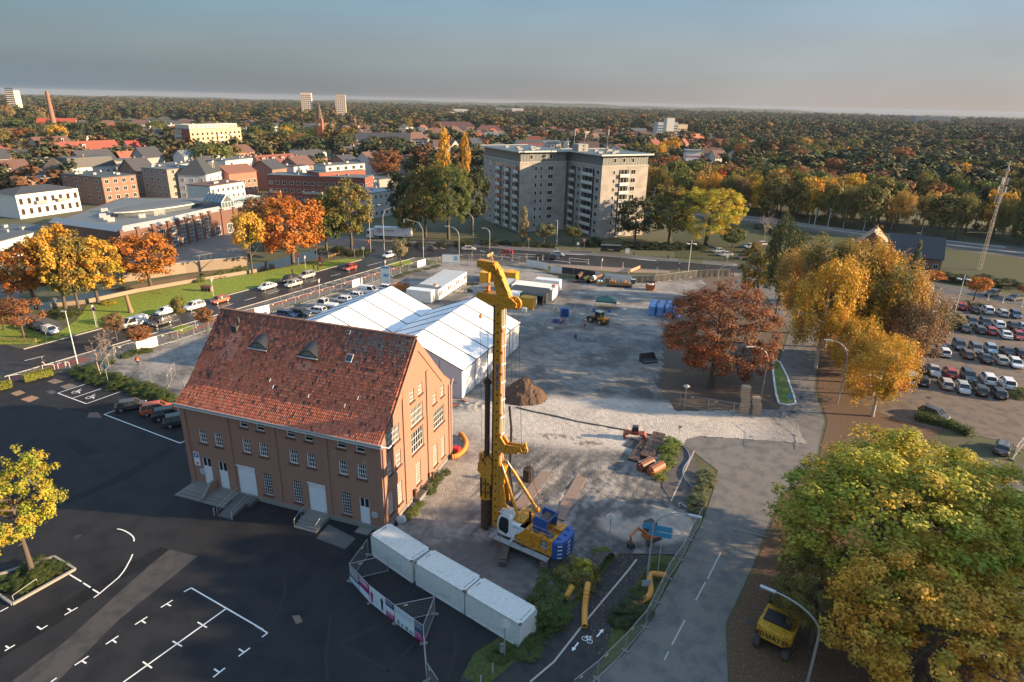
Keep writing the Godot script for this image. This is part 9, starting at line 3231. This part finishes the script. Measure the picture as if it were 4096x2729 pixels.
func build_bank():
	var o:=thing("bank_building","brown brick bank building with flat roof, oval roof pavilion and glass stair tower","building")
	var brick:=wall_mat(v(.17,.09,.068))
	var P:=[w2(-131,-178),w2(-104,-166.8),w2(-98.8,-181),w2(-95.3,-199),w2(-88,-218),w2(-96,-231),w2(-138,-226)]
	var mb:=MB.new()
	mb.prism(PackedVector2Array(P),0,8.6,true)
	part("wall",mb,brick,o)
	mb=MB.new()
	var inner:=PackedVector2Array()
	for p in P: inner.append(w2(-113,-200)+(p-w2(-113,-200))*.93)
	mb.prism(inner,8.6,8.75)
	var rf:=part("roof",mb,tmat("bank_roof",.13,.14,.14,.5,tex["dirty_white"],.06),o)
	mb=MB.new()
	for i in 4:
		var a: Vector2=P[i]
		var b: Vector2=P[i+1]
		var ia:=inner[i]
		var ib:=inner[i+1]
		mb.quad(v(a.x,8.6,a.y),v(b.x,8.6,b.y),v(ib.x,9.9,ib.y),v(ia.x,9.9,ia.y))
		mb.quad(v(ia.x,9.9,ia.y),v(ib.x,9.9,ib.y),v(ib.x,8.7,ib.y),v(ia.x,8.7,ia.y))
	part("parapet",mb,mat(.27,.29,.30,.5),o)
	mb=MB.new()
	var oc:=v(-112,0,-203)
	var ring:=func(y: float,k: float)->Array:
		var out:=[]
		for i in 28:
			var a:=-TAU*i/28
			var l:=v(.42,0,-.91)*cos(a)*17.0*k+v(.91,0,.42)*sin(a)*6.5*k
			out.append(oc+l+v(0,y,0))
		return out
	mb.loft([ring.call(8.7,.94),ring.call(9.9,.94)],false)
	var pv:=part("oval_pavilion",mb,mat(.10,.12,.13,.15),rf)
	mb=MB.new()
	mb.loft([ring.call(9.9,1.0),ring.call(10.25,1.0)],true)
	part("oval_rim",mb,mat(.5,.5,.48,.6),pv)
	mb=MB.new()
	mb.loft([ring.call(10.26,.98),ring.call(10.6,.7)],true)
	part("oval_roof",mb,mat(.11,.12,.12,.6),pv)
	mb=MB.new()
	mb.bbox(0,22,9.0,9.6,-5,0)
	var gr:=part("glass_roof",mb,mat(.16,.26,.34,.15),rf,v(-104,0,-213))
	gr.rotation.y=deg_to_rad(55)
	mb=MB.new()
	for k in 12: mb.bbox(k*1.95,k*1.95+.12,9.6,9.68,-5,0)
	for k in 4: mb.bbox(0,22,9.6,9.67,-k*1.6-.12,-k*1.6)
	part("glazing_bars",mb,mat(.55,.57,.57,.5),gr)
	for q in [[-118,-184],[-121,-187],[-115,-181],[-126,-196],[-110,-188]]:
		mb=MB.new()
		mb.box(v(q[0],9.3,q[1]),v(1.6,1.1,1.2),Basis(Vector3.UP,.4))
		part("roof_unit",mb,mat(.5,.5,.48,.6),rf)
	var runs:=[[P[1],P[2],3,2],[P[2],P[3],5,5],[P[3],P[4],4,3]]
	for q in runs:
		var a: Vector2=q[0]
		var b: Vector2=q[1]
		var d:=b-a
		var turn:=atan2(-d.y,d.x)
		var nrm:=v(-d.y,0,d.x).normalized()
		for k in q[2]+1:
			var p: Vector2=a+d*(float(k)/q[2])
			mb=MB.new()
			mb.bbox(-.55,.55,0,9.2,-.4,.3)
			var pl:=part("pilaster",mb,brick,o,v(p.x,0,p.y))
			pl.rotation.y=turn
		for k in q[2]:
			var p: Vector2=a+d*((k+.5)/q[2])
			window(o,"tall_window",v(p.x,1.2,p.y)+nrm*.05,turn,2.2,6.4 if q[2]==5 else 3.0,4 if q[2]==5 else 3,6 if q[2]==5 else 2,mat(.6,.62,.62,.5),.09,.14)
			if q[2]==3: window(o,"window",v(p.x,5.2,p.y)+nrm*.05,turn,2.2,2.2,3,1,mat(.6,.62,.62,.5),.09,.14)
	var tp:=v(-93.6,0,-204.5)
	mb=MB.new()
	mb.bbox(0,5.0,0,11.0,-8,0)
	mb.plate(pv([w2(0,11),w2(5,11),w2(2.5,13.4)]),-8,0)
	var tw:=part("stair_tower",mb,mat(.10,.14,.16,.12),o,tp)
	tw.rotation.y=deg_to_rad(68)
	mb=MB.new()
	for x in 5: mb.bbox(x*1.25-.08,x*1.25+.08,2.0,11.0,.0,.12)
	for y in 6: mb.bbox(0,5,2.0+y*1.8,2.12+y*1.8,.0,.1)
	for k in 2: mb.beam(v(0 if k==0 else 5,11,.06),v(2.5,13.4,.06),.2,.3)
	for k in 6:
		mb.beam(v(0,11.05,-k*1.5),v(2.5,13.45,-k*1.5),.12,.12)
		mb.beam(v(5,11.05,-k*1.5),v(2.5,13.45,-k*1.5),.12,.12)
	part("tower_frame",mb,mat(.55,.57,.57,.5),tw)
	mb=MB.new()
	mb.bbox(.2,4.8,2.1,3.4,.15,.3)
	var sg:=part("red_sign",mb,mat(.48,.02,.02,.5),tw)
	text_part(sg,"Sparkasse",v(2.8,2.75,.31),.75,mat(.72,.7,.68,.5))
	text_part(tw,"S",v(2.5,11.7,.15),1.1,mat(.5,.03,.02,.5))
	mb=MB.new()
	for i in 14: mb.beam(v(-84+i*1.0,2.4,-163-i*1.2),v(-84+i*1.0,3.5,-163-i*1.2),.05,.05)
	mb.beam(v(-84,3.5,-163),v(-71,3.5,-178.6),.06,.06)
	part("terrace_rail",mb,mat(.35,.37,.37,.5),o)
	mb=MB.new()
	mb.prism(pv([w2(-103,-166),w2(-96,-150.5),w2(-84.8,-160.2),w2(-72.4,-168),w2(-88,-214),w2(-95,-199)]),0,1.3)
	part("terrace",mb,mat(.16,.13,.11,.85),o)
func build_station():
	var o:=house("brick station house with long dark roof and painted end gable",v(108.44,0,-181.92),13.14,25.03,10,4.5,"gable_u",5.0,v(.27,.13,.085),DARK,[[0,5,1,1.2,1.5,1.4,3]],{"called": "station_house"})
	var mb:=MB.new()
	mb.bbox(0,.03,.3,3.8,-8.5,-1.5)
	house("brick station wing with sandy tiled gable roof facing the birch row",v(100.98,0,-187.58),8.51,31.15,12,5.5,"gable_v",4.5,v(.30,.12,.08),v(.36,.26,.18),[[0,1,1,1.4,2.2,3.6,3]],{"called": "station_wing"})
func build_town():
	build_flats()
	build_bank()
	build_station()
	house("white two storey house with dark hipped roof, balconies and brown framed windows",v(-176.53,0,-226.96),22.74,-68.39,14,8.5,"hip",1.8,v(.74,.73,.7),DARK,[[0,8,2,1.2,2.1,1.3,3.6]],{"frame": v(.2,.09,.04),"balconies": [[0,8.0,4.6,4.0],[0,15.5,4.6,3.6]],"balcony": GREY})
	house("brown brick office block with dark flat roof and white window surrounds",v(-165.28,0,-259.26),14.72,-65.31,26,11,"flat",0,v(.27,.16,.12),v(.06,.08,.085),[[0,4,3,1.7,1.7,2.2,3.2],[2,4,3,1.7,1.7,2.2,3.2]],{"called": "office_block"})
	house("grey brick office block with pale flat roof behind the brown one",v(-147.2,0,-275.29),17.19,-67.64,15,13,"flat",0,v(.34,.28,.24),FLAT,[[0,3,4,1.5,1.9,1.8,3.1],[2,4,4,1.2,1.6,1.8,3.1]],{"called": "office_block"})
	house("low hall with dark flat roof and white corrugated side at the canal end",v(-134.47,0,-161.78),24.58,-89.33,16,6,"flat",0,v(.6,.62,.62),v(.09,.11,.12),[],{"called": "hall"})
	house("low house with a dark pointed pyramid roof",v(-207.3,0,-281.18),11.69,-20,11,9,"hip",6.5,WHITE,v(.09,.075,.06),[],{"chimneys": 0})
	house("white mansard terrace with ornate red and white gable and roof dormers",v(-199.54,0,-290.71),21.16,-59.34,12,11,"mansard",4.2,WHITE,v(.09,.09,.09),[[0,8,3,1.1,1.7,1.4,3.2]],{"dormers": 5})
	house("pale rear house with dark flat roof beside the pyramid roof",v(-247.53,0,-334.82),14.59,-30,10,10,"flat",0,WHITE,DARK,[[0,4,2,1.1,1.5,2,3.2]])
	house("pale green grey rendered block behind the grey office block",v(-182.08,0,-298.63),11.97,-25,12,14,"flat",0,v(.42,.47,.45),FLAT,[])
	house("long white house with bright red tiled roof and skylights",v(-257.36,0,-361.87),42.43,-64.97,11,11,"gable_u",5.0,WHITE,RED,[[0,9,2,1.2,1.5,4,3.2]],{"dormers": 1})
	house("short house with red tiled roof and pale gable",v(-238.31,0,-407.9),13.92,-60,10,10,"gable_u",5,WHITE,v(.3,.05,.03),[[0,4,2,1.1,1.4,3,3]])
	house("house with dark red tiled roof next to the orange flats",v(-232.82,0,-414.73),14.45,-60,10,9,"gable_u",5,v(.4,.12,.09),v(.17,.035,.03),[[0,4,2,1.1,1.4,3,3]])
	house("orange tiled low house in front of the red roofs",v(-209.5,0,-348.62),20.17,-50,10,10,"gable_u",3.5,v(.35,.13,.09),v(.40,.13,.07),[],{"chimneys": 2})
	house("cream and red art nouveau house with two pointed gables",v(-310.09,0,-428.72),22.52,-66.16,12,10,"gable_u",4.5,v(.6,.46,.3),BROWN,[[0,6,3,1.1,1.8,1.2,3.1]],{"dormers": 2,"dormer_wall": v(.62,.5,.34)})
	house("low brick hall with flat roof behind the rust coloured tree",v(-352.93,0,-446.47),20.97,-40,14,9,"flat",0,v(.36,.24,.17),GREY,[[0,6,1,1.5,1.4,5,3]])
	house("white gabled house at the edge of the old town",v(-269.88,0,-334.31),16.74,-30,11,9,"gable_u",5,WHITE,DARK,[])
	var fl:=house("orange and yellow seven storey block of flats with white balconies",v(-213.22,0,-434.81),48.33,-72.56,13,21.5,"flat",0,v(.56,.42,.29),FLAT,[[0,11,6,1.6,1.5,2.6,3.0],[2,1,6,1.0,1.2,2.6,3.0]],{"called": "block_of_flats","balconies": [[0,6.0,4.6,4.5],[0,6.0,7.6,4.5],[0,6.0,10.6,4.5],[0,6.0,13.6,4.5],[0,26.0,7.6,4.5],[0,26.0,10.6,4.5],[0,26.0,13.6,4.5],[0,26.0,16.6,4.5],[0,38.0,7.6,4.5],[0,38.0,10.6,4.5],[0,38.0,13.6,4.5],[0,38.0,16.6,4.5],[2,9.0,7.6,5.0],[2,9.0,10.6,5.0],[2,9.0,13.6,5.0],[2,9.0,16.6,5.0]]})
	var mb:=MB.new()
	mb.bbox(-.02,.0,.0,21.4,-6.5,-.05)
	part("red_end_wall",mb,wall_mat(v(.36,.10,.06)),fl,v(-.02,0,0))
	mb=MB.new()
	mb.bbox(1,46,21.75,24.2,-12,-1.0)
	var at:=part("attic",mb,wall_mat(v(.62,.58,.45)),fl)
	mb=MB.new()
	for k in 11: mb.bbox(3+k*4.0,3.9+k*4.0,22.5,23.4,-1.0,-.96)
	part("attic_windows",mb,glass,at)
	house("white corner house with steep dark hipped roof and turret",v(-132.45,0,-278.44),23.18,-90.24,12,11,"hip",6.5,WHITE,v(.05,.055,.06),[[0,3,3,1.2,1.7,1.5,3.2],[2,3,3,1.0,1.5,1.5,3.2]],{"dormers": 1})
	house("white terrace behind the turret house, lit side facing the railway",v(-146.42,0,-330.71),22.99,-71.9,12,12,"flat",0,WHITE,FLAT,[[0,7,3,1.1,1.5,2,3.1]])
	house("white gabled house behind the turret house",v(-171.17,0,-339.1),22.36,-55,11,13,"gable_u",2.5,WHITE,v(.2,.22,.23),[[0,6,2,1.1,1.4,5,3.1]])
	house("salmon brick house with sloping glass bays",v(-129.1,0,-293.2),15.36,-62.07,12,10,"gable_u",3,v(.40,.17,.12),v(.2,.09,.06),[[0,5,2,1.6,1.9,1.6,3.3]])
	house("brick terrace with red tiled roof and white dormer boxes",v(-135.27,0,-348.11),24.18,-56.32,11,9.5,"gable_u",3.5,v(.42,.22,.16),v(.24,.08,.05),[[0,6,2,1.2,1.5,3,3.2]],{"dormers": 4,"chimneys": 3})
	house("brick house with wide black roof and skylights",v(-122.55,0,-369.44),24.38,-64.99,12,9.5,"gable_u",4.5,v(.42,.24,.18),DARK,[[0,5,2,1.4,1.5,3,3.2]])
	house("long red brown apartment house with zinc attic and flat roof",v(-106.45,0,-278.48),42.91,4.57,12,11.5,"flat",0,v(.26,.08,.06),FLAT,[[0,14,3,1.7,1.5,1.4,3.2],[1,3,3,1.5,1.5,1.4,3.2]],{"balconies": [[0,3.5,4.2,4.5],[0,18.0,4.2,4.5],[0,22.0,4.2,4.5],[0,3.5,1.0,4.5],[0,18.0,1.0,4.5]],"balcony": v(.45,.4,.37)})
	house("stepped white penthouse block with red band and outside stair",v(-83.24,0,-276.51),22.59,-44.97,11,13,"flat",0,v(.40,.10,.07),FLAT,[[0,6,2,1.5,1.5,4,3.2]],{"called": "block_of_flats"})
	house("white roof storey set back on the stepped block",v(-81.6,0,-281.2),20.83,-50.84,9,15.5,"flat",0,v(.68,.66,.6),FLAT,[[0,5,1,1.8,1.6,13.4,3.2]])
	house("grey panelled office house half hidden by the dark trees",v(-53.95,0,-245),11.45,-59.49,16,9.5,"flat",0,v(.48,.48,.46),v(.25,.29,.31),[[0,4,3,1.3,1.6,1.0,3.1]])
	house("low flat garage building behind the stepped block",v(-73.62,0,-332.16),14.16,-50,14,4,"flat",0,GREY,v(.08,.1,.11),[])
	var far:=[
		["white flat roofed hall beside the railway",v(-290.59,0,-726.49),46.6,-45,18,8,"flat",0,WHITE,FLAT,[[0,5,1,3.5,2.0,4,3]]],
		["long dark roofed barn with red brick gable",v(-362.34,0,-951.32),29.16,-18,13,7,"gable_u",6.5,v(.4,.13,.08),v(.035,.05,.07),[[1,2,2,1.0,1.2,3,3]]],
		["dark roofed house with cream gable beyond the railway trees",v(-255.51,0,-802.68),20.1,-20,12,7,"gable_u",6.0,CREAM,DARK,[[1,2,2,1.0,1.3,3,3]]],
		["brown roofed house next to the cream gable",v(-233.67,0,-799.3),22.97,-55,12,7,"gable_u",6.0,CREAM,BROWN,[]],
		["black roofed house with small white gable",v(-275.16,0,-1036.41),27.95,-20,12,8,"gable_u",6.0,WHITE,v(.05,.06,.07),[]],
		["brown roofed house with brick gable among the trees",v(-230.89,0,-966.24),19.19,-60,12,8,"gable_u",6.0,v(.45,.3,.22),BROWN,[[0,3,2,1.0,1.3,3,3]]],
		["small cream house at the wood edge",v(-236.81,0,-1051.91),15.8,-30,10,6,"gable_u",5.0,CREAM,DARK,[]],
		["long white house with steep dark roof behind the railway trees",v(-129.38,0,-543.45),42.18,-12,13,10,"gable_u",6.5,WHITE,v(.05,.055,.065),[[0,8,2,1.2,1.5,3,3.2]]],
		["white apartment house with brown hipped roof and red shutters",v(-90.71,0,-565.82),23.84,-48,14,10.5,"hip",6.0,v(.7,.66,.58),BROWN,[[0,5,3,1.2,1.6,1.5,3.1]]],
		["second white apartment house with brown hipped roof",v(-90.11,0,-660.47),30.62,-30,13,10.5,"hip",6.0,v(.68,.64,.58),v(.13,.07,.05),[[0,7,3,1.2,1.6,1.5,3.1]]],
		["third white apartment house with brown hipped roof",v(-69.86,0,-717.87),19.94,-50,13,10.5,"hip",6.0,v(.68,.62,.54),v(.13,.07,.05),[[0,5,3,1.2,1.6,1.5,3.1]]],
		["white gable house behind the poplars",v(-51.97,0,-532.82),7.43,-40,11,9,"gable_v",4.0,WHITE,BROWN,[]],
		["long brick barracks house with dark red hipped roof",v(-50.15,0,-836.63),31.43,-8,13,9,"hip",5.5,v(.42,.26,.2),v(.14,.055,.045),[[0,14,2,1.1,1.4,2,3.2]]],
		["second long brick barracks house with dark red roof",v(-20.95,0,-863.12),43.75,-6,13,9,"hip",5.5,v(.42,.26,.2),v(.13,.05,.045),[[0,16,2,1.1,1.4,2,3.2]]],
		["long house with dark red roof behind the barracks",v(-120.72,0,-943.24),61.17,-8,13,9,"hip",5.5,v(.35,.2,.16),v(.12,.05,.045),[]],
		["grey blue house with brick gable",v(-31.69,0,-675.74),22.11,-20,12,9,"gable_u",4.0,v(.42,.45,.47),v(.12,.15,.16),[[0,6,2,1.2,1.5,2.5,3.2]]],
		["dark slate clad house beside the second poplar",v(-37.46,0,-557.04),10.21,-30,12,10,"gable_u",3.5,v(.09,.105,.12),v(.07,.08,.09),[[0,4,3,1.2,1.5,1.6,3.1]]],
		["white houses with red roof behind the second poplar",v(-50.15,0,-687.53),21.17,-35,12,8,"gable_u",3.5,WHITE,RED,[]],
		["lowest step of the white terraced flats",v(-184.09,0,-1388.71),26.72,-8,18,9,"flat",0,WHITE,FLAT,[[0,6,2,2.0,1.4,2,3.2]]],
		["middle step of the white terraced flats",v(-173.56,0,-1513.44),33.97,-8,18,18,"flat",0,WHITE,FLAT,[[0,7,5,2.0,1.4,2,3.2]]],
		["highest step of the white terraced flats",v(-154.66,0,-1622.31),35.14,-8,18,23,"flat",0,WHITE,FLAT,[[0,6,6,2.0,1.4,2,3.2]]],
		["right hand step of the white terraced flats",v(-123.75,0,-1661.6),37.49,-8,18,17,"flat",0,WHITE,FLAT,[[0,6,4,2.0,1.4,2,3.2]]],
		["blue grey office slab with ribbon windows",v(-64.32,0,-2043.15),63.25,-6,14,24,"flat",0,v(.36,.42,.46),FLAT,[[0,1,7,36,1.2,2.2,3.1]]],
		["white stair head beside the blue grey office slab",v(-14.65,0,-1815.06),30.76,-6,12,26,"flat",0,WHITE,FLAT,[]],
		["white wing at the end of the office slab",v(32,0,-1808.53),25,-20,14,20,"flat",0,WHITE,FLAT,[[0,3,5,1.4,1.3,2,3.1]]],
		["white gabled house in the town centre beside the barracks",v(7.86,0,-736.66),26.29,-35,11,8,"gable_u",4.0,WHITE,FLAT,[[0,3,2,1.1,1.4,2,3]]],
		["white ornate house with red mansard",v(36.65,0,-809.86),12.43,-15,12,12,"mansard",3.0,WHITE,RED,[[0,4,3,1.1,1.6,2,3.2]]],
		["white side house below the ornate one",v(32.06,0,-772.77),24.51,-15,12,8,"flat",0,WHITE,FLAT,[[0,5,2,1.1,1.5,2,3]]],
		["dark roofed house with white dormers behind the flats",v(1.21,0,-569.87),24.67,-20,12,7,"gable_u",5.0,WHITE,DARK,[[0,6,1,1.1,1.4,3,3]]],
		["long white house just behind the flats' roof",v(21.69,0,-606.05),19.28,-12,12,8,"gable_u",2.5,WHITE,FLAT,[[0,6,2,1.1,1.4,2,3]]],
		["grey roofed white house beside the aerials",v(48.73,0,-633.08),21.46,-15,12,8,"flat",0,WHITE,v(.3,.34,.36),[[0,6,2,1.1,1.4,2,3]]],
		["small white house with gable in the town centre",v(74.18,0,-780.05),17.98,-30,11,8,"gable_u",4.0,v(.7,.6,.5),v(.4,.32,.26),[[0,3,2,1.1,1.4,2,3]]],
		["dark brick house with balconies in the town centre",v(91.54,0,-812.27),16.25,-15,12,10,"hip",4.0,v(.32,.2,.16),DARK,[[0,4,3,1.3,1.5,1.5,3]]],
		["pale low house with grey roof beside the orange tree",v(93.41,0,-641.81),22.77,-30,12,7,"gable_u",3.0,WHITE,v(.2,.23,.24),[]],
		["house with red brown roof behind the orange tree",v(112.27,0,-737.74),18.41,-30,12,8,"gable_u",4.5,WHITE,BROWN,[]],
		["dark slated house with tall gable",v(137.09,0,-858.65),37.12,-25,12,9,"gable_u",5.0,v(.55,.56,.56),v(.06,.075,.085),[[0,4,1,1.1,1.4,4,3]]],
		["long white flat roofed building with terraces",v(124.92,0,-719.41),44.46,-14,16,9,"flat",0,v(.66,.66,.63),v(.3,.33,.34),[[0,9,2,1.6,1.5,2,3.1]]],
		["brown roofed house beside the long white building",v(167.89,0,-708.42),19.95,-12,12,8,"gable_u",5.0,CREAM,BROWN,[[0,5,1,1.1,1.4,3.5,3]]],
		["orange roofed house with cream gable",v(192.83,0,-750.27),31.07,-40,12,8,"gable_u",5.0,CREAM,v(.4,.13,.06),[[1,2,2,1.0,1.3,3,3]]],
		["pale blue eight storey block of flats",v(174.94,0,-836.49),26.44,-10,14,23,"flat",0,v(.46,.53,.58),FLAT,[[0,9,6,2.2,1.4,3,3.0]]],
		["white roof block on the pale blue flats",v(177.57,0,-799.32),9.53,-10,10,29,"flat",0,WHITE,FLAT,[]],
		["cream wing of the pale blue flats",v(218.12,0,-911.71),14.23,-14,14,19,"flat",0,CREAM,FLAT,[[0,4,4,2.0,1.4,3,3.0]]],
		["dark brick flats with balconies at the wood edge",v(100.26,0,-1180.08),43.41,-10,14,15,"flat",0,v(.36,.2,.15),FLAT,[[0,8,4,2.4,1.5,2,3.0]]],
		["low brick flats beside the russet tree",v(65.93,0,-1124.81),17.76,-10,12,10,"flat",0,v(.34,.2,.16),FLAT,[[0,4,2,2.0,1.4,2,3.0]]],
		["dark gabled house at the wood edge",v(175.56,0,-1140.16),37.77,-20,12,9,"gable_u",5.0,CREAM,DARK,[]],
		["white market hall with pale roof behind the flats",v(78.66,0,-392.42),35.09,4,26,7,"flat",0,WHITE,v(.62,.6,.57),[]],
		["white shed roofed hall beside the railway wood",v(116.14,0,-398.35),20.49,6,24,6,"flat",0,WHITE,v(.6,.6,.58),[]],
		["grey white office building with ribbon windows beside the wood",v(158.17,0,-468.48),28.77,5,16,8,"flat",0,v(.58,.57,.54),v(.3,.33,.34),[[0,2,2,12,1.6,1.5,3.4]]],
		["long red roofed building in the park wood",v(-552.46,0,-769.01),38.13,-25,13,7,"gable_u",6.0,CREAM,v(.36,.06,.03),[[0,10,1,1.2,1.4,3,3]]],
		["white industrial hall beside the brick chimney",v(-748.74,0,-1129.95),45.84,-8,30,9,"gable_u",3.0,WHITE,v(.5,.45,.38),[]],
		["wide grey concrete slab building far off in the haze",v(1040.69,0,-1770.43),90,2,30,30,"flat",0,v(.28,.29,.3),GREY,[]],
		["small white house glowing in the far wood",v(522.14,0,-725.23),6.79,-20,9,6,"gable_u",3.0,WHITE,v(.4,.3,.25),[]],
		["far dark brick hospital block behind the wood",v(-456.43,0,-2820.77),83.08,-4,16,20,"flat",0,v(.2,.1,.08),BROWN,[[0,12,4,2.0,1.6,2,3.4]]],
		["far grey flats in front of the dark hospital block",v(-436.89,0,-2135.68),39.04,-4,14,14,"flat",0,GREY,FLAT,[]]]
	for q in far:
		if q.size()<5: continue
		house(q[0],q[1],q[2],q[3],q[4],q[5],q[6],q[7],q[8],q[9],q[10])
	for q in [[-367.0,-1150.0,17.0,49.0,"far white tower block with orange panels beside the church spire"],[-309.0,-1150.0,17.0,47.0,"second far white tower block with orange panels"],[-830.0,-1100.0,12.0,42.0,"far lone white tower on the hazy horizon"]]:
		house(q[4],v(q[0],0,q[1]),q[2],-12,20,q[3],"flat",0,v(.62,.55,.48),FLAT,[[0,5,14,2.4,1.3,4,3.1]],{"called": "tower_block"})
	var o:=thing("church","brick church tower with slim dark spire and clock in front of the wood","church",v(-177,0,-600))
	mb=MB.new()
	mb.bbox(-2.6,2.6,0,25,-5.2,0)
	part("tower",mb,wall_mat(v(.36,.12,.07)),o)
	mb=MB.new()
	for i in 8:
		var a:=TAU*i/8
		var b:=TAU*(i+1)/8
		mb.tri(v(cos(b)*2.9,25,-2.6+sin(b)*2.9),v(cos(a)*2.9,25,-2.6+sin(a)*2.9),v(0,40.5,-2.6))
	part("spire",mb,mat(.10,.07,.06,.7),o)
	mb=MB.new()
	mb.cyl(v(0,20,.0),v(0,20,.08),1.1,1.1,14)
	part("clock_face",mb,mat(.65,.62,.55,.5),o)
	mb=MB.new()
	mb.bbox(-4,4,0,9,-26,-5.2)
	part("nave",mb,wall_mat(REDBRICK),o)
	mb=MB.new()
	mb.bbox(-8,2,0,33,-.1,.1)
	o=thing("brick_chimney","tall slender brick factory chimney above the wood","chimney",v(-478,0,-690))
	mb=MB.new()
	mb.taper([Vector3.ZERO,v(0,38,0),v(0,40.5,0),v(0,43,0)],[3.2,1.7,2.0,.8],12)
	part("shaft",mb,wall_mat(v(.28,.15,.11)),o)
	o=house("red brick sign tower with white and red lettering beside the golden tree",v(104.62,0,-398.31),4.58,0,6,14,"hip",1.5,v(.42,.16,.09),v(.2,.22,.24),[],{"called": "sign_tower","chimneys": 0})
	mb=MB.new()
	mb.bbox(-2.5,6.0,12.0,17.5,-6.5,.4)
	var box:=part("sign_box",mb,mat(.7,.69,.66,.5),o)
	mb=MB.new()
	mb.bbox(-3.2,6.7,17.5,18.4,-7,.9)
	part("cap",mb,mat(.2,.23,.26,.6),box)
	text_part(box,"HOLZ JUNGE",v(1.75,14.6,.45),1.7,mat(.45,.02,.06,.5),Vector3.ZERO,.05)
	o=house("white shop front with dark lettering behind the second poplar",v(-21.97,0,-607.21),11.5,-8,12,6,"flat",0,v(.62,.63,.62),FLAT,[])
	text_part(o,"HOLZ JUNGE",v(5.0,3.4,.1),1.5,mat(.07,.08,.09,.5),Vector3.ZERO,.05)
	var r:=RandomNumberGenerator.new()
	r.seed=17
	var n:=0
	for k in 900:
		var near:=k<300
		var p:=v(r.randf_range(-290,-30),0,r.randf_range(-430,-225)) if near else v(r.randf_range(-480,270),0,r.randf_range(-960,-370))
		var w:=r.randf_range(10,20)
		if not near and ((p.x<-150 and p.z>-560) or (p.x>-40 and p.x<40 and p.z>-480)): continue
		if near and (p.x>-60-(p.z+430)*.3 or p.distance_to(v(-110,0,-200))<48): continue
		var hit:=false
		for q in built: if q[0].distance_to(p)<q[1]+w*(.62 if near else .8): hit=true
		if hit or n>190: continue
		n+=1
		var u:=r.randf()
		var vv:=r.randf()
		var rc:=DARK if u<.45 else (BROWN if u<.72 else (RED if u<.85 else FLAT))
		var wc:=WHITE if vv<.6 else (GREY if vv<.8 else v(.30,.18,.14))
		var cn: String="dark" if u<.45 else ("brown" if u<.72 else ("red" if u<.85 else "grey"))
		var wn: String="white" if vv<.6 else ("grey" if vv<.8 else "brick")
		var flat:=u>=.85 or (near and r.randf()<.35)
		var deg:=-66.0+r.randf_range(-6,6) if near else r.randf_range(-75,15)
		var at2:=p-v(cos(deg_to_rad(deg)),0,sin(deg_to_rad(deg)))*w/2
		house("%s house with %s %sroof %s" % [wn,cn,"flat " if flat else "","in the dense old town" if near else "among the trees of the far town"],at2,w,deg,r.randf_range(9,13),r.randf_range(8.5,12.5) if near else r.randf_range(5,8.5),"flat" if flat else "gable_u",r.randf_range(3.5,5.0),wc,rc,[[0,int(w/2.6),3 if near else 2,1.2,1.5,1.4,2.9]],{"group": "%s houses, %s with %s roof" % ["old town" if near else "far town",wn,cn]})
func build_scene():
	glass=mat(.015,.02,.024,.08)
	build_warehouse()
	build_rig()
	build_white_containers()
	build_tents()
	build_site_containers()
	build_equipment()
	build_fences()
	build_cars()
	build_truck()
	build_loader()
	build_excavators()
	build_street()
	build_trees()
	build_town()
func _ready():
	setup_view()
	setup_ground()
	build_scene()
